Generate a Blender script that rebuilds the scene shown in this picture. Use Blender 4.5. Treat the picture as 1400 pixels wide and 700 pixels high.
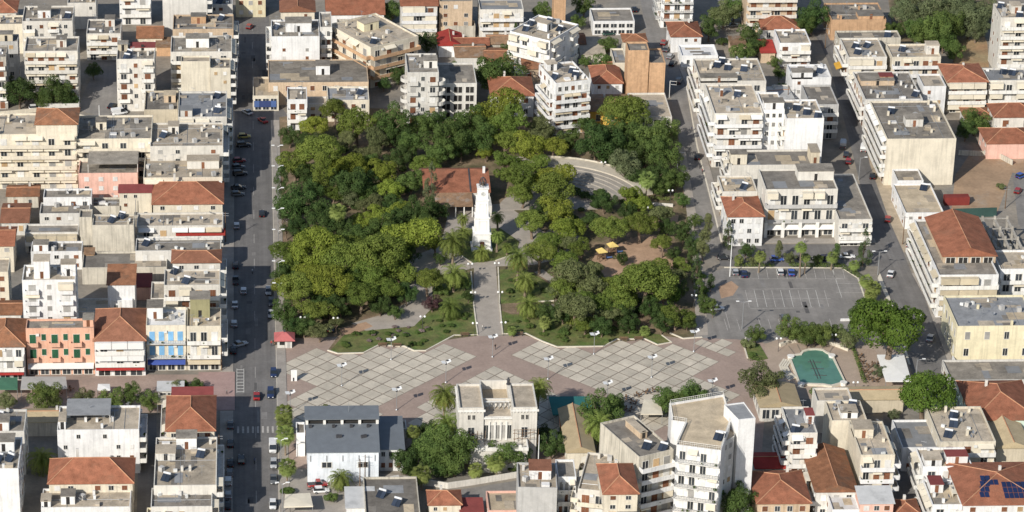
import bpy, math, random, zlib
import numpy as np
from mathutils import Vector, Matrix
# ------------------------------------------------------------------ camera
for o in list(bpy.data.objects): bpy.data.objects.remove(o)
S = bpy.context.scene
FPX, PX, PY = 4400.0, 430.0, 350.0          # focal length / principal point in photo pixels (1400x700)
PITCH, YAW, CAMH = math.radians(25.5), math.radians(1.18), 380.0
CAMY = -797.0
cam_d = bpy.data.cameras.new('camera'); cam = bpy.data.objects.new('camera', cam_d)
S.collection.objects.link(cam); S.camera = cam
cam_d.sensor_width = 36.0; cam_d.lens = 36.0*FPX/1400.0
cam_d.shift_x = (700.0-PX)/1400.0; cam_d.clip_start = 5; cam_d.clip_end = 6000
cam.location = (0, CAMY, CAMH)
cam.rotation_euler = (math.pi/2-PITCH, 0, -YAW)
# ------------------------------------------------------------------ world, sun, exposure
SUN_EL, SUN_AZ = math.radians(31.5), math.radians(216.0)     # azimuth clockwise from +Y, direction towards the sun
W = bpy.data.worlds.new('World'); S.world = W; W.use_nodes = True
nt = W.node_tree; bg = nt.nodes['Background']
sky = nt.nodes.new('ShaderNodeTexSky'); sky.sky_type = 'NISHITA'; sky.sun_disc = False
sky.sun_elevation = SUN_EL; sky.sun_rotation = SUN_AZ; sky.altitude = 50
nt.links.new(sky.outputs[0], bg.inputs[0]); bg.inputs[1].default_value = 0.10
sl = bpy.data.lights.new('sun', 'SUN'); sl.energy = 4.6; sl.angle = math.radians(0.5); sl.color = (1.0, 0.95, 0.87)
so = bpy.data.objects.new('sun', sl); S.collection.objects.link(so)
d_sun = Vector((math.sin(SUN_AZ)*math.cos(SUN_EL), math.cos(SUN_AZ)*math.cos(SUN_EL), math.sin(SUN_EL)))
so.rotation_euler = d_sun.to_track_quat('Z', 'Y').to_euler(); so.location = (-200, -500, 600)
vs = S.view_settings; vs.view_transform = 'Standard'; vs.look = 'None'; vs.gamma = 1; vs.exposure = 0.10
vs.use_curve_mapping = False
S.render.engine = 'CYCLES'
# ------------------------------------------------------------------ pixel -> place
sy, cy, sp, cp = math.sin(YAW), math.cos(YAW), math.sin(PITCH), math.cos(PITCH)
FW = Vector((sy*cp, cy*cp, -sp)); RT = Vector((cy, -sy, 0)); UP = Vector((sy*sp, cy*sp, cp))
def G(px, py, z=0.0):
    "the place at height z that the photo shows at a pixel"
    d = FW + RT*((px-PX)/FPX) + UP*((PY-py)/FPX)
    t = (z-CAMH)/d.z
    return Vector((d.x*t, CAMY+d.y*t, z))
def mpp(px, py, z=0.0):
    "pixels per metre there"
    p = G(px, py, z) - Vector((0, CAMY, CAMH))
    return FPX/p.dot(FW)
# ------------------------------------------------------------------ object helpers
COL = S.collection
def link(o, parent=None):
    COL.objects.link(o)
    if parent is not None: o.parent = parent
    return o
def tag(o, label=None, cat=None, group=None, kind=None):
    if label: o['label'] = label
    if cat: o['category'] = cat
    if group: o['group'] = group
    if kind: o['kind'] = kind
    return o
def empty(name, loc=(0, 0, 0), rz=0.0):
    o = bpy.data.objects.new(name, None); COL.objects.link(o)
    o.location = loc; o.rotation_euler = (0, 0, rz); o.empty_display_size = .5
    return o
class MB:
    def __init__(s): s.v = []; s.f = []
    def quad(s, *p):
        n = len(s.v); s.v += [tuple(q) for q in p]; s.f.append(tuple(range(n, n+len(p)))); return s
    def box(s, x0, y0, z0, x1, y1, z1):
        n = len(s.v)
        s.v += [(x0,y0,z0),(x1,y0,z0),(x1,y1,z0),(x0,y1,z0),(x0,y0,z1),(x1,y0,z1),(x1,y1,z1),(x0,y1,z1)]
        s.f += [tuple(n+i for i in q) for q in ((0,3,2,1),(4,5,6,7),(0,1,5,4),(1,2,6,5),(2,3,7,6),(3,0,4,7))]; return s
    def prism(s, poly, z0, z1):
        n = len(s.v); k = len(poly)
        s.v += [(p[0],p[1],z0) for p in poly]+[(p[0],p[1],z1) for p in poly]
        s.f += [tuple(n+k+i for i in range(k)), tuple(n+k-1-i for i in range(k))]
        s.f += [(n+i, n+(i+1)%k, n+k+(i+1)%k, n+k+i) for i in range(k)]; return s
    def tube(s, pts, rad, k=6, cap=True):
        n0 = len(s.v); pts = [Vector(p) for p in pts]
        if not hasattr(rad, '__len__'): rad = [rad]*len(pts)
        for i, p in enumerate(pts):
            t = (pts[min(i+1, len(pts)-1)]-pts[max(i-1, 0)]).normalized()
            a = t.cross(Vector((0, 0, 1)) if abs(t.z) < .9 else Vector((1, 0, 0))).normalized(); b = t.cross(a)
            for j in range(k):
                q = p+(a*math.cos(2*math.pi*j/k)+b*math.sin(2*math.pi*j/k))*rad[i]; s.v.append(tuple(q))
        for i in range(len(pts)-1):
            for j in range(k):
                s.f.append((n0+i*k+j, n0+i*k+(j+1)%k, n0+(i+1)*k+(j+1)%k, n0+(i+1)*k+j))
        if cap:
            s.f.append(tuple(n0+j for j in range(k))); s.f.append(tuple(n0+(len(pts)-1)*k+j for j in reversed(range(k))))
        return s
    def lathe(s, prof, k=12, c=(0, 0)):
        n0 = len(s.v)
        for r, z in prof:
            for j in range(k): s.v.append((c[0]+r*math.cos(2*math.pi*j/k), c[1]+r*math.sin(2*math.pi*j/k), z))
        for i in range(len(prof)-1):
            for j in range(k): s.f.append((n0+i*k+j, n0+i*k+(j+1)%k, n0+(i+1)*k+(j+1)%k, n0+(i+1)*k+j))
        s.f.append(tuple(n0+(len(prof)-1)*k+j for j in range(k))); s.f.append(tuple(n0+j for j in reversed(range(k))))
        return s
    def mesh(s, name, mat=None, smooth=False):
        m = bpy.data.meshes.new(name); m.from_pydata(s.v, [], s.f)
        m.materials.append(mat)
        if smooth: m.polygons.foreach_set('use_smooth', [True]*len(m.polygons))
        m.update(); return m
    def build(s, name, mat, parent=None, smooth=False):
        return link(bpy.data.objects.new(name, s.mesh(name, mat, smooth)), parent)
def np_mesh(name, V, Q, mat, smooth=False):
    "quads from arrays"
    m = bpy.data.meshes.new(name)
    nq = len(Q); m.vertices.add(len(V)); m.vertices.foreach_set('co', np.ascontiguousarray(V, dtype=np.float32).ravel())
    m.loops.add(nq*4); m.loops.foreach_set('vertex_index', np.ascontiguousarray(Q, dtype=np.int32).ravel())
    m.polygons.add(nq); m.polygons.foreach_set('loop_start', np.arange(0, nq*4, 4, dtype=np.int32))
    m.update(calc_edges=True); m.materials.append(mat); return m
def put(mesh, name, parent=None, loc=(0, 0, 0), rz=0.0, sc=(1, 1, 1), mat=None):
    o = bpy.data.objects.new(name, mesh); COL.objects.link(o)
    if parent is not None: o.parent = parent
    o.location = loc; o.rotation_euler = (0, 0, rz); o.scale = sc
    if mat is not None:
        o.material_slots[0].link = 'OBJECT'; o.material_slots[0].material = mat
    return o
def copy_tree(o, parent=None):
    c = o.copy(); COL.objects.link(c); c.parent = parent
    for ch in KIDS.get(o.name, []): copy_tree(ch, c)
    return c
KIDS = {}
def note_kids(root):
    "remember the children of a pattern thing so that copies need no scene search"
    def rec(o):
        KIDS[o.name] = list(o.children)
        for c in o.children: rec(c)
    rec(root)
# ------------------------------------------------------------------ materials
MATS = {}
def mat(key, col, rough=.85, var=.18, scale=.5, streak=0.0, spec=.3, col2=None, bump=0.0, bscale=20, metal=0.0, fine=0.0, rand=0.0, waves=None, blotch=0.0, bcol=None, ystreak=0.0):
    if key in MATS: return MATS[key]
    if key.startswith('roof_'): rand = rand or .17; blotch = min(.85, blotch*1.35); streak = streak or .0
    if key.startswith('plaster_'): rand = rand or .07
    m = bpy.data.materials.new(key); m.use_nodes = True; n = m.node_tree; N = n.nodes; L = n.links
    b = N['Principled BSDF']; b.inputs['Roughness'].default_value = rough; b.inputs['Metallic'].default_value = metal
    b.inputs['Specular IOR Level'].default_value = spec
    geo = N.new('ShaderNodeNewGeometry'); pos = geo.outputs['Position']
    def noise(sc, det=6, rough=.6, vec=None):
        t = N.new('ShaderNodeTexNoise'); t.inputs['Scale'].default_value = sc; t.inputs['Detail'].default_value = det; t.inputs['Roughness'].default_value = rough
        L.new(vec or pos, t.inputs['Vector']); return t.outputs['Fac']
    def mul(cin, fac_sock, lo, hi, f0=.3, f1=.7):
        r = N.new('ShaderNodeMapRange'); r.inputs[1].default_value = f0; r.inputs[2].default_value = f1; r.inputs[3].default_value = lo; r.inputs[4].default_value = hi
        L.new(fac_sock, r.inputs[0])
        x = N.new('ShaderNodeVectorMath'); x.operation = 'SCALE'; L.new(cin, x.inputs[0]); L.new(r.outputs[0], x.inputs['Scale']); return x.outputs[0]
    rgb = N.new('ShaderNodeRGB'); rgb.outputs[0].default_value = (*col, 1); c = rgb.outputs[0]
    if col2:
        mx = N.new('ShaderNodeMix'); mx.data_type = 'RGBA'; mx.inputs[6].default_value = (*col, 1); mx.inputs[7].default_value = (*col2, 1)
        r = N.new('ShaderNodeMapRange'); r.inputs[1].default_value = .38; r.inputs[2].default_value = .62; L.new(noise(scale*.6, 4), r.inputs[0]); L.new(r.outputs[0], mx.inputs[0]); c = mx.outputs[2]
    if var: c = mul(c, noise(scale), 1-var, 1+var)
    if fine: c = mul(c, noise(scale*7, 4, .7), 1-fine, 1+fine)
    if blotch:
        r = N.new('ShaderNodeMapRange'); r.inputs[1].default_value = .52; r.inputs[2].default_value = .66; r.inputs[4].default_value = blotch; L.new(noise(scale*.45, 8, .72), r.inputs[0])
        mx = N.new('ShaderNodeMix'); mx.data_type = 'RGBA'; L.new(r.outputs[0], mx.inputs[0]); L.new(c, mx.inputs[6]); mx.inputs[7].default_value = (*(bcol or [x*.45 for x in col]), 1); c = mx.outputs[2]
    if streak:
        mp = N.new('ShaderNodeMapping'); mp.inputs['Scale'].default_value = (1.6, 1.6, .10); L.new(pos, mp.inputs[0])
        c = mul(c, noise(1.0, 5, .6, mp.outputs[0]), 1-streak, 1.0, .36, .52)
    if ystreak:
        mp = N.new('ShaderNodeMapping'); mp.inputs['Scale'].default_value = (.55, .012, 1); L.new(pos, mp.inputs[0]); c = mul(c, noise(1.0, 4, .6, mp.outputs[0]), 1-ystreak, 1+ystreak, .35, .65)
    if rand:
        oi = N.new('ShaderNodeObjectInfo'); c = mul(c, oi.outputs['Random'], 1-rand, 1+rand, 0, 1)
    if waves:
        wv = N.new('ShaderNodeTexWave'); wv.bands_direction = waves[0]; wv.inputs['Scale'].default_value = waves[1]; wv.inputs['Distortion'].default_value = waves[3] if len(waves) > 3 else .6
        if len(waves) > 4:
            tc = N.new('ShaderNodeTexCoord'); L.new(tc.outputs['Object'], wv.inputs['Vector'])
        else: L.new(pos, wv.inputs['Vector'])
        c = mul(c, wv.outputs['Fac'], 1-waves[2], 1+waves[2]*.4, 0, 1)
    L.new(c, b.inputs['Base Color'])
    if bump:
        bp = N.new('ShaderNodeBump'); bp.inputs['Strength'].default_value = bump; bp.inputs['Distance'].default_value = .1
        L.new(noise(bscale, 3), bp.inputs['Height']); L.new(bp.outputs[0], b.inputs['Normal'])
    MATS[key] = m; return m
WALL = {}
def wallmat(key, col, **k): WALL[key] = mat('plaster_'+key, col, **{**dict(rough=.9, var=.11, scale=.3, streak=.16, fine=.06, blotch=.22, bcol=[x*.72 for x in col], bump=.1, spec=.15), **k})
wallmat('white', (.72, .715, .70)); wallmat('chalk', (.60, .58, .535)); wallmat('cream', (.65, .59, .475)); wallmat('ivory', (.62, .59, .53))
wallmat('beige', (.56, .49, .37)); wallmat('yellow', (.70, .63, .44)); wallmat('ochre', (.72, .46, .10)); wallmat('salmon', (.70, .41, .29))
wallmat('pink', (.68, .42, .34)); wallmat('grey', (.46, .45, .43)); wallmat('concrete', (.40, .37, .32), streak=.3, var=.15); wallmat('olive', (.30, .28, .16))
wallmat('brick', (.50, .32, .19), var=.16, scale=.9, fine=.14); wallmat('palebrick', (.52, .40, .28), var=.15, fine=.12); wallmat('bluewhite', (.70, .74, .78)); wallmat('mint', (.56, .66, .56))
wallmat('dirty', (.52, .48, .40), streak=.32, var=.16)
ROOF = {
 'grey': mat('roof_concrete', (.25, .225, .19), var=.28, scale=.35, fine=.18, blotch=.55, bump=.3, bscale=3, spec=.1),
 'dark': mat('roof_dark_screed', (.19, .173, .15), var=.28, scale=.3, fine=.16, blotch=.5, bcol=(.26, .24, .21), bump=.3, bscale=3, spec=.1),
 'light': mat('roof_pale_screed', (.42, .36, .28), var=.2, scale=.35, fine=.16, blotch=.6, bcol=(.24, .21, .17), bump=.3, bscale=3, spec=.1),
 'white': mat('roof_white_coat', (.66, .65, .63), var=.12, scale=.4, fine=.08, blotch=.4, bcol=(.42, .40, .37), spec=.2),
 'sand': mat('roof_sandy_screed', (.46, .38, .27), var=.2, scale=.35, fine=.14, blotch=.5, bcol=(.30, .25, .19), spec=.1),
 'bluegrey': mat('roof_membrane', (.24, .245, .25), var=.14, scale=.4, fine=.08, blotch=.3, spec=.3),
 'tile': mat('roof_tile', (.30, .122, .072), var=.28, scale=.5, fine=.22, blotch=.42, bcol=(.24, .12, .075), waves=('X', 4.2, .22, .5, 1), bump=.3, bscale=9, spec=.15),
 'oldtile': mat('roof_old_tile', (.285, .135, .075), var=.3, scale=.6, fine=.22, blotch=.55, bcol=(.17, .12, .085), waves=('X', 4.2, .25, .6, 1), bump=.3, bscale=9, spec=.12),
 'brown': mat('roof_brown_tile', (.26, .12, .075), var=.2, scale=.5, fine=.18, blotch=.3, waves=('X', 4.2, .2, .5, 1), bump=.3, bscale=9, spec=.12),
 'maroon': mat('roof_maroon_sheet', (.22, .055, .05), var=.15, scale=.5, waves=('X', 3, .2, .3, 1), spec=.3),
 'redsheet': mat('roof_red_sheet', (.36, .045, .035), var=.15, scale=.5, waves=('X', 3, .15, .3, 1), spec=.3),
 'slate': mat('roof_metal_sheet', (.155, .172, .19), rough=.6, var=.1, scale=.5, fine=.06, waves=('Y', 1.5, .3, .1, 1), spec=.4),
 'tan': mat('roof_tan_sheet', (.46, .37, .23), var=.14, scale=.4, fine=.1, waves=('X', 2.2, .12, .3, 1), spec=.2),
 'rust': mat('roof_rusty_sheet', (.24, .15, .09), var=.3, scale=.6, fine=.2, blotch=.5, bcol=(.30, .28, .25), waves=('X', 3, .2, .5, 1), spec=.2),
 'silver': mat('roof_pale_sheet', (.48, .48, .47), rough=.5, var=.1, scale=.5, blotch=.3, waves=('X', 3, .12, .2, 1), spec=.4),
}
RIDGE = mat('ridge_tile', (.46, .24, .14), var=.2, fine=.1)
M_TRIM = mat('white_trim', (.74, .72, .67), var=.05, streak=.2)
M_FRAME = mat('window_frame', (.62, .60, .55), var=.05)
M_GLASS = mat('dark_glass', (.035, .04, .045), rough=.12, var=.2, scale=.8, spec=.6, rand=.4)
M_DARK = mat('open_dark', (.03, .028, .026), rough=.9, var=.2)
SHUT = {'brown': mat('shutter_brown', (.20, .085, .045), waves=('Z', 9, .3, 0), rand=.25), 'white': mat('shutter_white', (.66, .65, .62), waves=('Z', 9, .15, 0), rand=.12),
 'green': mat('shutter_green', (.025, .10, .05), waves=('Z', 9, .3, 0), rand=.2), 'blue': mat('shutter_blue', (.20, .42, .66), waves=('Z', 9, .15, 0), rand=.1),
 'grey': mat('shutter_grey', (.32, .31, .29), waves=('Z', 9, .2, 0), rand=.25), 'tan': mat('shutter_tan', (.48, .33, .18), waves=('Z', 9, .2, 0), rand=.2)}
AWN = {'cream': mat('awning_cream', (.66, .60, .48), var=.1, rand=.08), 'beige': mat('awning_beige', (.50, .43, .31), var=.12, rand=.12), 'white': mat('awning_white', (.74, .73, .70), var=.06, rand=.06),
 'red': mat('awning_red', (.34, .035, .03), var=.12, rand=.1), 'orange': mat('awning_orange', (.62, .14, .04), var=.1), 'blue': mat('awning_blue', (.06, .10, .34), var=.1),
 'green': mat('awning_green', (.06, .16, .10), var=.1), 'mustard': mat('awning_mustard', (.60, .34, .05), var=.12, waves=('X', 6, .25, .1)), 'grey': mat('awning_grey', (.36, .35, .33), var=.1, rand=.1)}
M_AC = mat('appliance_white', (.66, .66, .63), var=.05)
M_STEEL = mat('galvanised_steel', (.42, .43, .44), rough=.45, metal=.6, var=.1)
M_PANEL = mat('solar_glass', (.03, .04, .06), rough=.25, spec=.4, var=.15, rand=.35)
M_TANK = mat('water_tank', (.62, .63, .64), rough=.4, var=.08)
M_DARKMETAL = mat('dark_metal', (.06, .06, .065), rough=.5)
M_WOOD = mat('weathered_wood', (.16, .10, .06), var=.2, fine=.2)
# ------------------------------------------------------------------ unit meshes shared by all buildings
def unit(name, fn):
    b = MB(); fn(b); return b.mesh(name, M_FRAME)
def _ring(b):
    t = .07; u = .05
    b.box(-.5, -.07, 0, -.5+t, 0, 1); b.box(.5-t, -.07, 0, .5, 0, 1); b.box(-.5+t, -.07, 1-u, .5-t, 0, 1); b.box(-.55, -.14, -.05, .55, 0, 0)
    b.box(-.025, -.055, 0, .025, -.012, 1-u)
U_FRAME = unit('window', _ring)
U_PANE = unit('pane', lambda b: b.box(-.43, -.012, 0, .43, -.003, .95))
U_SHUT = unit('shutter', lambda b: (b.box(-.46, -.10, 0.02, -.01, -.012, .97), b.box(.01, -.10, .02, .46, -.012, .97)))
U_SLAB = unit('balcony', lambda b: b.box(-.5, -1, -.17, .5, -.004, 0))
def _solid(b):
    b.box(-.5, -1.03, -.20, .5, -.94, .92); b.box(-.505, -.94, -.18, -.485, -.004, .92); b.box(.485, -.94, -.18, .505, -.004, .92)
U_SOLID = unit('parapet', _solid)
def _rail(b):
    b.box(-.5, -1.02, .90, .5, -.97, .96); b.box(-.5, -1.02, .03, .5, -.98, .10)
    for i in range(17):
        x = -.495+i*.99/16; b.box(x-.004, -1.01, .1, x+.004, -.98, .9)
    for x in (-.5, .492):
        b.box(x, -.97, .90, x+.008, -.004, .96)
        for j in range(4): b.box(x, -.9+j*.25, 0, x+.008, -.87+j*.25, .9)
U_RAIL = unit('railing', _rail)
def _awn(b):
    b.quad((-.5, -.02, 0), (.5, -.02, 0), (.5, -1, -.62), (-.5, -1, -.62)); b.quad((-.5, -1, -.62), (.5, -1, -.62), (.5, -1, -.86), (-.5, -1, -.86))
    b.quad((-.5, -.02, -.04), (-.5, -1, -.66), (.5, -1, -.66), (.5, -.02, -.04))
U_AWN = unit('awning', _awn)
U_DROP = unit('drop_awning', lambda b: (b.box(-.5, -1.16, -1.75, .5, -1.10, 0), b.box(-.5, -1.18, -.02, .5, -.02, .06)))
U_BOX = unit('box', lambda b: b.box(-.5, -.5, 0, .5, .5, 1))
def _ac(b): b.box(-.42, -.38, 0, .42, -.05, .62); b.lathe([(.24, 0), (.24, .01)], 10) if False else None
U_AC = unit('air_conditioner', _ac)
def _ant(b):
    b.tube([(0, 0, 0), (0, 0, 3.2)], .035, 4); b.tube([(-.7, 0, 2.9), (.7, 0, 2.9)], .025, 4)
    for i in range(6): b.tube([(-.6+i*.24, -.35, 2.9), (-.6+i*.24, .35, 2.9)], .018, 4)
    b.tube([(0, -.45, 2.4), (0, .45, 2.4)], .02, 4)
U_ANT = unit('antenna', _ant)
def _dish(b):
    b.tube([(0, 0, 0), (0, 0, .9)], .04, 5)
    c = Vector((0, -.12, 1.1)); ax = Vector((.15, -.8, .55)).normalized(); a = ax.cross(Vector((0, 0, 1))).normalized(); e = ax.cross(a)
    pts = []
    for r, dd in ((.05, 0), (.3, .05), (.48, .14)):
        pts.append([c+ax*dd+(a*math.cos(t*math.pi/5)+e*math.sin(t*math.pi/5))*r for t in range(10)])
    for i in range(2):
        for j in range(10): b.quad(pts[i][j], pts[i][(j+1)%10], pts[i+1][(j+1)%10], pts[i+1][j])
U_DISH = unit('satellite_dish', _dish)
# solar water heater, a thing of its own on a roof
def solar_proto():
    r = empty('solar_heater')
    f = MB()
    for x in (-.95, .95):
        f.tube([(x, -.95, 0), (x, .75, 1.15)], .035, 4); f.tube([(x, .75, 0), (x, .75, 1.45)], .035, 4); f.tube([(x, -.95, .04), (x, .8, .04)], .03, 4)
    f.tube([(-.95, .75, .6), (.95, .75, .6)], .03, 4)
    f.build('frame', M_STEEL, r)
    for x in (-.52, .52):
        p = MB(); p.quad((x-.48, -.92, .10), (x+.48, -.92, .10), (x+.48, .68, 1.18), (x-.48, .68, 1.18)); p.quad((x-.48, -.88, .02), (x-.48, .72, 1.1), (x+.48, .72, 1.1), (x+.48, -.88, .02))
        for a, c in (((x-.48, -.92, .10), (x-.48, .68, 1.18)), ((x+.48, -.92, .10), (x+.48, .68, 1.18))): p.tube([a, c], .04, 4)
        p.build('panel', M_PANEL, r)
    t = MB(); t.tube([(-.95, .82, 1.42), (.95, .82, 1.42)], .27, 10); t.build('tank', M_TANK, r)
    note_kids(r); return r
SOLAR = solar_proto(); SOLAR_USED = [False]
def solar(x, y, z, rz, ref, sc=1.0):
    o = SOLAR if not SOLAR_USED[0] else copy_tree(SOLAR); SOLAR_USED[0] = True
    o.location = (x, y, z); o.rotation_euler = (0, 0, rz); o.scale = (sc, sc, sc)
    return tag(o, 'solar heater on the roof of the %s' % ref, 'solar heater', 'solar water heaters on the roofs')
# ------------------------------------------------------------------ buildings
def hip_mesh(w, d, z, rh, o, gable=None, th=.16):
    "tile roof over a w x d body; gable: None = hipped, 'x' or 'y' = ridge direction of a gable"
    b = MB(); x0, x1, y0, y1 = -o, w+o, -o, d+o
    A, B, C, D = (x0, y0, z), (x1, y0, z), (x1, y1, z), (x0, y1, z)
    if gable == 'x': R0, R1 = (x0, (y0+y1)/2, z+rh), (x1, (y0+y1)/2, z+rh)
    elif gable == 'y': R0, R1 = ((x0+x1)/2, y0, z+rh), ((x0+x1)/2, y1, z+rh)
    elif w >= d:
        k = (y1-y0)/2; R0, R1 = (x0+k, (y0+y1)/2, z+rh), (x1-k, (y0+y1)/2, z+rh)
    else:
        k = (x1-x0)/2; R0, R1 = ((x0+x1)/2, y0+k, z+rh), ((x0+x1)/2, y1-k, z+rh)
    alongx = (gable == 'x') or (gable is None and w >= d)
    if alongx:
        F = [(A, B, R1, R0), (C, D, R0, R1), (B, C, R1), (D, A, R0)]
    else:
        F = [(D, A, R0, R1), (B, C, R1, R0), (A, B, R0), (C, D, R1)]
    for f in F: b.quad(*f)
    dn = lambda p: (p[0], p[1], p[2]-th)
    for p, q in ((A, B), (B, C), (C, D), (D, A)): b.quad(dn(p), dn(q), q, p)
    b.quad(dn(D), dn(C), dn(B), dn(A))
    lines = [(R0, R1)]
    if gable is None:
        lines += ([(A, R0), (D, R0), (B, R1), (C, R1)] if alongx else [(A, R0), (B, R0), (C, R1), (D, R1)])
    return b, lines
PLANTS = []
def facade(root, side, w, d, h, nf, spec, rng, sh, aw, rail, acol, line=None, pure=False):
    if not spec or spec == 'blank': return
    main, _, ground = spec.partition('/')
    style, _, n = main.partition(':'); n = int(n or 3)
    if line is not None:
        (ax, ay), (bx, by) = line; L = math.hypot(bx-ax, by-ay); ux, uy = (bx-ax)/L, (by-ay)/L; rz = math.atan2(uy, ux)
        P = lambda t, out: (ax+ux*t+uy*out, ay+uy*t-ux*out)
    elif side == 'S': L = w; P = lambda t, out: (t, -out); rz = 0.0
    elif side == 'W': L = d; P = lambda t, out: (-out, d-t); rz = -math.pi/2
    elif side == 'E': L = d; P = lambda t, out: (w+out, t); rz = math.pi/2
    else: L = w; P = lambda t, out: (w-t, d+out); rz = math.pi
    fh = h/nf; bay = (L-.6)/n
    def window(t, z, ww, wh, kind):
        x, y = P(t, 0)
        f = put(U_FRAME, 'window', root, (x, y, z), rz, (ww, 1, wh), M_FRAME)
        if kind == 'glass': put(U_PANE, 'pane', f, mat=M_GLASS)
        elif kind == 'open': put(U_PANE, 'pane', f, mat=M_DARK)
        else: put(U_SHUT, 'shutter', f, mat=SHUT[kind])
    def pick(): 
        r = rng.random(); return sh if r < (.9 if pure else .36) else 'glass' if r < .68 else 'white' if r < .86 or pure else 'grey' if r < .95 else 'tan'
    def balcony(t, z, ww, dep=1.25):
        x, y = P(t, 0)
        s = put(U_SLAB, 'balcony', root, (x, y, z), rz, (ww, dep, 1), M_TRIM)
        if rail == 'bars': put(U_RAIL, 'railing', s, mat=M_STEEL)
        elif rail == 'dark': put(U_RAIL, 'railing', s, mat=M_DARKMETAL)
        else: put(U_SOLID, 'parapet', s, mat=WALL.get(rail, M_TRIM))
    def awning(t, z, ww, dep, c, drop=False):
        x, y = P(t, 0)
        put(U_DROP if drop else U_AWN, 'awning', root, (x, y, z), rz, (ww, dep, 1), AWN[c])
    for f in range(nf):
        z = f*fh
        if f == 0 and ground:
            g, _, gn = ground.partition(':'); gn = int(gn or max(2, int(L/4))); gb = (L-.6)/gn
            gc = g if g in AWN else None
            for i in range(gn):
                t = .3+gb*(i+.5)
                window(t, .1, gb*.82, min(2.7, fh*.8), 'glass' if rng.random() < .6 else 'open')
            if gc: awning(L/2, min(fh*.98, 3.3), L-.5, 1.8, gc)
            continue
        if style == 'win':
            for i in range(n):
                if rng.random() < .06: continue
                window(.3+bay*(i+.5), z+fh*.32, min(1.35, bay*.55), fh*.44, pick())
        elif style in ('balc', 'awn', 'drop', 'mix'):
            if f > 0 and style != 'mix': balcony(L/2, z+.06, L-.25, 1.6)
            for i in range(n):
                t = .3+bay*(i+.5)
                if style == 'mix' and i % 2: window(t, z+fh*.32, min(1.2, bay*.5), fh*.42, pick()); continue
                if style == 'mix' and f > 0: balcony(t, z+.06, min(bay*1.0, 3.6), 1.1)
                window(t, z+.14, min(1.9, bay*.62), fh*.68, pick())
                if style == 'awn' and rng.random() < .62: awning(t, z+fh*.96, bay*.94, 1.35, acol if rng.random() < .8 else aw)
                if style == 'drop' and rng.random() < .8: awning(t, z+fh*.97, bay*.97, 1.15, acol, True)
                if style in ('balc', 'mix') and f > 0 and not pure and rng.random() < .22: awning(t, z+fh*.96, bay*.9, 1.3, acol, rng.random() < .4)
                if style != 'mix' and f > 0 and rng.random() < .35: PLANTS.append((root, (*P(t+bay*rng.uniform(-.4, .4), 1.25), z+.1), rng.uniform(.3, .6)))
                if rng.random() < .25:
                    x, y = P(t+bay*.45, .02); put(U_AC, 'air_conditioner', root, (x, y, z+fh*.62), rz, (1, 1, 1), M_AC)
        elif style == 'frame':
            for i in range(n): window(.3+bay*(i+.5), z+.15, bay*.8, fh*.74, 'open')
        elif style == 'glassy':
            for i in range(n): window(.3+bay*(i+.5), z+fh*.2, bay*.86, fh*.62, 'glass')
        elif style == 'few':
            for i in range(n):
                if rng.random() < .5: window(.3+bay*(i+.5), z+fh*.36, min(1.0, bay*.4), fh*.38, pick())
BLD = {}
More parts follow.
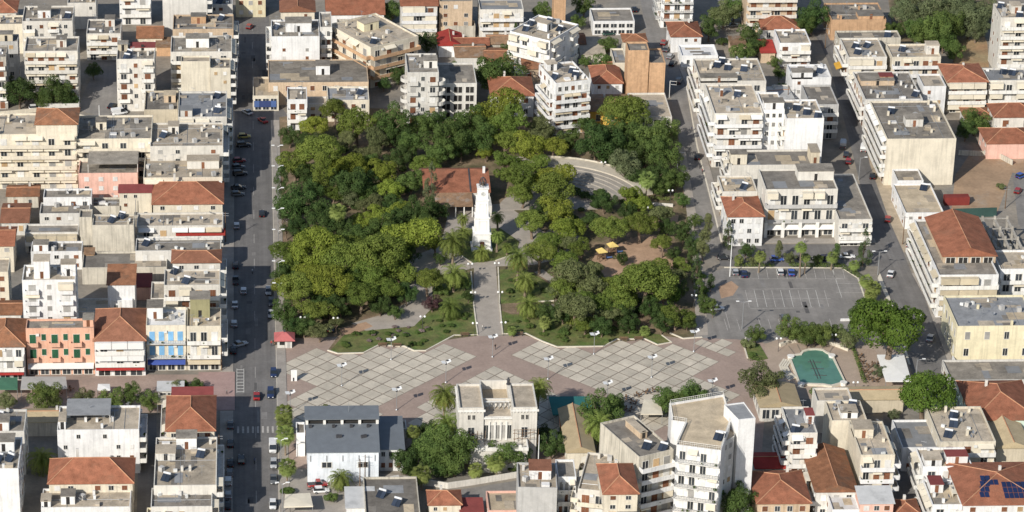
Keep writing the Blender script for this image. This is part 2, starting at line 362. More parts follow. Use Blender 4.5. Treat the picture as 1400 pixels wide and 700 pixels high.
def bld(label, x0, x1, yf, yb, h, wall='ivory', Sf='win:3', Wf=None, Ef=None, roof='flat', rc='grey', y1=None, nf=None, sh='brown', acol='cream',
        rail='solid', rh=None, z0=0.0, stair=None, nsol=None, clutter=True, cat='building', name='apartment_building', par=.55, seed=0, group=None, depth=None, sheds=(), pure=False):
    rng = random.Random(zlib.crc32(label.encode())+seed)
    P0 = G(x0, yf, h); P1 = G(x1, yf if y1 is None else y1, h)
    if y1 is None: P1 = Vector((P1.x, P0.y, h))
    u = (P1-P0); w = u.length; u.normalize(); n = Vector((-u.y, u.x, 0))
    if depth is None:
        Pb = G(x0, yb, h); fh = Vector((sy, cy, 0)); depth = (Pb-P0).dot(fh)/n.dot(fh)
    d = max(depth, 1.5); rz = math.atan2(u.y, u.x)
    root = empty(name, (P0.x, P0.y, z0), rz); H = h-z0
    tag(root, label, cat, group)
    nf = nf or max(1, int(round(H/3.1)))
    T = .22
    wb = MB(); wm = WALL[wall]
    q = [(0, 0), (w, 0), (w, d), (0, d)]; top = H
    for i in range(4):
        a, c = q[i], q[(i+1) % 4]; wb.quad((*a, 0), (*c, 0), (*c, top), (*a, top))
    if roof == 'flat':
        p = [(T, T), (w-T, T), (w-T, d-T), (T, d-T)]; dk = H-par
        for i in range(4):
            a, c, e, f = q[i], q[(i+1) % 4], p[(i+1) % 4], p[i]
            wb.quad((*a, top), (*c, top), (*e, top), (*f, top)); wb.quad((*f, top), (*e, top), (*e, dk-.05), (*f, dk-.05))
        wb.build('wall', wm, root)
        MB().quad(*[(*c, dk) for c in p]).build('roof', ROOF[rc], root)
    elif roof == 'slab':
        wb.build('wall', wm, root); o = .45
        MB().box(-o, -o, H, w+o, d+o, H+.22).build('roof', ROOF[rc], root); dk = H+.22
    elif roof == 'shed':
        r_ = rh or 1.0; wb.quad((0, 0, H), (w, 0, H), (w, d, H), (0, d, H)); wb.quad((0, d, H), (w, d, H), (w, d, H+r_), (0, d, H+r_)); wb.quad((0, 0, H), (0, d, H), (0, d, H+r_)); wb.quad((w, 0, H), (w, d, H+r_), (w, d, H))
        wb.build('wall', wm, root); o = .35; k = r_/d; bb = MB()
        A = (-o, -o, H-o*k+.05), (w+o, -o, H-o*k+.05), (w+o, d+o, H+r_+o*k+.05), (-o, d+o, H+r_+o*k+.05)
        bb.quad(*A); bb.quad(*[(a[0], a[1], a[2]-.12) for a in reversed(A)])
        for i in range(4): bb.quad((*A[i][:2], A[i][2]-.12), (*A[(i+1) % 4][:2], A[(i+1) % 4][2]-.12), A[(i+1) % 4], A[i])
        bb.build('roof', ROOF[rc], root); dk = None
    else:
        gab = {'hip': None, 'gx': 'x', 'gy': 'y'}[roof]; r_ = rh or min(w, d)*.24
        if gab == 'y': wb.quad((0, 0, H), (w, 0, H), (w/2, 0, H+r_*w/(w+.9)-.15)); wb.quad((w, d, H), (0, d, H), (w/2, d, H+r_-.15))
        if gab == 'x': wb.quad((0, d, H), (0, 0, H), (0, d/2, H+r_-.15)); wb.quad((w, 0, H), (w, d, H), (w, d/2, H+r_-.15))
        wb.build('wall', wm, root)
        hb, lines = hip_mesh(w, d, H+.1, r_, .45, gab); rf = hb.build('roof', ROOF[rc], root)
        for a, c in lines: MB().tube([(a[0], a[1], a[2]+.03), (c[0], c[1], c[2]+.03)], .13, 5).build('ridge_tile', RIDGE, rf)
        if rng.random() < .6: put(U_BOX, 'chimney', root, (w*rng.uniform(.2, .8), d*rng.uniform(.55, .8), H), 0, (.6, .6, r_+.7), WALL['chalk'])
        dk = None
    hf = H-(.0 if roof != 'flat' else par*.9)
    for side, spec in (('S', Sf), ('W', Wf), ('E', Ef)):
        facade(root, side, w, d, hf, nf, spec, rng, sh, 'beige', rail, acol, pure=pure)
    ref = label.split(',')[0]
    if dk is not None:
        area = w*d; taken = []
        def free(x, y, r):
            return all((x-a)**2+(y-b)**2 > (r+c)**2 for a, b, c in taken)
        if stair is None: stair = [(rng.uniform(.2, .6), rng.uniform(.35, .6), 3.0, 3.6, 2.5)] if (area > 130 and clutter) else []
        for s_ in stair:
            fx, fy, sw, sd, shh = s_[:5]; smat = WALL[s_[5]] if len(s_) > 5 else wm; srf = ROOF[s_[6]] if len(s_) > 6 else ROOF[rc]
            X, Y = fx*w, fy*d; sw = min(sw, w-X-.05); sd = min(sd, d-Y-.05)
            b = MB(); b.box(X, Y, dk+.002, X+sw, Y+sd, dk+shh); so_ = b.build('stair_head', smat, root)
            MB().box(X-.15, Y-.15, dk+shh+.002, X+sw+.15, Y+sd+.15, dk+shh+.16).build('roof', srf, so_)
            put(U_PANE, 'door', so_, (X+sw*.5, Y, dk+.05), 0, (1.0, 1, 2.1), SHUT['brown'] if rng.random() < .5 else M_DARK)
            taken.append((X+sw/2, Y+sd/2, max(sw, sd)*.65))
        def spot(r):
            for _ in range(12):
                x, y = rng.uniform(1.2, max(1.3, w-1.2)), rng.uniform(1.3, max(1.4, d-1.3))
                if free(x, y, r): taken.append((x, y, r)); return x, y
        if nsol is None: nsol = 0 if (not clutter or area < 60) else rng.choice([0, 1, 1, 2]) if area < 260 else rng.choice([1, 2, 3])
        for _ in range(nsol):
            s_ = spot(1.3)
            if s_:
                c, s2 = math.cos(rz), math.sin(rz)
                solar(P0.x+s_[0]*c-s_[1]*s2, P0.y+s_[0]*s2+s_[1]*c, z0+dk+.002, rng.uniform(-.75, -.25), ref)
        if area > 40:
            for k in range(2+int(area/45)):
                pw, pd = rng.uniform(1.2, min(6, w*.45)), rng.uniform(1.0, min(5, d*.45)); x, y = rng.uniform(pw/2+.3, max(pw/2+.31, w-pw/2-.3)), rng.uniform(pd/2+.3, max(pd/2+.31, d-pd/2-.3))
                put(U_BOX, 'roof_patch', root, (x, y, dk-.001+k*.006), 0, (pw, pd, .012+k*.0005), ROOF[rng.choice(['grey', 'dark', 'light', 'light', 'sand', 'bluegrey', 'dark'])])
        if clutter and area > 45:
            for _ in range(1+int(area/150)):
                if rng.random() < .5: a, c = (rng.uniform(.4, w-.4), .4), (0, d-.8)
                else: a, c = (.4, rng.uniform(.4, d-.4)), (w-.8, 0)
                MB().tube([(a[0], a[1], dk+.09), (a[0]+c[0], a[1]+c[1], dk+.09)], .06, 5).build('roof_pipe', M_STEEL, root)
            for _ in range(2+int(area/70)):
                s_ = spot(.5)
                if s_: put(U_ANT if rng.random() < .65 else U_DISH, 'antenna', root, (*s_, dk+.002), rng.uniform(0, 3), (1, 1, rng.uniform(.7, 1.2)), M_STEEL)
            for _ in range(1+int(area/45)):
                s_ = spot(.6)
                if s_:
                    k = rng.random()
                    if k < .4: put(U_BOX, 'chimney', root, (*s_, dk+.002), 0, (.6, .6, rng.uniform(.9, 1.6)), wm)
                    elif k < .65: put(U_AC, 'air_conditioner', root, (s_[0], s_[1], dk+.002), rng.uniform(0, 3), (1.1, 1.6, 1.1), M_AC)
                    elif k < .85: put(U_BOX, 'roof_hatch', root, (*s_, dk+.002), 0, (rng.uniform(1, 2.2), rng.uniform(.8, 1.6), rng.uniform(.3, .8)), ROOF[rng.choice(['light', 'grey', 'white'])])
                    else: put(U_BOX, 'roof_tank', root, (*s_, dk+.002), rng.uniform(0, 1), (1.1, 1.1, 1.2), WALL['grey'])
    for (fx, fy, sw, sd, zz, mm, rise) in sheds:      # canopy or shade roof fixed to the building: fractions of w, d
        X, Y = fx*w, fy*d; b = MB(); A = [(X, Y, zz), (X+sw, Y, zz), (X+sw, Y+sd, zz+rise), (X, Y+sd, zz+rise)]
        b.quad(*A); b.quad(*[(a[0], a[1], a[2]-.1) for a in reversed(A)])
        for i in range(4): b.quad((*A[i][:2], A[i][2]-.1), (*A[(i+1) % 4][:2], A[(i+1) % 4][2]-.1), A[(i+1) % 4], A[i])
        cn = b.build('canopy', ROOF.get(mm) or AWN[mm], root)
        if dk is not None:
            for px_, py_, pz in ((X+.1, Y+.1, zz), (X+sw-.1, Y+.1, zz), (X+.1, Y+sd-.1, zz+rise), (X+sw-.1, Y+sd-.1, zz+rise)):
                if pz-.1 > dk+.1: MB().box(px_-.06, py_-.06, dk+.002, px_+.06, py_+.06, pz-.101).build('post', M_TRIM, cn)
    BLD[label] = (root, w, d, H, rz, P0)
    return root

def polybld(label, pts, h, wall='ivory', edges={}, rc='grey', nf=None, sh='brown', acol='cream', rail='solid', par=.55, name='apartment_building', cat='building', stair=()):
    "a flat-roofed building on an irregular plan: roof corners in photo pixels, anticlockwise from the front left"
    rng = random.Random(zlib.crc32(label.encode())); P = [G(x, y, h) for x, y in pts]; O = P[0]; Q = [(p.x-O.x, p.y-O.y) for p in P]; n = len(Q)
    root = empty(name, (O.x, O.y, 0)); tag(root, label, cat); nf = nf or max(1, int(round(h/3.1))); wm = WALL[wall]
    cx, cy_ = sum(q[0] for q in Q)/n, sum(q[1] for q in Q)/n; I = []
    for q in Q:
        dx, dy = cx-q[0], cy_-q[1]; l = math.hypot(dx, dy); I.append((q[0]+dx/l*.32, q[1]+dy/l*.32))
    b = MB()
    for i in range(n):
        a, c, e, f = Q[i], Q[(i+1) % n], I[(i+1) % n], I[i]; b.quad((*a, 0), (*c, 0), (*c, h), (*a, h)); b.quad((*a, h), (*c, h), (*e, h), (*f, h)); b.quad((*f, h), (*e, h), (*e, h-par-.05), (*f, h-par-.05))
    b.build('wall', wm, root); MB().quad(*[(*q, h-par) for q in I]).build('roof', ROOF[rc], root)
    for i, spec in edges.items(): facade(root, None, 0, 0, h-par*.9, nf, spec, rng, sh, 'beige', rail, acol, line=(Q[i], Q[(i+1) % n]))
    BLD[label] = (root, Q, I, h, 0, O); return root
# ------------------------------------------------------------------ the setting: ground, roads, pavements, park floor
M_GROUND = mat('ground_dust', (.27, .235, .19), col2=(.21, .195, .17), var=.22, scale=.12, fine=.15, blotch=.4, bcol=(.17, .16, .14))
M_ASPH = mat('asphalt', (.165, .157, .15), ystreak=.14, var=.16, scale=.18, fine=.1, blotch=.5, bcol=(.095, .092, .09), bump=.15, bscale=6, spec=.25)
M_ASPH2 = mat('worn_asphalt', (.25, .234, .215), ystreak=.08, col2=(.215, .203, .188), var=.15, scale=.15, fine=.1, blotch=.4, bcol=(.15, .143, .135), bump=.15, bscale=6, spec=.2)
M_PAVE = mat('pavement', (.33, .30, .265), var=.15, scale=.3, fine=.1, blotch=.3, bcol=(.22, .2, .18))
M_PAVER = mat('brown_paver', (.335, .255, .212), var=.12, scale=.2, fine=.12, blotch=.25, bcol=(.22, .18, .15))
M_PINK = mat('pink_paver', (.36, .25, .225), var=.12, scale=.3, fine=.1)
M_SLAB = mat('pale_slab', (.505, .455, .372), var=.13, scale=.3, fine=.10, blotch=.4, bcol=(.36, .335, .28), rand=.13)
M_JOINT = mat('slab_joint', (.225, .19, .155), var=.15, scale=.6, fine=.1)
M_KERB = mat('kerb_stone', (.62, .57, .47), var=.12, fine=.1)
M_SOIL = mat('park_soil', (.23, .165, .11), col2=(.13, .115, .06), var=.3, scale=.25, fine=.25, blotch=.5, bcol=(.06, .065, .03))
M_RED = mat('red_soil', (.40, .265, .175), var=.2, scale=.3, fine=.15, blotch=.4, bcol=(.22, .15, .10))
M_GRASS = mat('lawn', (.095, .14, .035), col2=(.15, .15, .055), var=.3, scale=.4, fine=.3, blotch=.35, bcol=(.15, .12, .06), bump=.6, bscale=9)
M_PATH = mat('park_path', (.365, .325, .28), var=.12, scale=.35, fine=.1, blotch=.3, bcol=(.23, .21, .185))
M_LINE = mat('road_paint', (.55, .54, .50), var=.25, scale=2.0, fine=.3, blotch=.55, bcol=(.2, .19, .18))
M_FAINT = mat('worn_paint', (.42, .40, .37), var=.2, scale=1.2, fine=.3, blotch=.6, bcol=(.17, .16, .15))
def struct(o): o['kind'] = 'structure'; return o
def sheet(name, px, z, m): return struct(MB().quad(*[G(x, y, z) for x, y in px]).build(name, m))
def raised(name, px, z, m, base=0.0): return struct(MB().prism([G(x, y, z)[:2] for x, y in px], base, z).build(name, m))
def rect(name, X0, Y0, X1, Y1, z, m, thick=None):
    if thick is None: return struct(MB().quad((X0, Y0, z), (X1, Y0, z), (X1, Y1, z), (X0, Y1, z)).build(name, m))
    return struct(MB().box(X0, Y0, z-thick, X1, Y1, z).build(name, m))
def strip(name, px, wid, z0, z1, m, parent=None):
    "a kerb, wall or painted line following photo points on the ground"
    P = [G(x, y, 0) for x, y in px]; L_, R_ = [], []
    for i, p in enumerate(P):
        t = (P[min(i+1, len(P)-1)]-P[max(i-1, 0)]).normalized(); nn = Vector((-t.y, t.x, 0))*wid/2
        L_.append(p+nn); R_.append(p-nn)
    b = MB()
    for i in range(len(P)-1): b.prism([R_[i][:2], R_[i+1][:2], L_[i+1][:2], L_[i][:2]], z0, z1)
    return b.build(name, m, parent)
def kerb(px, wid=.35, h=.28, z0=0.02, m=None, name='kerb'): return struct(strip(name, px, wid, z0, h, m or M_KERB))
def wallthing(label, px, wid, h, m, name='garden_wall', cat='wall', z0=0.0):
    return tag(strip(name, px, wid, z0, h, m), label, cat)
struct(MB().quad((-2600, -1400, 0), (2600, -1400, 0), (2600, 4200, 0), (-2600, 4200, 0)).build('ground', M_GROUND))
# --- the wide street west of the park
XL, XR = G(319.5, 400).x, G(376, 400).x
YN, YS = G(345, 10).y, G(345, 700).y-120
rect('street', XL, YS, XR, YN, .012, M_ASPH)
XF = G(305, 400).x
for a, b_ in ((G(310, 508).y, G(310, 20).y), (YS, G(310, 562).y)): rect('pavement', XF-.4, a, XL, b_, .14, M_PAVE, .13)
rect('paved_corner', XF-6, G(310, 561).y, XL+.4, G(310, 509).y, .145, M_PINK, .135)
rect('pavement', XR, YS, XR+2.4, G(345, 165).y, .14, M_PAVE, .13)
rect('kerb_line', XR-.12, YS, XR-.001, G(345, 165).y, .150, M_KERB, .135)
# lane line, crossing, hatched bay
def mark(x0, y0, x1, y1, wpx=None, m=None, wid=.14, z=.020):
    return struct(strip('road_marking', [(x0, y0), (x1, y1)], wid, z-.004, z, m or M_LINE))
xm = G(348, 400).x
for i in range(26):
    ya = YS+60+i*16
    if ya < YN-10: rect('road_marking', xm-.06, ya, xm+.06, ya+6, .020, M_FAINT)
for i in range(9): rect('zebra_bar', XL+1.0+i*1.22, G(345, 592).y, XL+1.5+i*1.22, G(345, 583).y, .022, M_FAINT)
xa, xb = G(324, 520).x, G(333, 520).x
for i in range(8): rect('road_marking', xa, G(328, 536-i*4.3).y, xb, G(328, 536-i*4.3).y+.28, .022, M_LINE)
for x in (xa-.1, xb): rect('road_marking', x, G(328, 537).y, x+.14, G(328, 504).y, .026, M_LINE)
# --- street east of the park and the street by the car park
sheet('street', [(872, -20), (884, 50), (905, 100), (917, 130), (927, 200), (941, 280), (950, 345), (990, 345), (985, 330), (968, 262), (952, 200), (938, 120), (926, 85), (912, 50), (893, -20)], .012, M_ASPH2)
raised('pavement', [(913, 50), (939, 120), (953, 200), (969, 262), (986, 330), (996, 330), (980, 262), (962, 200), (946, 120), (919, 50)], .14, M_PAVE)
raised('kerb_line', [(938.3, 120), (952.3, 200), (968.3, 262), (985.3, 330), (987.3, 330), (970.2, 262), (954.2, 200), (939.6, 120)], .15, M_KERB)
sheet('street', [(1108, 40), (1122, 60), (1136, 95), (1153, 160), (1167, 215), (1195, 330), (1203, 373), (1222, 420), (1245, 498), (1262, 545), (1275, 590), (1330, 590), (1316, 545), (1297, 498), (1264, 406), (1246, 373), (1235, 345), (1215, 300), (1189, 225), (1178, 165), (1156, 95), (1140, 60), (1128, 40)], .012, M_ASPH)
sheet('verge', [(1156.5, 95), (1178.5, 165), (1189.5, 225), (1215.5, 300), (1235.5, 345), (1246, 345), (1238, 300), (1212, 225), (1196, 165), (1172, 95)], .016, mat('dusty_verge', (.40, .33, .24), var=.2, scale=.4, fine=.15, blotch=.3))
raised('pavement', [(1246.5, 373), (1264.5, 406), (1297.5, 498), (1304, 498), (1284, 430), (1262, 373)], .14, M_PAVE)
raised('pavement', [(1200, 380), (1219, 425), (1242, 498), (1245, 498), (1222, 420), (1203, 373)], .14, M_KERB)
sheet('street', [(984, 334), (1198, 334), (1206, 364), (984, 364)], .018, M_ASPH)
raised('pavement', [(992, 326), (1196, 326), (1198, 332), (990, 332)], .14, M_PAVE)
sheet('street', [(1384, 236), (1400, 240), (1440, 300), (1440, 380), (1392, 306)], .012, M_ASPH2)
sheet('sandy_lot', [(1306, 240), (1330, 205), (1400, 208), (1400, 238), (1384, 236), (1362, 294), (1300, 294)], .010, mat('sandy_soil', (.34, .235, .15), var=.2, scale=.12, fine=.15, blotch=.6, bcol=(.36, .34, .30)))
sheet('bare_hill', [(1302, 38), (1342, 36), (1350, 60), (1352, 92), (1306, 92), (1300, 66)], .010, mat('dry_soil', (.36, .22, .12), col2=(.30, .23, .13), var=.25, scale=.15, fine=.2))
sheet('wood_floor', [(1212, -20), (1362, -20), (1352, 40), (1300, 60), (1222, 56)], .008, M_SOIL)
# --- car park
sheet('car_park', [(990, 366.5), (1151, 367), (1173, 381), (1184, 413), (1170, 440), (1168, 452), (1060, 470), (1008, 464), (950, 462), (962, 400), (975, 372)], .028, M_ASPH2)
kerb([(990, 366), (1151, 366.5), (1173, 380.5), (1184, 412)], .4, .18)
def pline(zx0, zy0, zx1, zy1, m=M_FAINT): mark(960+zx0/5, 340+zy0/5, 960+zx1/5, 340+zy1/5, wid=.13, z=.038, m=m)
for i in range(12): pline(245+i*65, 143, 255+i*65.5, 207)
pline(190, 207, 1050, 207); pline(890, 143, 955, 335, M_LINE); pline(345, 278, 760, 272); pline(190, 344, 880, 342); pline(330, 410, 760, 405)
for i in range(10): pline(295+i*60, 285, 322+i*60.5, 400, M_LINE if i % 3 else M_FAINT)
for i in range(4): pline(915, 205+i*32, 1060+i*14, 208+i*31)
for x in (150, 235, 385, 450, 520, 870): pline(x, 480, x+25, 560)
pline(150, 400, 190, 545); sheet('soil_patch', [(982, 392), (1000, 384), (1010, 392), (1002, 404), (986, 408)], .033, M_RED)
# --- the square
PL = [(378, 470), (386, 462), (1012, 456), (1046, 470), (1046, 560), (1040, 640), (380, 640)]
plaza = sheet('plaza', PL, .022, M_PAVER)
def lattice(o, a, na, b, nb, polys, name='paving_slab'):
    O = G(*o); A = (G(o[0]+a[0], o[1]+a[1])-O)/na; B = (G(o[0]+b[0], o[1]+b[1])-O)/nb
    gap = .16; ua, ub = A.normalized()*gap, B.normalized()*gap
    pts = [(A*0+ua+ub), (B-ub+ua), (A+B-ua-ub), (A-ua+ub)]
    me = MB().prism([p[:2] for p in reversed(pts)] if (A.x*B.y-A.y*B.x) < 0 else [p[:2] for p in pts], .03, .055).mesh(name, M_SLAB)
    def inside(p, poly):
        c = False
        for i in range(len(poly)):
            x1, y1 = poly[i]; x2, y2 = poly[i-1]
            if (y1 > p[1]) != (y2 > p[1]) and p[0] < (x2-x1)*(p[1]-y1)/(y2-y1)+x1: c = not c
        return c
    W_ = [[G(*q)[:2] for q in poly] for poly in polys]; cells = []
    for i in range(-30, 31):
        for j in range(-30, 31):
            p = O+A*i+B*j; c = p+(A+B)/2
            if any(inside(c[:2], w_) for w_ in W_):
                o_ = put(me, name, plaza, (p.x, p.y, 0)); cells.append((p, A, B))
    b_ = MB()
    for p, A_, B_ in cells: b_.quad(p+Vector((0, 0, .030)), p+B_+Vector((0, 0, .030)), p+A_+B_+Vector((0, 0, .030)), p+A_+Vector((0, 0, .030)))
    b_.build('joint_bed', M_JOINT, plaza)
lattice((535.4, 491.6), (56.16, -27.84), 4, (60.8, 24.4), 4,
        [[(376, 506), (411, 484), (440, 478), (452, 486), (498, 487), (518, 476), (553, 476), (566, 483), (582, 483), (600, 470), (606, 470), (650, 489), (512, 565), (512, 580), (385, 585), (380, 566), (398, 551), (440, 531)]])
lattice((858.3, 502.7), (36.9, -19.7), 3, (64.3, 25.3), 4,
        [[(700, 488), (738, 466), (762, 478), (826, 478), (843, 467), (882, 466), (899, 476), (918, 470), (926, 470), (982, 494), (948, 515), (1000, 537), (985, 575), (880, 590), (826, 542)],
         [(944, 466), (956, 464), (1012, 463), (1004, 474), (992, 488)]])
lattice((676.4, 513.6), (13.0, -7.0), 1, (14.2, 6.5), 1, [[(676.4, 500), (790, 553), (760, 600), (560, 600), (572, 560)]])
# --- park floor
park = sheet('park_ground', [(382, 160), (505, 148), (640, 150), (800, 160), (925, 170), (940, 270), (955, 345), (966, 400), (962, 459), (930, 462), (904, 459), (882, 463), (826, 472), (762, 474), (738, 464), (716, 458), (684, 457), (653, 459), (600, 466), (581, 478), (566, 478), (553, 472), (517, 471), (497, 481), (462, 481), (448, 479), (462, 460), (420, 462), (384, 462)], .024, M_SOIL)
raised('lawn', [(451, 480), (463, 482.5), (497, 482), (517, 472), (553, 473.5), (566, 479), (582, 479), (620, 459.5), (652, 458.5), (648, 420), (646, 372), (590, 376), (592, 420), (566, 446), (500, 452), (470, 458)], .10, M_GRASS)
raised('lawn', [(687, 456.5), (719, 456.5), (742, 467), (762, 474), (826, 473.5), (842, 464), (882, 463), (898, 471.5), (918, 468), (905, 458), (800, 440), (762, 428), (700, 430), (684, 424), (686, 440)], .10, M_GRASS)
raised('lawn', [(682, 415), (763, 411), (755, 390), (735, 378), (720, 370), (690, 368), (680, 368)], .10, M_GRASS)
for pts in ([(448, 479.5), (462, 484), (497, 483), (517.5, 472.5), (553, 474), (566, 480), (582, 480), (621, 459), (653, 458.5), (648, 420), (644, 372)],
            [(681, 366), (683, 415), (687, 457), (719, 456.5), (742, 467.5), (762, 475), (826, 474), (843, 464.5), (882, 464), (899, 472), (918, 468.5), (905, 459)],
            [(735, 413), (764, 411.5)], [(916, 456), (934, 463.5), (960, 461.5)], [(1022, 490), (1016, 470), (1020, 462)], [(630, 350), (645, 360)], [(678, 357), (712, 345)]):
    kerb(pts)
raised('planter_lawn', [(1018, 466), (1023, 489), (1036, 493), (1050, 490), (1038, 470)], .16, M_GRASS)
sheet('park_path', [(648, 366), (678, 364), (682, 415), (686, 458), (653, 459.5), (648, 420)], .034, M_PATH)
sheet('park_path', [(560, 352), (602, 336), (612, 296), (604, 284), (690, 278), (720, 300), (745, 318), (770, 300), (800, 330), (772, 352), (730, 362), (682, 364), (648, 366), (600, 380), (560, 378)], .030, M_PATH)
raised('lawn', [(629, 349), (624, 318), (648, 312), (684, 312), (710, 330), (706, 346), (676, 356), (646, 359)], .12, M_GRASS)
sheet('park_path', [(480, 442), (530, 428), (566, 408), (560, 390), (600, 380), (592, 420), (570, 446), (500, 452)], .030, M_PATH)
sheet('park_path', [(732, 420), (768, 414), (756, 388), (730, 372), (742, 368), (775, 392), (784, 420), (760, 432)], .036, M_PATH)
sheet('playground_floor', [(806, 362), (815, 345), (880, 320), (912, 322), (926, 350), (925, 366), (890, 380), (830, 380)], .030, M_RED)
sheet('park_path', [(464, 449), (500, 440), (510, 446), (470, 462)], .034, M_RED)
sheet('park_path', [(926, 200), (936, 200), (958, 330), (968, 458), (952, 459), (946, 340)], .034, M_PATH)
sheet('red_yard', [(905, 285), (928, 295), (922, 322), (890, 312)], .030, M_RED)
# --- fountain court
raised('fountain_court', [(1046, 470), (1070, 462), (1160, 462), (1200, 470), (1240, 484), (1250, 528), (1170, 545), (1046, 545)], .05, mat('court_paving', (.38, .30, .235), var=.1, scale=.3, fine=.1, blotch=.2))
sheet('terrace', [(1160, 474), (1196, 478), (1226, 526), (1190, 530)], .056, mat('terrace_paving', (.36, .275, .21), var=.12, scale=.4, fine=.12))
# --- pedestrian street on the left and lanes
sheet('pedestrian_street', [(-60, 512), (303, 512), (303, 562), (-60, 570)], .014, M_PAVER)
sheet('lane', [(190, 566), (214, 566), (214, 760), (186, 760)], .013, M_ASPH)
sheet('lane', [(590, 700), (612, 672), (712, 656), (716, 676), (650, 694), (640, 720)], .014, M_ASPH2)
sheet('lane', [(1206, 560), (1232, 560), (1260, 640), (1262, 720), (1226, 720), (1216, 640)], .014, M_ASPH)
sheet('lane', [(104, 150), (128, 100), (125, 78), (160, 78), (162, 130), (180, 170)], .013, M_ASPH2)
sheet('forecourt', [(380, 640), (560, 650), (560, 700), (380, 720)], .013, M_PAVE)
sheet('forecourt', [(327, 140), (372, 132), (400, 165), (400, 182), (340, 178)], .018, M_ASPH)

rp = random.Random(8)
for i in range(34):
    if i < 24: x, y = rp.uniform(XL+1, XR-1.5), rp.uniform(G(345, 700).y, G(345, 40).y)
    else: q = G(rp.uniform(1010, 1150), rp.uniform(372, 440)); x, y = q.x, q.y
    rect('road_patch', x, y, x+rp.uniform(.5, 1.6), y+rp.uniform(.8, 7), .0145 if i < 24 else .0315, rp.choice([mat('tar_patch', (.105, .10, .097), var=.2, fine=.1), mat('pale_patch', (.21, .20, .19), var=.2, fine=.1)]))
# ------------------------------------------------------------------ buildings, block by block: label, front-left x, front-right x, front roof y, back roof y (photo pixels), height in metres
# --- north-west block
bld('low house at the far corner, terracotta roof', -14, 22, 17, 2, 6, 'ivory', 'win:2', roof='hip', rc='tile', name='house')
bld('pale house with white stair head, behind the five-storey block', 30, 99, 29, 8, 12, 'ivory', 'mix:4', Ef='few:3', rc='grey', stair=[(.3, .3, 4, 4, 2.6, 'white')])
bld('cream low block, long blank front wall, dull roof', -16, 43, 33, 21, 10, 'cream', 'few:3', Ef='few:2', rc='grey')
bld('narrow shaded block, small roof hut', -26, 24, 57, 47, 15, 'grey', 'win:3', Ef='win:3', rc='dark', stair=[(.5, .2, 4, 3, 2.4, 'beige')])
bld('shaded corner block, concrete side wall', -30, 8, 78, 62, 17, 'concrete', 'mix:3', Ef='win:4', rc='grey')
bld('five-storey cream apartment block, brown shutters, trees at its foot', 33, 106, 70, 50, 16, 'ivory', 'awn:5', Ef='few:3', rc='grey', rail='ivory')
bld('two-storey pale house, dark parapet roof, by the side lane', 118, 165, 46, 26, 9, 'ivory', 'awn:3', Ef='few:2', rc='dark')
bld('white balconied block, cut by the top edge', 163, 206, -6, -18, 10, 'white', 'balc:2', Ef='few:2')
bld('pale grey block, tall blank wall', 222, 283, -8, -22, 15, 'chalk', 'blank', Ef='balc:2', clutter=False)
bld('small cottage with old brown tiles, between apartment blocks', 188, 222, 52, 37, 4.5, 'cream', 'win:2', roof='gx', rc='oldtile', rh=2.0, name='cottage', cat='house')
bld('ivory five-storey block, maroon sheet on its roof', 159, 211, 81, 59, 17, 'ivory', 'mix:3', Ef='few:2', rc='grey', stair=[(.02, .6, 3, 3, 2.2, 'beige'), (.35, .62, 8.5, 4.2, 1.0, 'ivory', 'maroon')])
bld('unfinished pinkish block, brick roof hut', 236, 319, 40, 20, 14, 'palebrick', 'win:4', Ef='balc:2', rc='dark', sh='grey', stair=[(.3, .45, 4.6, 3.2, 2.5, 'brick')])
bld('pale block, white roof hut and clothes lines', 233, 317, 71, 49, 15, 'ivory', 'balc:4', Ef='awn:2', rc='grey', stair=[(.25, .35, 7, 4, 3, 'white')])
bld('cream blank-walled block, taller half', 247, 287, 84, 76, 16.5, 'cream', 'blank', rc='light', clutter=False)
bld('cream blank-walled block, lower half with drain pipe', 287.3, 315, 93, 79, 14.5, 'cream', 'few:2', Ef='awn:2', rc='grey')
bld('tan flat-roofed block, low orange hut on roof', 197, 243, 150, 124, 12.5, 'beige', 'blank', rc='dark', stair=[(.58, .45, 3.4, 3.6, 2.3, 'palebrick', 'sand')], nsol=0)
bld('grey-roofed corner block, white front parapets', 243.4, 310, 160, 125, 14.5, 'ivory', 'balc:3', Ef='balc:4', rc='bluegrey', nsol=2, stair=[(.05, .05, 3.4, 3.4, 2.2, 'chalk')])
# terraced cream complex
bld('cream terraced apartment building, long stepped balconies', -30, 104, 184, 155, 17, 'cream', 'awn:6', Ef='balc:3', rc='light', rail='cream', stair=[], nsol=0, sh='white')
bld('cream apartment wing, deep awnings and planted balconies', 104.5, 207, 190, 158, 15, 'cream', 'awn:4', Ef='few:3', rc='grey', rail='cream', nsol=0, sh='white')
bld('brown tiled roof pavilion, on the terraced cream building', 49, 105, 170, 149, 20, 'cream', 'blank', roof='hip', rc='oldtile', rh=2.3, z0=16.3, name='roof_pavilion', cat='building')
bld('pale block with blank side, behind the garden terraces', 205, 305, 200, 168, 14, 'ivory', 'win:4', Ef='balc:4', rc='light', nsol=1)
bld('low terraced house, potted plants and grey canopies', 196, 304, 243, 212, 10, 'cream', 'awn:4', Ef='few:2', rc='light', nsol=0, stair=[(.55, .45, 9, 4, 2.4, 'ivory')], sheds=[(.08, .3, 7, 4, 9.8, 'grey', .9), (.3, -.06, 12, 3.0, 7.9, 'brown', .6)])
bld('pink two-storey house, grey roof canopy', 107, 188, 237, 219, 9, 'pink', 'win:4', Ef='few:2', rc='grey', clutter=False, sheds=[(.16, .05, 14.2, 8, 11.6, 'grey', .5)], nsol=0, sh='white')
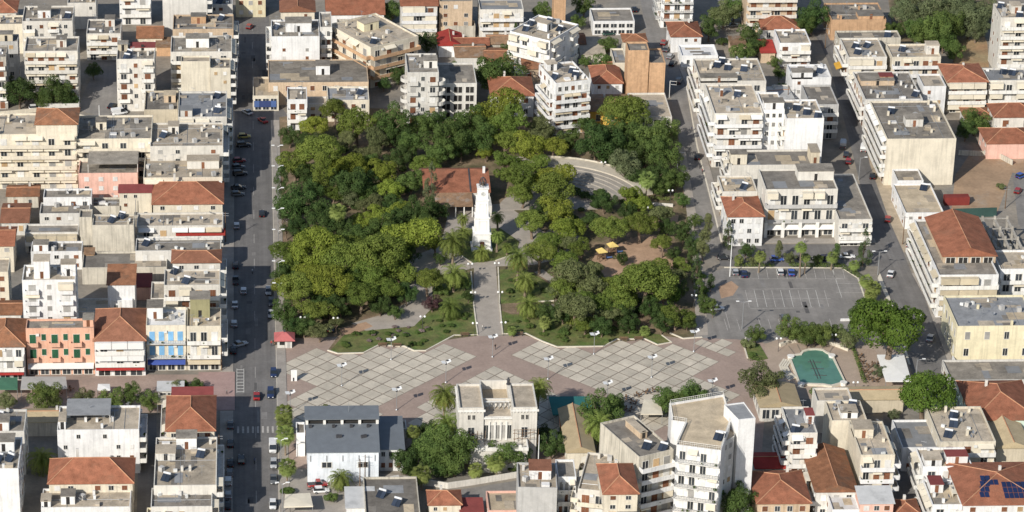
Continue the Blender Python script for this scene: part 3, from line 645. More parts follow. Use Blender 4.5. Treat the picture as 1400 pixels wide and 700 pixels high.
bld('cream house with red hipped roof, beside the shaded street', 209, 304, 279, 250, 8, 'cream', 'win:4', Ef='win:3', roof='hip', rc='tile', rh=3.4, sh='white', name='house', cat='house')
bld('small cream box house, thin red roof edge', 163, 207, 263, 255, 8, 'cream', 'few:3', Ef='few:2', roof='shed', rc='maroon', rh=.5, name='house', cat='house')
bld('white low outhouse, three small windows', 59, 125, 270, 258, 7, 'white', 'win:4', rc='grey', nsol=0, name='outhouse', cat='house')
bld('old flat-roofed house, patched grey roof', 54, 122, 292, 277, 5, 'chalk', 'win:4', rc='dark', nsol=0, name='house', cat='house')
bld('bare concrete box building, blank streaked wall', 126, 183, 308, 293, 10, 'dirty', 'blank', Ef='blank', rc='light', nsol=2, stair=[])
bld('narrow concrete stair block, beside the concrete box', 108, 125.6, 297, 286, 10.5, 'dirty', 'blank', rc='grey', clutter=False)
bld('red-tiled shed house, left of the patched roof', 2, 38, 304, 279, 4, 'chalk', 'win:2', roof='gx', rc='brown', rh=1.4, name='house', cat='house')
bld('cream corner house, red gable roof', -16, 18, 336, 311, 8, 'cream', 'win:2', Ef='few:2', roof='gx', rc='tile', rh=1.8, name='house', cat='house')
bld('low house with tan canvas blinds, below the patched roof', 34, 107, 318, 306, 6, 'chalk', 'drop:5', rc='grey', acol='beige', nsol=0, clutter=False, name='house', cat='house')
bld('low shop terrace, red awning over the street end', 187, 305, 309, 291, 6.5, 'ivory', 'awn:5', Ef='win:2', rc='light', acol='white', nsol=0, sheds=[(.45, -.18, 13.6, 3.2, 4.2, 'redsheet', .7)], stair=[])
bld('flat concrete house with tile heap on the roof', 185, 302, 343, 326, 7.5, 'chalk', 'win:5', Ef='win:2', rc='grey', nsol=1, stair=[])
bld('white sheds in the yard, shutters and grey roofs', 42, 112, 344, 330, 5.5, 'white', 'win:5', rc='grey', nsol=0, stair=[(.05, .1, 4, 3, 2.3)], name='shed', cat='shed')
bld('small orange-brown shed, on the yard wall', 116, 128, 347, 341, 5, 'brick', 'blank', roof='shed', rc='rust', rh=.4, name='shed', cat='shed')
# --- west row towards the pedestrian street
bld('white five-storey block with curved balconies, behind the salmon shophouse', 30, 103, 383, 362, 19, 'white', 'mix:3', Ef='few:3', rc='light', rail='white', nsol=0, sh='grey', stair=[(.22, .2, 4, 4, 5.0, 'white'), (.72, .35, 4.5, 3, 3.4, 'white')])
bld('salmon pink three-storey shophouse, green shutters', 35, 128, 449, 436, 13.2, 'salmon', 'mix:6/white:6', Ef='blank', rc='grey', rail='salmon', sh='green', nsol=0, nf=3, stair=[(.84, .3, 2.6, 4, 2.0, 'salmon')], clutter=False, name='shophouse', pure=True)
bld('white shophouse with red hipped roof, closed white blinds', 129, 198, 466, 424, 10, 'white', 'drop:3/red:3', Ef='few:2', roof='hip', rc='brown', rh=3.6, acol='white', nf=3, name='shophouse', sh='white')
bld('narrow white shophouse, sky-blue shutters', 199.5, 254, 445, 420, 12.8, 'cream', 'balc:4/blue:4', rc='white', sh='blue', nf=3, nsol=0, stair=[(.02, .45, 4, 4.5, 3.2, 'white', 'grey')], name='shophouse', rail='bars', pure=True)
bld('corner shophouse in cream and olive, balconies over the street', 255, 302, 446, 420, 12.5, 'cream', 'balc:3/beige:3', Ef='balc:3', rc='light', nsol=0, nf=3, stair=[(.1, .55, 5, 4.6, 5.2, 'olive', 'grey')], name='shophouse')
bld('pale block with roof terrace, rising behind the corner shophouse', 224, 301, 390, 368, 16, 'ivory', 'balc:4', Ef='balc:2', rc='light', nsol=2, stair=[])
bld('ivory house with small red hipped roof, along the shaded street', 236, 301, 359, 343, 13.5, 'ivory', 'win:3', Ef='balc:2', roof='hip', rc='brown', rh=1.6, name='house', cat='house')
bld('pale low annex, sandy roof', 206, 236, 408, 385, 9, 'ivory', 'blank', rc='light', nsol=0, clutter=False)
bld('white slender house, sloping tile roof and blank front', 147, 184, 389, 366, 10.5, 'white', 'blank', Ef='few:2', roof='shed', rc='oldtile', rh=.9, name='house', cat='house')
bld('white lean-to, in front of the slender house', 150, 181, 411, 404, 6.5, 'white', 'few:2', rc='white', nsol=0, clutter=False, name='lean_to', cat='shed')
bld('low concrete courtyard roof, between white blocks', 104, 149, 426, 408, 4.5, 'chalk', 'blank', rc='light', nsol=0, clutter=False, name='shed', cat='shed')
bld('wide dark flat roof, in the courtyard', 112, 228, 366, 344, 5.0, 'dirty', 'blank', rc='dark', nsol=0, clutter=False, name='shed', cat='shed')
bld('red sheet workshop roof, in the courtyard', 185, 206, 392, 378, 4, 'pink', 'blank', roof='shed', rc='maroon', rh=.8, name='shed', cat='shed')
bld('old house with red hipped roof, glazed white balcony', -22, 33, 474, 438, 9.5, 'white', 'balc:4/red:3', Ef='blank', roof='hip', rc='oldtile', rh=3.0, name='house', cat='house', sh='grey', nf=3)
bld('low brown-tiled roof, behind the glazed balcony house', -10, 28, 430, 412, 6, 'chalk', 'blank', roof='gx', rc='oldtile', rh=1.2, name='shed', cat='shed')
bld('cream tall block, at the west edge', -22, 11, 372, 352, 13, 'cream', 'win:2', Ef='few:2', rc='light', nsol=0, clutter=False)
# --- south-west block
bld('white block with grey roof shed, long blank front', 78, 190, 588, 555, 12, 'white', 'few:6', Ef='balc:3', rc='light', nsol=0, stair=[(.02, .1, 1.6, 4.5, 2.2, 'white')], sheds=[(.1, .35, 10.6, 7.5, 13.7, 'bluegrey', .5)])
bld('cream house with broad red hipped roof, below the white block', 67, 181, 661, 629, 8.5, 'cream', 'win:6', Ef='few:3', roof='hip', rc='tile', rh=3.6, name='house', cat='house')
bld('white flat house with louvred window, at the bottom edge', 56, 178, 694, 668, 6.5, 'white', 'few:5', Ef='few:2', rc='light', nsol=0, stair=[(.0, .1, 2.2, 3.5, 1.7, 'white'), (.22, .25, 3.2, 3.4, 2.2, 'white', 'grey')])
bld('white tall block with cluttered roof, at the west edge', -30, 25, 641, 598, 15, 'white', 'blank', Ef='win:5', rc='grey', nsol=3, stair=[(.3, .6, 5, 4, 2.6, 'white')])
bld('low block with pale parapets, north of the cluttered roof', -30, 33, 590, 560, 12, 'chalk', 'few:3', Ef='win:3', rc='grey', nsol=2, stair=[(.3, .1, 4, 4, 2.4, 'white')])
bld('tan canvas-roofed cafe shelter, under the street trees', 36, 100, 577, 560, 4, 'dirty', 'blank', roof='gx', rc='tan', rh=1.2, name='cafe_shelter', cat='shelter')
bld('tall corner house with orange hipped roof, maroon strip behind', 228, 293, 589, 543, 11, 'cream', 'win:4', Wf='awn:4', Ef='win:5', roof='hip', rc='tile', rh=3.2, name='house', cat='house', acol='cream')
bld('maroon sheet lean-to, behind the orange hipped roof', 236, 290, 543, 533, 9.0, 'cream', 'blank', roof='shed', rc='maroon', rh=.6, name='lean_to', cat='shed')
bld('pale flat-roofed block, stained roof terrace beside the lane', 210, 296, 664, 598, 11, 'ivory', 'blank', Wf='win:5', Ef='balc:5', rc='light', nsol=2, stair=[(.02, .55, 4.5, 4, 2.0, 'chalk', 'light'), (.34, .78, 4.8, 4, 3.0, 'white', 'grey')])
bld('block with bare grey roof, at the bottom edge', 206, 290, 693, 667, 9, 'chalk', 'win:5', Ef='balc:2', rc='dark', nsol=0, stair=[])
bld('cream house with yellow front, cut by the bottom edge', 200, 226, 712, 694, 8, 'yellow', 'win:2', rc='grey', nsol=0, clutter=False, name='house', cat='house')
# --- north block, between the two streets
bld('yellow house, at the end of the shaded street', 322, 363, -4, -18, 7, 'yellow', 'win:3', rc='grey', name='house', cat='house')
bld('white apartment block with blank pink-banded front, grey roof hut', 371, 437, 50, 27, 14, 'white', 'few:2', Wf='balc:4', rc='grey', nsol=1, stair=[(.3, .35, 8, 5, 3, 'white')])
bld('narrow grey-white block, stacked shaded balconies', 437.5, 454, 37, 16, 15, 'chalk', 'balc:2', rc='grey', nsol=0)
bld('cluster house with cream gable, behind the white block', 384, 430, 16, 2, 9, 'cream', 'few:2', roof='gy', rc='brown', rh=2, name='house', cat='house')
bld('long terracotta-roofed hall, white walls', 447, 525, 20, 2, 5.5, 'white', 'few:4', roof='gx', rc='tile', rh=3.2, name='hall', cat='house')
bld('dark low roof, between the hall and the angled block', 462, 506, 46, 26, 5, 'dirty', 'blank', rc='dark', nsol=1, clutter=False, name='shed', cat='shed')
bld('angled cream apartment block, maroon balconies', 507, 572, 65, 33, 13.5, 'cream', 'awn:4', Wf='awn:4', y1=49, rc='light', nsol=1, rail='brick', stair=[(.35, .55, 5.5, 4, 2.6, 'yellow')])
bld('wide grey flat-roofed hall, brown roof edge', 367, 504, 113, 82, 7.5, 'palebrick', 'win:8', rc='grey', nsol=0, stair=[(.48, .35, 4.2, 4.4, 3.0, 'white')], par=.25, clutter=False, name='market_hall')
bld('single-storey shop with blue signboards, by the shaded street', 346, 381, 131, 105, 5, 'cream', 'glassy:3', Wf='win:3', rc='sand', nsol=0, clutter=False, name='shop')
bld('white narrow three-storey house, small balconies at the park edge', 393, 420, 136, 119, 10, 'white', 'balc:2', Wf='few:2', rc='grey', nsol=0, stair=[])
bld('low grey-roofed house, cream walls behind the pines', 448, 505, 137, 118, 7, 'cream', 'win:4', rc='bluegrey', nsol=1, stair=[])
bld('cream annex, below the wide hall', 420.5, 447, 142, 132, 5, 'ivory', 'win:2', rc='light', nsol=0, clutter=False, name='shed')
bld('unfinished white tower block, rounded balconies', 557, 600, 99, 73, 17, 'chalk', 'mix:3', Wf='few:2', rc='grey', nsol=0, stair=[(.55, .3, 4, 4, 2.4, 'chalk')], rail='chalk')
bld('unfinished rounded wing, open floors beside the white tower', 601, 652, 114, 86, 11.5, 'chalk', 'frame:3', Wf='blank', rc='grey', nsol=0, stair=[], clutter=False)
bld('balconied block with small red gables, canvas blinds', 549, 598, 8, -8, 11, 'ivory', 'drop:3', roof='gx', rc='tile', rh=2, acol='cream', rail='white')
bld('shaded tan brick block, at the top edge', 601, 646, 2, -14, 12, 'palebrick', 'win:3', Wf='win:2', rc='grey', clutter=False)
bld('pale yellow house with grey roof, plants on the long balcony', 656, 716, 13, -2, 9.5, 'ivory', 'balc:4', Wf='win:2', rc='bluegrey', nsol=0, clutter=False, rail='white', name='house', cat='house', sh='tan')
bld('white block set at an angle, four solar panels on the roof', 752, 791, 56, None, 13.5, 'white', 'mix:3', Wf='balc:4', y1=33, depth=14.5, rc='light', nsol=4, sh='white')
bld('white apartment block, beige blinds on three sides', 757, 806, 126, 105, 14, 'white', 'awn:4', Wf='awn:4', y1=121, rc='light', nsol=0, stair=[], clutter=False, acol='beige', rail='white')
bld('penthouse floor with cluttered roof, on the white blind-fronted block', 760, 807, 114, 88, 17, 'white', 'win:5', Wf='win:4', y1=109, rc='light', nsol=3, z0=13.3, name='penthouse', stair=[(.1, .7, 3, 3, 2.2)])
bld('white park-side house, broad red hipped roof', 672, 730, 131, 107, 7, 'white', 'win:3', Wf='few:2', roof='hip', rc='tile', rh=3, name='house', cat='house')
bld('whitewashed cottage, red hipped roof by the angled block', 812, 851, 114, 91, 5.5, 'white', 'few:3', roof='hip', rc='tile', rh=2.3, name='cottage', cat='house')
bld('bare brick tower block, unfinished front', 859, 888, 69, 57, 16.5, 'brick', 'blank', Wf='blank', rc='dark', nsol=0, clutter=False)
bld('lower brick wing, beside the bare brick tower', 888.4, 910, 86, 66, 12.5, 'brick', 'blank', rc='dark', nsol=0, clutter=False)
bld('flat cream shop, pale roof beside the east street', 867, 919, 160, 127, 5.2, 'ivory', 'glassy:4', Wf='few:3', rc='light', nsol=0, clutter=False, name='shop')
bld('yellow ochre house, brown corrugated roof at the park edge', 807, 868, 152, 130, 4.6, 'ochre', 'win:3', Wf='few:2', roof='gx', rc='rust', rh=1.2, name='house', cat='house')
bld('small cream tower house, orange tile top', 853, 884, 57, 47, 6.5, 'cream', 'few:2', Wf='few:1', roof='hip', rc='oldtile', rh=1.2, name='house', cat='house')
bld('cream blind house, below the orange tile top', 840, 858, 86, 66, 7, 'cream', 'blank', Wf='few:2', rc='grey', nsol=0, clutter=False, name='house', cat='house')
bld('garage with grey roof, white front and parked cars', 811, 868, 29, 11, 4.8, 'white', 'glassy:5', Wf='few:2', rc='dark', nsol=0, clutter=False, name='garage')
bld('brown bare tower, at the top edge', 758, 774, -6, -16, 12, 'brick', 'blank', rc='dark', clutter=False)
bld('ruined shed, pale sagging roof beside the angled white block', 795, 827, 74, 54, 3.2, 'dirty', 'blank', roof='shed', rc='light', rh=.8, name='shed', cat='shed')
bld('grey old cottage, low roofs among yards', 624, 664, 78, 60, 4, 'chalk', 'few:2', roof='gx', rc='rust', rh=1.2, name='cottage', cat='house')
bld('mossy old cottage, sheet roof beside the grey one', 664.5, 700, 84, 66, 4, 'dirty', 'few:2', roof='gx', rc='oldtile', rh=1.3, name='cottage', cat='house')
bld('tiny white house, bright red sheet roof', 600, 632, 62, 46, 4, 'white', 'few:2', roof='gy', rc='redsheet', rh=1.5, name='cottage', cat='house')
bld('orange-roofed low house, behind the old cottages', 622, 668, 62, 52, 4, 'dirty', 'blank', roof='gx', rc='tile', rh=1.2, name='cottage', cat='house')
bld('shack with brown tile roof, between white blocks', 716, 760, 94, 75, 4.5, 'palebrick', 'win:3', roof='gx', rc='oldtile', rh=1.4, name='cottage', cat='house')
bld('pale concrete house, weathered flat roof at the top', 608, 650, 36, 28, 4, 'dirty', 'few:2', rc='grey', nsol=0, name='house', cat='house')
bld('cottage with old tiles, beside the garage road', 826, 852, 96, 84, 4, 'white', 'few:1', roof='gx', rc='oldtile', rh=1.2, name='cottage', cat='house')
# --- north-east block
bld('white apartment block, brown balcony doors by the east street', 905, 949, -10, -26, 12, 'white', 'balc:3', Wf='balc:3', rc='grey', rail='bars')
bld('old house with patched red roof, beside the east street', 918, 959, 50, 31, 5.5, 'white', 'few:3', Wf='win:3', roof='hip', rc='tile', rh=2, name='house', cat='house')
bld('white-coated flat-roofed house, low walls', 932, 982, 76, 61, 4, 'white', 'few:3', Wf='win:2', rc='white', nsol=0, clutter=False, name='house', cat='house')
bld('pinkish apartment block, open loggias', 1022, 1091, -12, -28, 14, 'palebrick', 'balc:4', Wf='few:2', rc='grey', rail='ivory')
bld('low house with red hipped roof, under the pinkish block', 1042, 1092, 40, 24, 4.2, 'chalk', 'win:3', Wf='few:2', roof='hip', rc='tile', rh=2.4, name='house', cat='house')
bld('white two-storey house, pale roof and shaded balcony', 1066, 1109, 59, 40, 8, 'white', 'balc:3', Wf='few:2', rc='light', nsol=0, name='house', cat='house', stair=[])
bld('unfinished brick hall, rubble-strewn grey roof', 1137, 1212, 27, 4, 7, 'brick', 'blank', Wf='few:3', rc='dark', nsol=0, par=.5, stair=[(.5, .05, 8, 5, 1.4, 'brick', 'dark')])
bld('orange brick shed, small red roof in the garden', 1041, 1060, 72, 58, 3.5, 'palebrick', 'blank', roof='shed', rc='redsheet', rh=.8, name='shed', cat='shed')
bld('grey-roofed back wing, solar panels in a row', 958, 1048, 111, 80, 13, 'ivory', 'balc:4', Wf='balc:4', rc='light', nsol=4, stair=[(.0, .0, 11, 3.2, 1.6, 'ivory', 'grey')])
bld('large cream apartment block, stacked white balconies facing the square', 977, 1044, 155, 115, 17, 'ivory', 'awn:4', Wf='balc:6', rc='light', nsol=1, rail='white', stair=[(.24, .62, .9, .9, 2.6, 'white')], acol='white')
bld('white stair tower, between two apartment blocks', 1044.4, 1073, 150, 126, 17.5, 'white', 'win:3', rc='light', nsol=0, sh='grey', stair=[(.05, .1, 6, 3.5, 2.2, 'white', 'grey')], clutter=False)
bld('white blank-walled block, tilted solar array on the roof', 1075, 1127, 162, 136, 16, 'white', 'blank', Wf='balc:3', rc='light', nsol=3, stair=[])
bld('low white roof with hut, in the yard behind', 1083, 1137, 106, 88, 9, 'white', 'few:3', Wf='few:2', rc='white', nsol=1, stair=[(.0, .0, 6.2, 3.2, 2.2, 'white', 'grey')])
bld('grey block with dark flat roof, beside the east alley', 1107, 1147, 143, 116, 11, 'grey', 'balc:2', Wf='few:2', Ef='few:3', rc='dark', nsol=0, stair=[], clutter=False)
bld('two-storey cream house with long beige blind, solar heaters above', 1160, 1213, 78, 52, 9, 'ivory', 'drop:3', Wf='balc:4', rc='light', nsol=3, acol='cream', stair=[], name='house', cat='house')
bld('rubble-roofed shed block, behind the beige-blind house', 1146, 1232, 52, 42, 8, 'dirty', 'blank', Wf='few:2', rc='dark', nsol=1, clutter=False)
bld('cream house with brown shutters, small white roof tower', 1220, 1287, 78, 60, 9, 'cream', 'balc:5', Wf='few:2', rc='light', nsol=1, stair=[(.74, .3, 4.4, 3.4, 3, 'ivory')], name='house', cat='house', rail='white')
bld('unfinished block, open roof frames and red sheets', 1183, 1262, 136, 98, 9.5, 'chalk', 'frame:5', Wf='balc:6', rc='dark', nsol=1, stair=[(.05, .55, 10, 6, 1.6, 'palebrick', 'grey'), (.4, .65, 4, 3, 2.0, 'brick', 'maroon')])
bld('white sloping party wall block, red sheet edge', 1262.5, 1294, 118, 101, 10, 'white', 'few:2', rc='light', nsol=0, clutter=False)
bld('tall cream block with one huge blank wall, grey roof', 1213, 1308, 190, 138, 14.5, 'cream', 'blank', Wf='awn:7', rc='grey', nsol=1, stair=[(.36, .35, 5, 4, 2.4, 'chalk')], acol='white')
bld('house with red roof and drawn cream blinds, beside the sandy lot', 1296, 1350, 112, 88, 10, 'cream', 'drop:3', Wf='few:3', roof='hip', rc='tile', rh=2, acol='cream', name='house', cat='house')
bld('grey-roofed house with cream blinds, two solar heaters', 1352, 1410, 110, 93, 10, 'ivory', 'drop:3', Wf='few:2', rc='bluegrey', nsol=2, stair=[], acol='cream', name='house', cat='house')
bld('tall cream apartment block, balconies in the top corner', 1369, 1420, 24, 5, 19, 'ivory', 'awn:3', Wf='few:4', rc='light', nsol=2, acol='cream')
bld('low brown-roofed house, beside the garden trees', 1321, 1362, 163, 148, 4.2, 'ivory', 'few:2', roof='hip', rc='oldtile', rh=1.8, name='house', cat='house')
bld('pink-walled villa, stepped red roofs at the east edge', 1360, 1420, 160, 143, 7, 'ivory', 'balc:2', Wf='win:2', roof='hip', rc='tile', rh=2.4, name='house', cat='house')
bld('villa wing with red roof, above the sandy lot', 1350, 1420, 196, 176, 5, 'pink', 'few:3', Wf='win:3', roof='hip', rc='tile', rh=2.4, name='house', cat='house')
# --- bank block by the car park
bld('ivory bank with grey roof, pilasters and glass shopfront', 1047, 1146, 259, 231, 14, 'ivory', 'balc:6/white:6', Wf='few:4', rc='dark', nsol=0, nf=3, rail='grey', stair=[(.5, .5, 10, 5, 2.8, 'ivory', 'grey')], clutter=False, name='bank', sh='glass')
bld('long low grey roof, cream back wall north of the bank', 1000, 1122, 226, 205, 9.5, 'ivory', 'blank', Wf='balc:4', rc='dark', nsol=0, stair=[(.0, .15, 4.6, 3.4, 3.2, 'cream', 'grey'), (.9, .15, 3, 6, 3.6, 'beige', 'light')], clutter=False)
bld('white house with red hipped roof, beside the bank', 996, 1044, 296, 270, 9, 'white', 'win:4', Wf='win:4', roof='hip', rc='tile', rh=2.0, name='house', cat='house', sh='white')
bld('pale terrace roof with solar heater, behind the red-roofed house', 988, 1036, 262, 240, 8, 'ivory', 'blank', Wf='balc:4', rc='sand', nsol=1, stair=[])
bld('grey flat-roofed wing with balcony, over the corner shop', 1147, 1193, 300, 238, 8, 'ivory', 'balc:3/white:3', Ef='few:4', rc='grey', nsol=0, stair=[], clutter=False, sh='white')
# --- east side
bld('sandy-roofed low house, stained screed beside the blank wall', 1238, 1291, 291, 251, 5, 'white', 'few:4', Wf='win:4', rc='sand', nsol=1, stair=[], clutter=False, name='house', cat='house')
bld('small white hut with grey roof, below the blank wall', 1227, 1263, 247, 231, 5.2, 'white', 'few:3', rc='grey', nsol=0, clutter=False, name='hut', cat='shed')
bld('apartment block with wide orange tiled roof, white corner', 1284, 1366, 376, 300, 12.5, 'white', 'drop:3', Wf='awn:7', rc='grey', nsol=0, stair=[], acol='beige', clutter=False)
bld('orange tiled penthouse roof, on the white-cornered block', 1290, 1362, 350, 298, 14, 'palebrick', 'frame:4', roof='gy', rc='tile', rh=2.4, z0=11.8, name='roof_pavilion', cat='building')
bld('white block with blue-grey balconies, behind the yellow school', 1368, 1420, 368, 342, 10, 'white', 'balc:3', Wf='few:2', rc='light', nsol=0, sh='grey')
bld('pale yellow two-storey school block, grey roof', 1309, 1420, 446, 404, 10, 'yellow', 'win:4', Wf='win:5', rc='bluegrey', nsol=0, nf=2, stair=[], sh='grey')
bld('rough low roof, in front of the yellow school', 1300, 1420, 520, 492, 3.2, 'chalk', 'blank', Wf='win:4', rc='grey', nsol=0, clutter=False, name='annex', stair=[])
bld('mint-walled house with broad brown-red roof, at the east edge', 1332, 1420, 574, 522, 6, 'mint', 'win:4', Wf='win:4', roof='hip', rc='tile', rh=3.4, name='house', cat='house')
# --- south-east block
bld('white-walled house, pale roof with four solar panels', 1285, 1362, 604, 556, 9, 'cream', 'balc:3', Wf='few:3', rc='light', nsol=3, stair=[], name='house', cat='house')
bld('tan gabled shed roof, right of the solar house', 1363, 1408, 612, 572, 5, 'beige', 'blank', roof='gy', rc='tan', rh=1.6, name='shed', cat='shed')
bld('blue-grey flat roof, beside the dark lane', 1234, 1292, 612, 574, 6.5, 'white', 'win:3', Wf='win:4', rc='bluegrey', nsol=0, stair=[], clutter=False)
bld('stepped white house, rubble terrace and maroon hut', 1262, 1330, 638, 612, 9, 'white', 'balc:3', Wf='balc:3', rc='light', nsol=0, stair=[(.05, .1, 4, 4, 1.8, 'white'), (.5, .2, 5, 3, 2.2, 'white', 'maroon')], name='house', cat='house')
bld('house with terracotta roof, blue solar panels in rows', 1318, 1430, 690, 634, 8.5, 'white', 'win:5', Wf='balc:4', roof='hip', rc='tile', rh=2.8, name='house', cat='house')
bld('white stepped balcony house, plants on terraces', 1275, 1316, 690, 656, 8, 'white', 'balc:2', Wf='awn:4', rc='light', nsol=0, stair=[(.1, .55, 3, 4, 2.2, 'white', 'maroon')], name='house', cat='house')
bld('cream apartment block with pale roof, white slab balconies', 1177, 1224, 622, 576, 13, 'cream', 'balc:3', Wf='blank', Ef='balc:4', rc='light', nsol=0, rail='white', stair=[(.0, .55, 4.5, 4.5, 2.4, 'cream')])
bld('cream wing with tank stand, north of the slab balconies', 1137, 1186, 575, 548, 12, 'cream', 'blank', Wf='blank', rc='light', nsol=2, stair=[(.3, .2, 4, 4, 1.6, 'white')], )
bld('cream low wing with white parapet, by the fountain', 1117, 1166, 548, 530, 9, 'ivory', 'blank', Wf='blank', rc='light', nsol=0, clutter=False, stair=[])
bld('long tan shelter roof, beside the fountain court', 1158, 1236, 546, 530, 4.0, 'beige', 'blank', roof='gx', rc='tan', rh=.9, name='shelter', cat='shelter')
bld('narrow apartment block, laundry balconies facing west', 1080, 1118, 592, 556, 14, 'ivory', 'balc:2', Wf='awn:6', rc='bluegrey', nsol=1, stair=[(.7, .4, 3.5, 3.5, 2.4, 'white', 'maroon')], acol='white')
bld('old red-tiled roof, wedged behind the cream blocks', 1116, 1172, 672, 616, 7.5, 'chalk', 'win:3', Wf='balc:4', roof='gy', rc='oldtile', rh=1.8, name='house', cat='house')
bld('white flat house, bright roof at the bottom edge', 1138, 1176, 697, 674, 6.5, 'white', 'few:2', Wf='few:2', rc='white', nsol=0, clutter=False, name='house', cat='house')
bld('pinkish house with grey sloping roof, at the bottom edge', 1176.5, 1222, 688, 670, 8.5, 'pink', 'win:3', roof='shed', rc='silver', rh=.9, name='house', cat='house')
bld('orange-roofed cottage, by the dark lane', 1224, 1258, 704, 684, 5, 'chalk', 'few:2', roof='hip', rc='tile', rh=1.5, name='cottage', cat='house')
bld('house with orange hipped roof, beside the lattice mast', 1036, 1108, 688, 645, 6.5, 'palebrick', 'win:4', Wf='few:3', roof='hip', rc='tile', rh=2.6, name='house', cat='house')
bld('dark red shed roof, in the shadow of the white tower', 1034, 1078, 640, 620, 4.5, 'chalk', 'blank', roof='gx', rc='redsheet', rh=1.0, name='shed', cat='shed')
bld('tan canvas restaurant roof, by the fountain trees', 1040, 1094, 556, 527, 4.2, 'ivory', 'glassy:4', Wf='glassy:3', roof='gy', rc='tan', rh=1.4, name='restaurant', cat='shelter')
# --- tall pair on the south edge of the square
bld('grey stepped block with dark sheet roof, joined to the white tower', 874, 921, 625, 578, 19, 'dirty', 'balc:3', Wf='blank', y1=614, rc='dark', nsol=2, rail='white', stair=[(.55, .45, 1.8, 7, 1.6, 'palebrick', 'light')], clutter=False)
# --- south edge: warehouse, neoclassical building and yards
bld('grey annex with slate sheet roof, joined to the warehouse', 517, 552, 614, 574, 6, 'white', 'win:3', rc='slate', nsol=0, clutter=False, roof='shed', rh=.8, name='annex', cat='warehouse')
bld('low white link wing, west of the warehouse', 405, 417, 592, 577, 6.5, 'white', 'blank', rc='grey', nsol=0, clutter=False, name='annex', cat='warehouse')
bld('low garden house with grey roof, in the yard', 540, 556, 586, 574, 3.5, 'chalk', 'few:1', rc='grey', nsol=0, clutter=False, name='shed', cat='shed')
bld('small house with orange hipped roof, at the bottom of the lane', 587, 630, 690, 672, 5, 'cream', 'few:3', roof='hip', rc='tile', rh=1.9, name='cottage', cat='house')
bld('dull flat roof with solar heaters, bottom yard', 500, 575, 706, 652, 5, 'dirty', 'blank', rc='dark', nsol=2, stair=[], clutter=False, name='house', cat='house')
bld('ribbed white shed roof, beside the bottom yard', 474, 512, 694, 669, 4, 'white', 'blank', roof='shed', rc='silver', rh=.5, name='shed', cat='shed')
bld('maroon-roofed low shed, bottom lane', 630, 660, 699, 684, 3.5, 'brick', 'blank', roof='shed', rc='maroon', rh=.5, name='shed', cat='shed')
bld('pinkish walled terrace house, bottom lane', 668, 716, 698, 671, 5, 'pink', 'few:3', Wf='few:2', rc='sand', nsol=0, clutter=False, name='house', cat='house')
bld('tall grey party-wall block, brown tiled roof hut', 708, 762, 666, 632, 14.5, 'grey', 'blank', Wf='blank', rc='light', nsol=0, stair=[(.3, .4, 5.0, 5, 2.4, 'white', 'brown')], y1=667)
bld('grey-roofed white wing, joined to the party-wall block', 762.5, 788, 652, 628, 13, 'white', 'balc:3', rc='grey', nsol=0, stair=[], y1=652, clutter=False)
bld('pale apartment block with stained roof, solar pair and balconies', 790, 868, 668, 618, 13, 'ivory', 'balc:4', Wf='balc:5', rc='light', nsol=2, y1=676, stair=[], rail='cream')
bld('orange hipped roof penthouse, on the stained pale block', 826, 872, 675, 636, 17, 'cream', 'win:2', Wf='win:2', roof='hip', rc='tile', rh=2.4, z0=12.3, name='penthouse', cat='building')
bld('tan gabled cafe hall, behind the palm', 776, 812, 618, 560, 4.6, 'cream', 'blank', Wf='few:3', roof='gy', rc='tan', rh=1.5, name='cafe_hall', cat='shelter')

polybld('seven-storey white apartment tower, brown flat roof and railings', [(925, 608), (986, 616), (1000, 574), (989, 539), (915, 551), (918, 574), (937, 577)], 23, 'white', {0: 'balc:4', 5: 'blank'}, rc='sand', rail='bars', sh='white', nf=7)
polybld('tall white lift shaft block, blank bright wall', [(1010, 574), (1033, 571.5), (1017, 549.5), (990, 553)], 25.5, 'white', {}, rc='bluegrey', par=.25)
polybld('recessed grey shaft, between the white tower and its lift block', [(987, 606), (1004, 597), (1006, 575), (992, 577)], 21.5, 'chalk', {0: 'win:2'}, rc='light', sh='grey', par=.3)

bld('pale low block, cut by the top edge beside the white balconies', 92, 131, 4, -12, 9, 'ivory', 'few:3', Ef='few:2', rc='grey', nsol=0)
bld('blue-grey roofed house, cut by the top edge near the wide street', 286, 318, 6, -8, 8, 'chalk', 'win:3', Ef='few:2', rc='bluegrey', nsol=1)
bld('rusty lean-to shed, beside the brown-tiled cottage', 214, 233, 64, 54, 3.2, 'brick', 'blank', roof='shed', rc='rust', rh=.6, name='shed', cat='shed')
bld('grey tin shed, behind the mossy cottages', 702, 722, 100, 88, 3, 'dirty', 'few:1', roof='gx', rc='silver', rh=.9, name='shed', cat='shed')
bld('weathered barn with rusty roof, below the plant balcony house', 668, 706, 60, 48, 4, 'dirty', 'few:2', roof='gx', rc='rust', rh=1.3, name='shed', cat='shed')
bld('brown-tiled yard house, beside the whitewashed cottage', 776, 800, 60, 46, 4, 'chalk', 'few:1', roof='gx', rc='oldtile', rh=1.1, name='cottage', cat='house')
bld('tin-roofed garden shed, below the pinkish apartment block', 1000, 1020, 62, 52, 3, 'palebrick', 'blank', roof='shed', rc='rust', rh=.6, name='shed', cat='shed')
bld('pale yard store with flat roof, behind the stair tower', 1060, 1082, 128, 116, 5, 'chalk', 'few:2', rc='grey', nsol=0, name='shed', cat='shed')
bld('white metal shed, angled in the yard east of the stair tower', 1056, 1084, 136, 120, 4.5, 'white', 'blank', roof='gx', rc='silver', rh=.8, name='shed', cat='shed', y1=134)
bld('grey workshop roof, in the gap below the pink house', 126, 164, 282, 270, 4, 'dirty', 'few:2', rc='dark', nsol=0, name='shed', cat='shed')
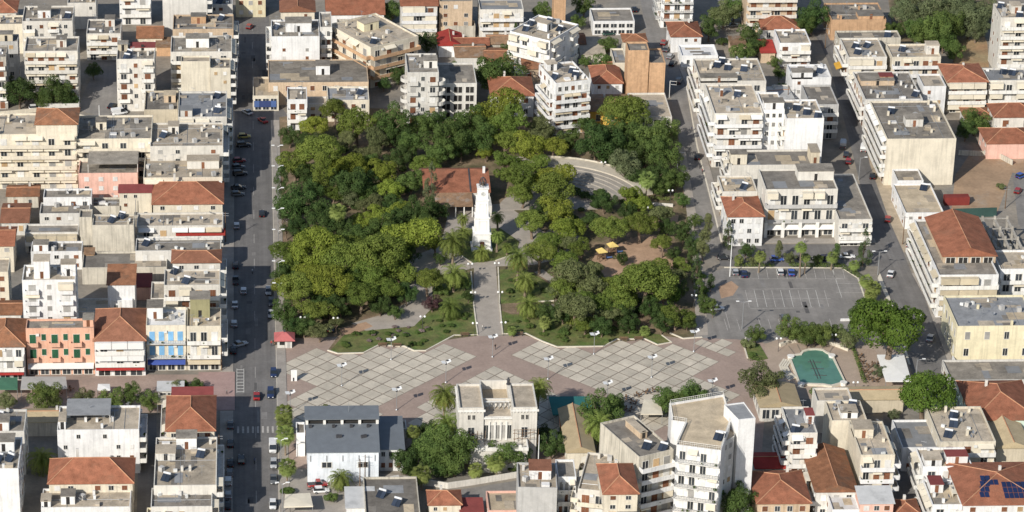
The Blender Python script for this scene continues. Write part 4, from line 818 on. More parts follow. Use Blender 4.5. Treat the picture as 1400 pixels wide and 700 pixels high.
bld('rusty yard roof, beside the terraced cream building', 10, 52, 268, 254, 4, 'dirty', 'few:2', roof='gx', rc='oldtile', rh=1.0, name='shed', cat='shed')
bld('low grey garage roof, in the yard of the five-storey block', 60, 108, 142, 132, 3, 'chalk', 'few:2', rc='grey', nsol=0, name='garage', cat='shed', clutter=False)
bld('tin canopy shop, under the street trees by the corner shophouse', 216, 250, 534, 524, 3.2, 'chalk', 'glassy:3', roof='shed', rc='silver', rh=.4, name='shop', cat='shop')
bld('cream canvas stall roof, under the street trees', 96, 132, 560, 549, 3.4, 'beige', 'blank', roof='gx', rc='tan', rh=.9, name='cafe_shelter', cat='shelter')
# ------------------------------------------------------------------ vegetation
def leafmat(key, c1, c2, rand=.22, transl=.38):
    m = bpy.data.materials.new(key); m.use_nodes = True; n = m.node_tree; N = n.nodes; L = n.links
    b = N['Principled BSDF']; b.inputs['Roughness'].default_value = .75; b.inputs['Specular IOR Level'].default_value = .12
    geo = N.new('ShaderNodeNewGeometry'); t = N.new('ShaderNodeTexNoise'); t.inputs['Scale'].default_value = .45; t.inputs['Detail'].default_value = 5; t.inputs['Roughness'].default_value = .7
    L.new(geo.outputs['Position'], t.inputs['Vector'])
    mx = N.new('ShaderNodeMix'); mx.data_type = 'RGBA'; mx.inputs[6].default_value = (*c1, 1); mx.inputs[7].default_value = (*c2, 1)
    r = N.new('ShaderNodeMapRange'); r.inputs[1].default_value = .34; r.inputs[2].default_value = .66; L.new(t.outputs['Fac'], r.inputs[0]); L.new(r.outputs[0], mx.inputs[0])
    oi = N.new('ShaderNodeObjectInfo'); hs = N.new('ShaderNodeHueSaturation'); L.new(mx.outputs[2], hs.inputs['Color']); hs.inputs['Saturation'].default_value = 1.06
    rr = N.new('ShaderNodeMapRange'); rr.inputs[3].default_value = 1-rand; rr.inputs[4].default_value = 1+rand; L.new(oi.outputs['Random'], rr.inputs[0]); L.new(rr.outputs[0], hs.inputs['Value'])
    rh_ = N.new('ShaderNodeMapRange'); rh_.inputs[3].default_value = .487; rh_.inputs[4].default_value = .513
    w = N.new('ShaderNodeTexWhiteNoise'); w.noise_dimensions = '1D'; L.new(oi.outputs['Random'], w.inputs['W']); L.new(w.outputs['Value'], rh_.inputs[0]); L.new(rh_.outputs[0], hs.inputs['Hue'])
    L.new(hs.outputs[0], b.inputs['Base Color'])
    tr = N.new('ShaderNodeBsdfTranslucent'); L.new(hs.outputs[0], tr.inputs[0]); ms = N.new('ShaderNodeMixShader'); ms.inputs[0].default_value = transl
    L.new(b.outputs[0], ms.inputs[1]); L.new(tr.outputs[0], ms.inputs[2]); L.new(ms.outputs[0], N['Material Output'].inputs[0])
    return m
LEAF = {'pine': leafmat('pine_needles', (0.136, 0.187, 0.048), (0.206, 0.252, 0.067)), 'gold': leafmat('sunny_pine_needles', (0.201, 0.248, 0.053), (0.282, 0.318, 0.072)), 'stone': leafmat('stone_pine_needles', (0.081, 0.140, 0.031), (0.133, 0.199, 0.046)),
 'broad': leafmat('broad_leaves', (0.090, 0.140, 0.046), (0.151, 0.206, 0.065)), 'dark': leafmat('dark_leaves', (0.056, 0.096, 0.034), (0.102, 0.146, 0.050)),
 'olive': leafmat('dull_olive_leaves', (0.137, 0.161, 0.071), (0.202, 0.222, 0.103)), 'grey': leafmat('grey_green_leaves', (0.141, 0.170, 0.090), (0.198, 0.228, 0.120)),
 'red': leafmat('plum_leaves', (0.078, 0.048, 0.054), (0.132, 0.073, 0.072)), 'bare': leafmat('dry_twigs', (0.266, 0.209, 0.206), (0.344, 0.275, 0.259)), 'cypress': leafmat('cypress_leaves', (0.078, 0.116, 0.054), (0.132, 0.170, 0.071)),
 'palm': leafmat('palm_fronds', (0.153, 0.205, 0.054), (0.243, 0.287, 0.090)), 'fan': leafmat('fan_fronds', (0.188, 0.242, 0.072), (0.296, 0.347, 0.124)), 'dryfrond': leafmat('dry_fronds', (0.468, 0.307, 0.124), (0.624, 0.404, 0.166)), 'hedge': leafmat('hedge_leaves', (0.116, 0.170, 0.054), (0.194, 0.242, 0.079))}
M_BARK = mat('bark', (.17, .125, .09), var=.25, scale=1.5, fine=.2)
M_PBARK = mat('palm_bark', (.20, .155, .11), var=.25, scale=2, fine=.25)
def leaf_cloud(rng, lobes, per_area, size, shell=(.72, 1.04), rnd=.55, down=.45, elong=1.0):
    "leaf sized quads around ellipsoid lobes: lobes = [(cx,cy,cz,rx,ry,rz)]; returns verts, quads"
    Ls = np.array(lobes, dtype=float); P, Nn = [], []
    for i, l in enumerate(Ls):
        c, r = l[:3], l[3:]; area = 4*math.pi*((r[0]*r[1])**1.6/3+(r[0]*r[2])**1.6/3+(r[1]*r[2])**1.6/3)**(1/1.6)
        k = max(12, int(area*per_area)); d = rng.normal(size=(k, 3)); d /= np.linalg.norm(d, axis=1)[:, None]
        keep = (d[:, 2] > -.25) | (rng.random(k) < down); d = d[keep]
        p = c+d*r*rng.uniform(shell[0], shell[1], size=(len(d), 1))
        P.append(p); Nn.append(d/r*np.min(r))
    P = np.concatenate(P); Nn = np.concatenate(Nn); inner = np.zeros(len(P), bool)
    for l in Ls: inner |= (((P-l[:3])/l[3:])**2).sum(1) < .42
    P, Nn = P[~inner], Nn[~inner]; k = len(P)
    nn = Nn/np.linalg.norm(Nn, axis=1)[:, None]+rng.normal(size=(k, 3))*rnd*.6; nn /= np.linalg.norm(nn, axis=1)[:, None]
    t = np.cross(nn, rng.normal(size=(k, 3))); t /= np.linalg.norm(t, axis=1)[:, None]; b = np.cross(nn, t)
    s = size*rng.uniform(.6, 1.35, size=(k, 1)); t = t*s*elong; b = b*s/elong
    V = np.stack([P-t*.5-b*.28, P+t*.12-b*.5, P+t*.5+b*.2, P-t*.15+b*.5], 1).reshape(-1, 3)
    return V, np.arange(k*4).reshape(-1, 4)
def crown_lobes(rng, kind):
    L_ = []
    if kind == 'umbrella':       # flat-topped stone pine, unit radius, base at z=0
        for i in range(52):
            a = rng.random()*6.283; r = math.sqrt(rng.random())*.84; z = .74*math.sqrt(max(0, 1-r*r))*rng.uniform(.45, 1.1)
            s = rng.uniform(.16, .28); L_.append((r*math.cos(a), r*math.sin(a), z+.02, s*1.1, s*1.1, s*.85))
    elif kind == 'pine':         # irregular Aleppo pine: several drifting clumps
        n = rng.integers(6, 9)
        for j in range(n):
            a = rng.random()*6.283; r = .52*math.sqrt(rng.random())+(.1 if j else 0); cx, cy_ = r*math.cos(a), r*math.sin(a); cz = rng.uniform(.45, 1.0)-.5*r
            R_ = rng.uniform(.40, .60)
            for i in range(12):
                d = rng.normal(size=3); d /= np.linalg.norm(d); s = rng.uniform(.13, .24)
                L_.append((cx+d[0]*R_*.75, cy_+d[1]*R_*.75, cz+abs(d[2])*R_*.55-.05, s, s, s*.85))
    elif kind == 'round':
        for i in range(44):
            d = rng.normal(size=3); d /= np.linalg.norm(d); r = rng.uniform(.30, .95); s = rng.uniform(.13, .32)
            L_.append((d[0]*r*.95, d[1]*r*.95, .82+d[2]*r*.86, s, s, s))
    elif kind == 'tall':
        for i in range(46):
            z = rng.random()**.9; R_ = .62*math.sin(math.pi*min(1, .16+z*.84))**.75+.05; a = rng.random()*6.283; r = R_*rng.uniform(.4, .95); s = rng.uniform(.16, .28)
            L_.append((r*math.cos(a), r*math.sin(a), z*2.6+.15, s, s, s*1.2))
    elif kind == 'cypress':
        for i in range(52):
            z = rng.random(); R_ = (1-z)**.75*(.92 if z > .08 else .6)+.05; a = rng.random()*6.283; r = R_*rng.uniform(.5, .9); s = rng.uniform(.12, .22)*(1.15-z*.6)
            L_.append((r*math.cos(a), r*math.sin(a), z*3.4+.1, s, s, s*1.7))
    elif kind == 'shrub':
        for i in range(20):
            a = rng.random()*6.283; r = math.sqrt(rng.random())*.72; s = rng.uniform(.22, .36)
            L_.append((r*math.cos(a), r*math.sin(a), .32+.42*(1-r*r)*rng.uniform(.5, 1.1), s, s, s*.9))
    elif kind == 'bare':
        for i in range(26):
            d = rng.normal(size=3); d /= np.linalg.norm(d); r = rng.uniform(.3, .85); s = rng.uniform(.15, .26)
            L_.append((d[0]*r, d[1]*r, .8+d[2]*r*.7, s, s, s))
    return L_
CROWN, TRUNK = {}, {}
for kind, nv, per, size in (('umbrella', 3, 520, .050), ('pine', 6, 430, .050), ('round', 4, 380, .054), ('tall', 2, 330, .056), ('cypress', 2, 350, .056), ('shrub', 3, 230, .085), ('bare', 1, 34, .06)):
    for v in range(nv):
        rng = np.random.default_rng(100+v*17+sum(map(ord, kind))); lobes = crown_lobes(rng, kind)
        V, Q = leaf_cloud(rng, lobes, per, size, shell=(.74, 1.06) if kind != 'bare' else (.1, 1.1), elong=1.25)
        CROWN[kind, v] = np_mesh('crown', V, Q, LEAF['pine'])
        # trunk and limbs in the same unit space; z=0 is the crown base, the trunk foot at z=-TF
        b = MB(); R = random.Random(v*7+len(kind)); TF = {'umbrella': .85, 'pine': .45, 'round': .35, 'tall': .5, 'cypress': .12, 'shrub': .05, 'bare': .6}[kind]
        w0 = {'umbrella': .075, 'pine': .07, 'round': .06, 'tall': .06, 'cypress': .06, 'shrub': .06, 'bare': .05}[kind]
        bend = (R.uniform(-.12, .12), R.uniform(-.12, .12)); topz = {'umbrella': .12, 'pine': .35, 'round': .55, 'tall': 1.6, 'cypress': 2.6, 'shrub': .3, 'bare': .5}[kind]
        b.tube([(0, 0, -TF), (bend[0]*.5, bend[1]*.5, -TF*.5), (bend[0], bend[1], 0), (bend[0]*.6, bend[1]*.6, topz)], [w0*1.2, w0, w0*.85, w0*.4], 7)
        for l in [lobes[i] for i in R.sample(range(len(lobes)), min(len(lobes), 9 if kind != 'bare' else 18))]:
            s0 = (bend[0]*.9, bend[1]*.9, R.uniform(-.15, topz*.7)); mid = ((s0[0]+l[0])*.5, (s0[1]+l[1])*.5, (s0[2]+l[2])*.5-.03)
            b.tube([s0, mid, (l[0], l[1], l[2])], [w0*.5, w0*.34, w0*.14], 5, False)
        TRUNK[kind, v] = b.mesh('trunk', M_BARK, True)
NV = {'umbrella': 3, 'pine': 6, 'round': 4, 'tall': 2, 'cypress': 2, 'shrub': 3, 'bare': 1}
TFOOT = {'umbrella': .85, 'pine': .45, 'round': .35, 'tall': .5, 'cypress': .12, 'shrub': .05, 'bare': .6}
CEN = {'umbrella': .3, 'pine': .72, 'round': .8, 'tall': 1.35, 'cypress': 1.6, 'shrub': .45, 'bare': .7}   # crown centre above crown base
WORD = {'stone': 'dense deep-green', 'pine': 'mid-green', 'gold': 'bright yellow-green', 'broad': 'fresh green', 'dark': 'dark green', 'olive': 'dull olive', 'grey': 'grey-green', 'red': 'dark plum', 'bare': 'leafless greyish', 'cypress': 'deep green', 'hedge': 'yellowish green'}
NAME = {'umbrella': ('pine_tree', 'umbrella pine', 'pine tree'), 'pine': ('pine_tree', 'pine', 'pine tree'), 'round': ('broadleaf_tree', 'round-crowned tree', 'tree'), 'tall': ('broadleaf_tree', 'tall narrow tree', 'tree'),
        'cypress': ('cypress_tree', 'pointed cypress', 'tree'), 'shrub': ('shrub', 'shrub', 'shrub'), 'bare': ('bare_tree', 'bare tree', 'tree')}
def where(x, y):
    if y < 66 and x > 1205: return 'in the wood beyond the brick hall'
    if x > 1300 and y < 200: return 'beside the low brown-roofed house'
    if x < 330 and y > 505: return 'on the pedestrian street below the shophouses'
    if x < 330: return 'among the north-western apartment blocks'
    if y < 130 and x > 915: return 'in the gardens east of the upper street'
    if y < 118: return 'among the old cottages and yards'
    if x > 940 and y > 432 and x < 1300: return 'around the fountain court'
    if x > 968 and y > 300: return 'round the edge of the car park'
    if x > 936 and y > 270: return 'on the strip between park and car park'
    if y > 525: return 'behind the square, among the southern yards'
    if y > 440: return 'in the lawn beds along the square'
    if x < 575: return 'in the park west of the clock tower' if y < 330 else 'in the park near the red kiosk'
    if x < 745 and y > 275: return 'beside the central path to the clock tower'
    if y < 218: return 'along the northern edge of the park'
    return 'in the park east of the clock tower' if y < 300 else 'in the park around the playground'
TN = [0]
def tree(kind, leaf, x, y, rpx, hs=1.0, v=None, lean=0):
    TN[0] += 1; R = random.Random(TN[0]*31+7); v = R.randrange(NV[kind]) if v is None else v
    s = mpp(x, y, 6); r = rpx/s; foot = TFOOT[kind]*hs; zc = (foot+CEN[kind])*r
    p = G(x, y, zc); nm, word, cat = NAME[kind]
    o = empty(nm, (p.x, p.y, 0.0), R.uniform(0, 6.28)); o.scale = (r, r, r)
    lab = '%s %s %s' % (WORD[leaf], word, where(x, y)); tag(o, lab, cat, lab)
    if abs(foot-TFOOT[kind]) > .02 or lean:
        # longer or shorter stem: stretch the part below the crown
        me = TRUNK[kind, v].copy(); k = foot/TFOOT[kind]
        for vv in me.vertices:
            if vv.co.z < 0: vv.co.z *= k
    else: me = TRUNK[kind, v]
    put(me, 'trunk', o, (0, 0, foot))
    put(CROWN[kind, v], 'crown', o, (0, 0, foot), 0, (1, 1, R.uniform(.88, 1.12)), LEAF[leaf])
    if leaf == 'stone' and kind == 'umbrella':
        lab = 'large dense umbrella pine shading the street %s' % ('between car park and white canopy' if y < 500 else 'above the blue-grey flat roof'); tag(o, lab, cat, 'great umbrella pines near the fountain')
    return o
# palms
def palm_meshes(seed, n, L_, droop, width, fan=False):
    rng = np.random.default_rng(seed); V, Q = [], []
    for i in range(n):
        a = i*2.39996+rng.uniform(-.15, .15); el = math.radians(80-115*(i/n)**.9+rng.uniform(-6, 6)); ln = L_*rng.uniform(.85, 1.1)
        pts = []; p = np.array([0., 0., 0.]); e = el; k = 7
        for j in range(k+1):
            pts.append(p.copy()); st = ln/k; p = p+st*np.array([math.cos(a)*math.cos(e), math.sin(a)*math.cos(e), math.sin(e)]); e -= droop/k*(1+j*.25)
        pts = np.array(pts); side = np.array([-math.sin(a), math.cos(a), 0])
        if fan:
            tip = pts[4]; ax = pts[5]-pts[4]; ax /= np.linalg.norm(ax); up = np.cross(ax, side)
            V += [pts[0]-side*.03, pts[0]+side*.03, tip+side*.03, tip-side*.03]; Q.append([len(V)-4+q for q in range(4)])
            for m in range(13):
                t = (m-6)/6*1.35; dr = ax*math.cos(t)+side*math.sin(t)-up*.0; ll = width*rng.uniform(.85, 1.1)*(1-.15*abs(t)); sd = side*math.cos(t)-ax*math.sin(t)
                e1 = tip+dr*ll*.6; e2 = tip+dr*ll+np.array([0, 0, -ll*.35])
                V += [tip, e1+sd*.09, e2, e1-sd*.09]; Q.append([len(V)-4+q for q in range(4)])
            continue
        for j in range(1, k+1):
            for h_ in (.0, .5):
                c = pts[j-1]*(1-h_)+pts[j]*h_; t = pts[j]-pts[j-1]; t /= np.linalg.norm(t); up = np.cross(t, side)
                ll = width*math.sin(math.pi*min(1, (j+h_)/(k+1)*.9+.1))**.6
                for sg in (-1, 1):
                    d = side*sg*.75+t*.6-up*.25*(1 if up[2] > 0 else -1)+rng.normal(size=3)*.06; d /= np.linalg.norm(d); q = t*.075
                    V += [c-q, c+q, c+d*ll+q*.3, c+d*ll-q*.3]; Q.append([len(V)-4+z for z in range(4)])
        for j in range(k): 
            V += [pts[j]-side*.035, pts[j]+side*.035, pts[j+1]+side*.03, pts[j+1]-side*.03]; Q.append([len(V)-4+z for z in range(4)])
    return np.array(V), np.array(Q)
PALM = {}
for v in range(2):
    V, Q = palm_meshes(5+v, 54, 3.4, 1.45, .62); PALM['date', v] = np_mesh('fronds', V, Q, LEAF['palm'])
    V, Q = palm_meshes(9+v, 38, 1.9, .7, 1.05, True); PALM['fan', v] = np_mesh('fronds', V, Q, LEAF['fan'])
Vd, Qd = palm_meshes(31, 26, 2.5, .9, .5); Vd[:, 2] = -np.abs(Vd[:, 2])*.9-.15; PALM['skirt'] = np_mesh('dry_fronds', Vd*np.array([.85, .85, 1.0]), Qd, LEAF['dryfrond'])
def palm(kind, x, y, rpx, h, skirt=False):
    TN[0] += 1; R = random.Random(TN[0]*13+5); p = G(x, y, h); s = mpp(x, y, h); r = rpx/s; sc = r/(3.1 if kind == 'date' else 2.1)
    o = empty('palm_tree', (p.x, p.y, 0), R.uniform(0, 6.28)); w_ = 'feathery date palm' if kind == 'date' else 'fan palm with tufted head'
    lab = '%s %s %s' % ('tall' if h > 7 else 'short' if h < 3.5 else 'mid-height', w_, where(x, y+8)); lab = lab.replace('tall fan', 'tall slender fan')
    if skirt: lab = lab+', orange dead fronds'
    tag(o, lab, 'palm tree', lab); tr = .30 if kind == 'date' else .2; bx, by = R.uniform(-.25, .25), R.uniform(-.25, .25)
    b = MB(); b.tube([(-bx, -by, 0), (-bx*.7, -by*.7, h*.35), (-bx*.2, -by*.2, h*.75), (0, 0, h+.1)], [tr*1.35, tr, tr*.95, tr*1.25], 8); b.build('trunk', M_PBARK, o, True)
    put(PALM[kind, R.randrange(2)], 'fronds', o, (0, 0, h), 0, (sc, sc, sc))
    if skirt: put(PALM['skirt'], 'dry_fronds', o, (0, 0, h), 0, (sc, sc, sc))
    return o
# --- park trees, photo pixels of the crown centre and its half width
for a in """umbrella gold 428 174 18|umbrella pine 457 152 17|pine pine 488 168 24|round broad 536 168 24|round broad 562 197 18|pine olive 513 188 17|umbrella pine 436 207 28|pine pine 402 219 24|tall pine 439 240 20
pine gold 480 222 22|pine gold 522 228 22|round dark 480 250 23|pine gold 539 256 20|round broad 562 246 17|cypress grey 590 258 15|round dark 402 278 25|bare bare 392 309 15|round dark 444 300 21|pine olive 506 273 17
pine gold 519 290 20|round dark 573 288 20|pine gold 557 314 34|round broad 519 309 20|round broad 490 320 18|round broad 611 186 26|round broad 640 168 24|round broad 600 208 18|round dark 396 186 13|round dark 545 214 16|pine olive 500 205 17|round dark 425 262 16
round grey 478 268 13|pine pine 455 262 15|tall dark 385 250 12|tall dark 386 285 11|round dark 500 250 15|pine gold 552 280 16|round dark 540 300 15|round dark 600 285 14|round dark 470 240 14
umbrella pine 391 343 19|umbrella gold 436 342 32|umbrella pine 470 354 30|umbrella pine 515 347 34|pine pine 545 368 24|round dark 387 371 16|umbrella pine 408 396 24|umbrella gold 449 387 27|round broad 390 423 18|pine pine 430 419 24|round dark 416 443 15|pine olive 437 449 15
umbrella pine 493 401 22|umbrella pine 531 396 19|umbrella pine 585 382 19|round red 591 412 12|round dark 466 418 16|pine pine 400 360 18|round dark 480 380 18|pine gold 420 365 20|round dark 558 345 15|pine pine 492 330 18|round dark 520 372 16|round dark 440 405 16
pine gold 677 143 32|pine pine 700 165 28|pine olive 734 172 20|pine olive 754 152 15|umbrella pine 855 153 29|round broad 798 167 13|round broad 682 97 28|round dark 830 200 22
pine gold 722 194 25|umbrella gold 754 201 18|pine pine 705 236 24|pine gold 758 238 22|pine pine 751 258 28|pine gold 760 281 26|round dark 816 194 28|round broad 844 181 24|round grey 854 225 20|round broad 860 199 20|round broad 890 186 26|round broad 906 212 22
round broad 924 243 16|round broad 933 272 10|round dark 826 274 15|pine gold 860 266 19|pine gold 875 276 16|pine olive 906 289 17|umbrella pine 728 303 19|pine gold 779 308 22|round dark 740 290 15|pine pine 690 215 18|round dark 870 238 14
pine pine 795 336 16|umbrella pine 834 312 22|umbrella pine 876 307 20|umbrella pine 738 349 20|pine pine 767 354 20|pine olive 787 375 28|pine olive 790 412 28|pine pine 813 412 22|pine pine 854 403 24|umbrella pine 880 386 36|pine pine 897 366 20
pine pine 924 428 19|round dark 926 397 13|round dark 823 444 14|pine olive 760 400 17|round dark 850 425 15|round dark 890 420 14|cypress cypress 953 366 11|round broad 965 412 10|pine pine 931 359 13|tall olive 962 333 13|round dark 934 315 15|round broad 950 300 10|tall broad 956 395 9|round dark 946 335 11
cypress cypress 996 322 10|cypress cypress 1182 342 13|round dark 1020 342 10|tall olive 1065 342 8|round olive 1080 352 8|tall broad 1144 345 8|round olive 1030 355 7|round broad 1118 354 7
umbrella stone 1216 449 46|umbrella stone 1265 540 37|round hedge 1081 448 17|round hedge 1104 455 16|round hedge 1124 455 15|round hedge 1142 452 12|round olive 1160 462 14|round broad 1177 427 14|round olive 1042 517 27|round broad 1034 455 12|shrub olive 1022 471 10|shrub broad 1028 485 6|round grey 1203 508 9|shrub broad 1115 535 9|round grey 1222 566 8
round broad 598 606 27|round broad 622 618 27|round dark 554 628 17|round broad 690 618 22|round dark 711 622 16|round dark 754 606 18|shrub broad 606 640 22|shrub olive 445 556 6|shrub broad 393 671 10|shrub broad 453 681 10|round broad 822 559 25|round broad 915 545 18|round broad 944 542 20|round broad 930 550 18|round broad 1009 688 25|round dark 585 590 14|shrub olive 610 645 13
round hedge 62 541 21|round olive 116 546 16|round hedge 152 546 16|round hedge 178 536 17|round hedge 204 547 14|round olive 8 548 12|shrub olive 270 532 8|round dark 268 524 9|round olive 238 528 10|shrub broad 250 526 9|round dark 26 123 20|round dark 77 126 18|round dark 128 96 10|shrub dark 20 262 10|shrub broad 230 212 7|shrub olive 210 235 7|shrub broad 290 240 8
round dark 970 36 16|round olive 990 16 18|round broad 1003 10 16|round dark 1024 46 15|round broad 1014 69 15|shrub dark 988 57 10|round dark 1111 21 20|round broad 535 14 14|round dark 584 57 14|round dark 545 102 11|cypress dark 705 50 9|round broad 741 13 12|round broad 831 60 13|round broad 827 86 14|round broad 798 6 14|shrub olive 905 2 8|round dark 470 78 8|shrub olive 860 95 8|shrub olive 845 92 8
round dark 420 190 15|pine olive 470 190 16|round broad 505 222 15|round dark 545 185 16|pine pine 580 222 18|round dark 420 240 17|pine gold 460 232 15|round broad 500 262 15|pine olive 425 285 16|round dark 465 310 16|pine pine 440 322 17|round dark 405 310 16|pine gold 500 300 16|round dark 536 278 14|round broad 580 305 14|pine gold 595 330 14|pine pine 410 340 19|round dark 450 420 15|pine pine 468 385 19|umbrella pine 505 375 24|pine gold 535 340 20|umbrella gold 392 390 18|round dark 400 445 13|pine olive 460 440 12|round dark 520 415 14|round broad 575 170 17|round dark 595 165 16|round broad 655 190 20|round dark 630 200 17|round dark 660 165 18|round broad 780 190 16|round dark 880 210 18|round broad 870 175 20|round broad 910 180 18|round dark 900 235 15|pine olive 745 180 16|pine pine 730 220 17|pine gold 740 240 18|pine pine 715 262 18|pine olive 765 300 17|round dark 810 300 13|round broad 905 255 13|round dark 912 310 12|round dark 860 290 12|pine pine 690 190 18|pine gold 665 205 13|pine olive 770 330 15|umbrella pine 750 330 16|pine pine 775 395 20|pine olive 805 390 20|round dark 770 425 15|pine pine 840 385 18|pine pine 866 372 19|pine stone 905 400 20|round dark 905 440 14|pine olive 830 425 17|round dark 860 440 13|pine pine 800 440 14|round broad 940 440 10|tall dark 972 385 8|tall broad 975 420 8|tall dark 945 350 9|tall olive 968 310 10|round dark 745 425 12|round dark 920 345 10|round broad 1187 425 12|round hedge 1094 452 13|round hedge 1114 458 13|round dark 640 612 14|round broad 590 625 18|round broad 638 600 13|round dark 570 612 13|shrub broad 700 640 9|round dark 742 590 12|round dark 772 592 10|shrub dark 560 645 10|round broad 840 552 14|round dark 806 570 12|shrub broad 903 552 10|round broad 958 548 14|round grey 1150 575 6|round broad 60 132 14|round dark 8 115 13|round dark 95 135 11|round broad 980 20 12|round dark 1035 62 12|round broad 1060 85 9|round broad 1100 36 13|round grey 1275 20 18|round grey 1305 20 20|round broad 1250 38 15|round grey 1335 38 16|round broad 1290 55 14|round broad 560 26 10|round broad 690 70 12|round dark 700 90 12|round broad 660 100 14|shrub olive 815 100 8|round dark 640 105 12|shrub broad 750 92 8|round dark 556 402 13|shrub broad 604 398 11|round dark 602 352 9|round dark 640 405 8|round dark 636 388 8|round broad 540 425 10|pine olive 815 365 14|round dark 850 352 9|umbrella pine 905 335 14|pine olive 925 375 12|round broad 620 92 9|round broad 735 62 9|round dark 775 92 9|round broad 800 82 8|round dark 620 110 10|round broad 790 30 9|round dark 880 88 7|shrub broad 690 58 7|shrub olive 716 66 7|round broad 470 60 9|shrub broad 480 88 7|round dark 525 115 8|round dark 30 208 7|round broad 1065 100 8|round broad 1070 118 7|round broad 1279 40 22|round broad 1297 34 20|round broad 1264 46 16|round grey 1326 22 24|round grey 1287 8 24|round grey 1236 16 16|round grey 1346 12 18|round broad 1305 69 13|round grey 1310 0 20|round grey 1258 20 18|round grey 1240 -2 16|round broad 1222 40 12|round broad 1333 164 17|round dark 1320 178 12|shrub broad 1350 176 10|shrub broad 1300 60 9|shrub olive 1372 80 9|shrub olive 1368 255 7""".replace('\n', '|').split('|'):
    k, l, x, y, r = a.split(); tree(k, l, float(x), float(y), float(r)*(1.22 if k in ('pine', 'round', 'umbrella') else 1.1))
for x, y, r, h, sk in ((619, 331, 21, 7, 0), (621, 375, 19, 5.5, 0), (616, 421, 17, 3, 0), (709, 353, 19, 7, 1), (718, 384, 16, 5.5, 0), (723, 418, 18, 3.6, 0), (680, 297, 10, 5, 0), (680, 323, 10, 5, 0), (633, 299, 9, 4, 0), (633, 317, 11, 4.5, 0), (659, 346, 13, 2.2, 0),
                       (608, 541, 21, 10, 1), (611, 580, 21, 6, 0), (737, 530, 18, 9, 1), (819, 582, 23, 6.5, 0), (57, 628, 20, 4, 0), (465, 655, 17, 3, 0), (780, 436, 8, 2, 0), (693, 338, 8, 2.5, 0)): palm('date', x, y, r*1.32, h, bool(sk))
for x, y, r, h in ((462, 289, 15, 9), (885, 245, 15, 7), (1040, 350, 10, 5), (1010, 354, 8, 2.5), (1095, 338, 10, 9), (1138, 351, 10, 4), (1168, 362, 9, 2.5), (1184, 384, 12, 4.5), (1194, 394, 14, 4), (1190, 404, 10, 3), (388, 564, 16, 5.5), (390, 594, 17, 6), (393, 638, 16, 4.5), (389, 578, 14, 4), (565, 590, 12, 5), (576, 648, 17, 4.5), (650, 642, 13, 3.5), (678, 632, 15, 4.5), (711, 617, 13, 4.5), (882, 452, 9, 1.6), (1102, 352, 8, 5), (700, 452, 8, 2), (745, 440, 11, 3)): palm('fan', x, y, r, h)
R = random.Random(4)
def scatter(label, leaf, poly, n, rlo, rhi, name='shrub', cat='shrub'):
    xs = [q[0] for q in poly]; ys = [q[1] for q in poly]; k = 0
    while k < n:
        x, y = R.uniform(min(xs), max(xs)), R.uniform(min(ys), max(ys)); c = False
        for i in range(len(poly)):
            x1, y1 = poly[i]; x2, y2 = poly[i-1]
            if (y1 > y) != (y2 > y) and x < (x2-x1)*(y-y1)/(y2-y1)+x1: c = not c
        if not c: continue
        k += 1; p = G(x, y); r = R.uniform(rlo, rhi); o = empty(name, (p.x, p.y, .08), R.uniform(0, 6)); o.scale = (r, r, r*R.uniform(.7, 1.1)); v = R.randrange(3)
        put(CROWN['shrub', v], 'foliage', o, (0, 0, .05), 0, (1, 1, 1), LEAF[leaf]); put(TRUNK['shrub', v], 'stem', o, (0, 0, .05)); tag(o, label, cat, label)
scatter('low green bush in the western lawn bed', 'broad', [(456, 478), (498, 478), (516, 468), (550, 468), (570, 476), (615, 456), (645, 452), (640, 430), (590, 440), (500, 456), (468, 462)], 26, .5, 1.3)
scatter('dry brownish bush in the western lawn bed', 'bare', [(500, 470), (560, 460), (590, 450), (560, 446), (500, 456)], 10, .5, 1.0)
scatter('low green bush in the eastern lawn bed', 'broad', [(690, 452), (720, 452), (762, 468), (826, 468), (845, 456), (890, 456), (800, 444), (690, 432)], 24, .5, 1.4)
scatter('olive bush in the eastern lawn bed', 'olive', [(750, 462), (826, 468), (845, 456), (895, 462), (880, 452), (770, 446)], 14, .6, 1.3)
scatter('dark bush on the lawn beside the central path', 'dark', [(686, 412), (755, 408), (748, 390), (700, 376)], 12, .6, 1.7)
scatter('undergrowth bush under the western pines', 'dark', [(390, 180), (560, 165), (610, 215), (560, 330), (400, 330)], 60, .9, 2.2)
scatter('undergrowth bush under the kiosk-side pines', 'dark', [(390, 335), (560, 335), (570, 400), (470, 440), (400, 450)], 34, .9, 2.0)
scatter('undergrowth bush under the eastern trees', 'dark', [(690, 200), (780, 220), (860, 190), (925, 190), (935, 260), (860, 290), (760, 320), (700, 250)], 44, .9, 2.2)
scatter('undergrowth bush between playground and square', 'dark', [(740, 370), (790, 360), (850, 410), (920, 400), (940, 450), (830, 450), (770, 430)], 34, .7, 1.8)
scatter('potted plant on the planted terraces', 'broad', [(60, 96), (70, 96), (70, 100)], 1, .6, .7)
scatter('street bush between park walk and car park', 'broad', [(944, 330), (952, 330), (972, 430), (962, 430)], 16, .9, 1.7)
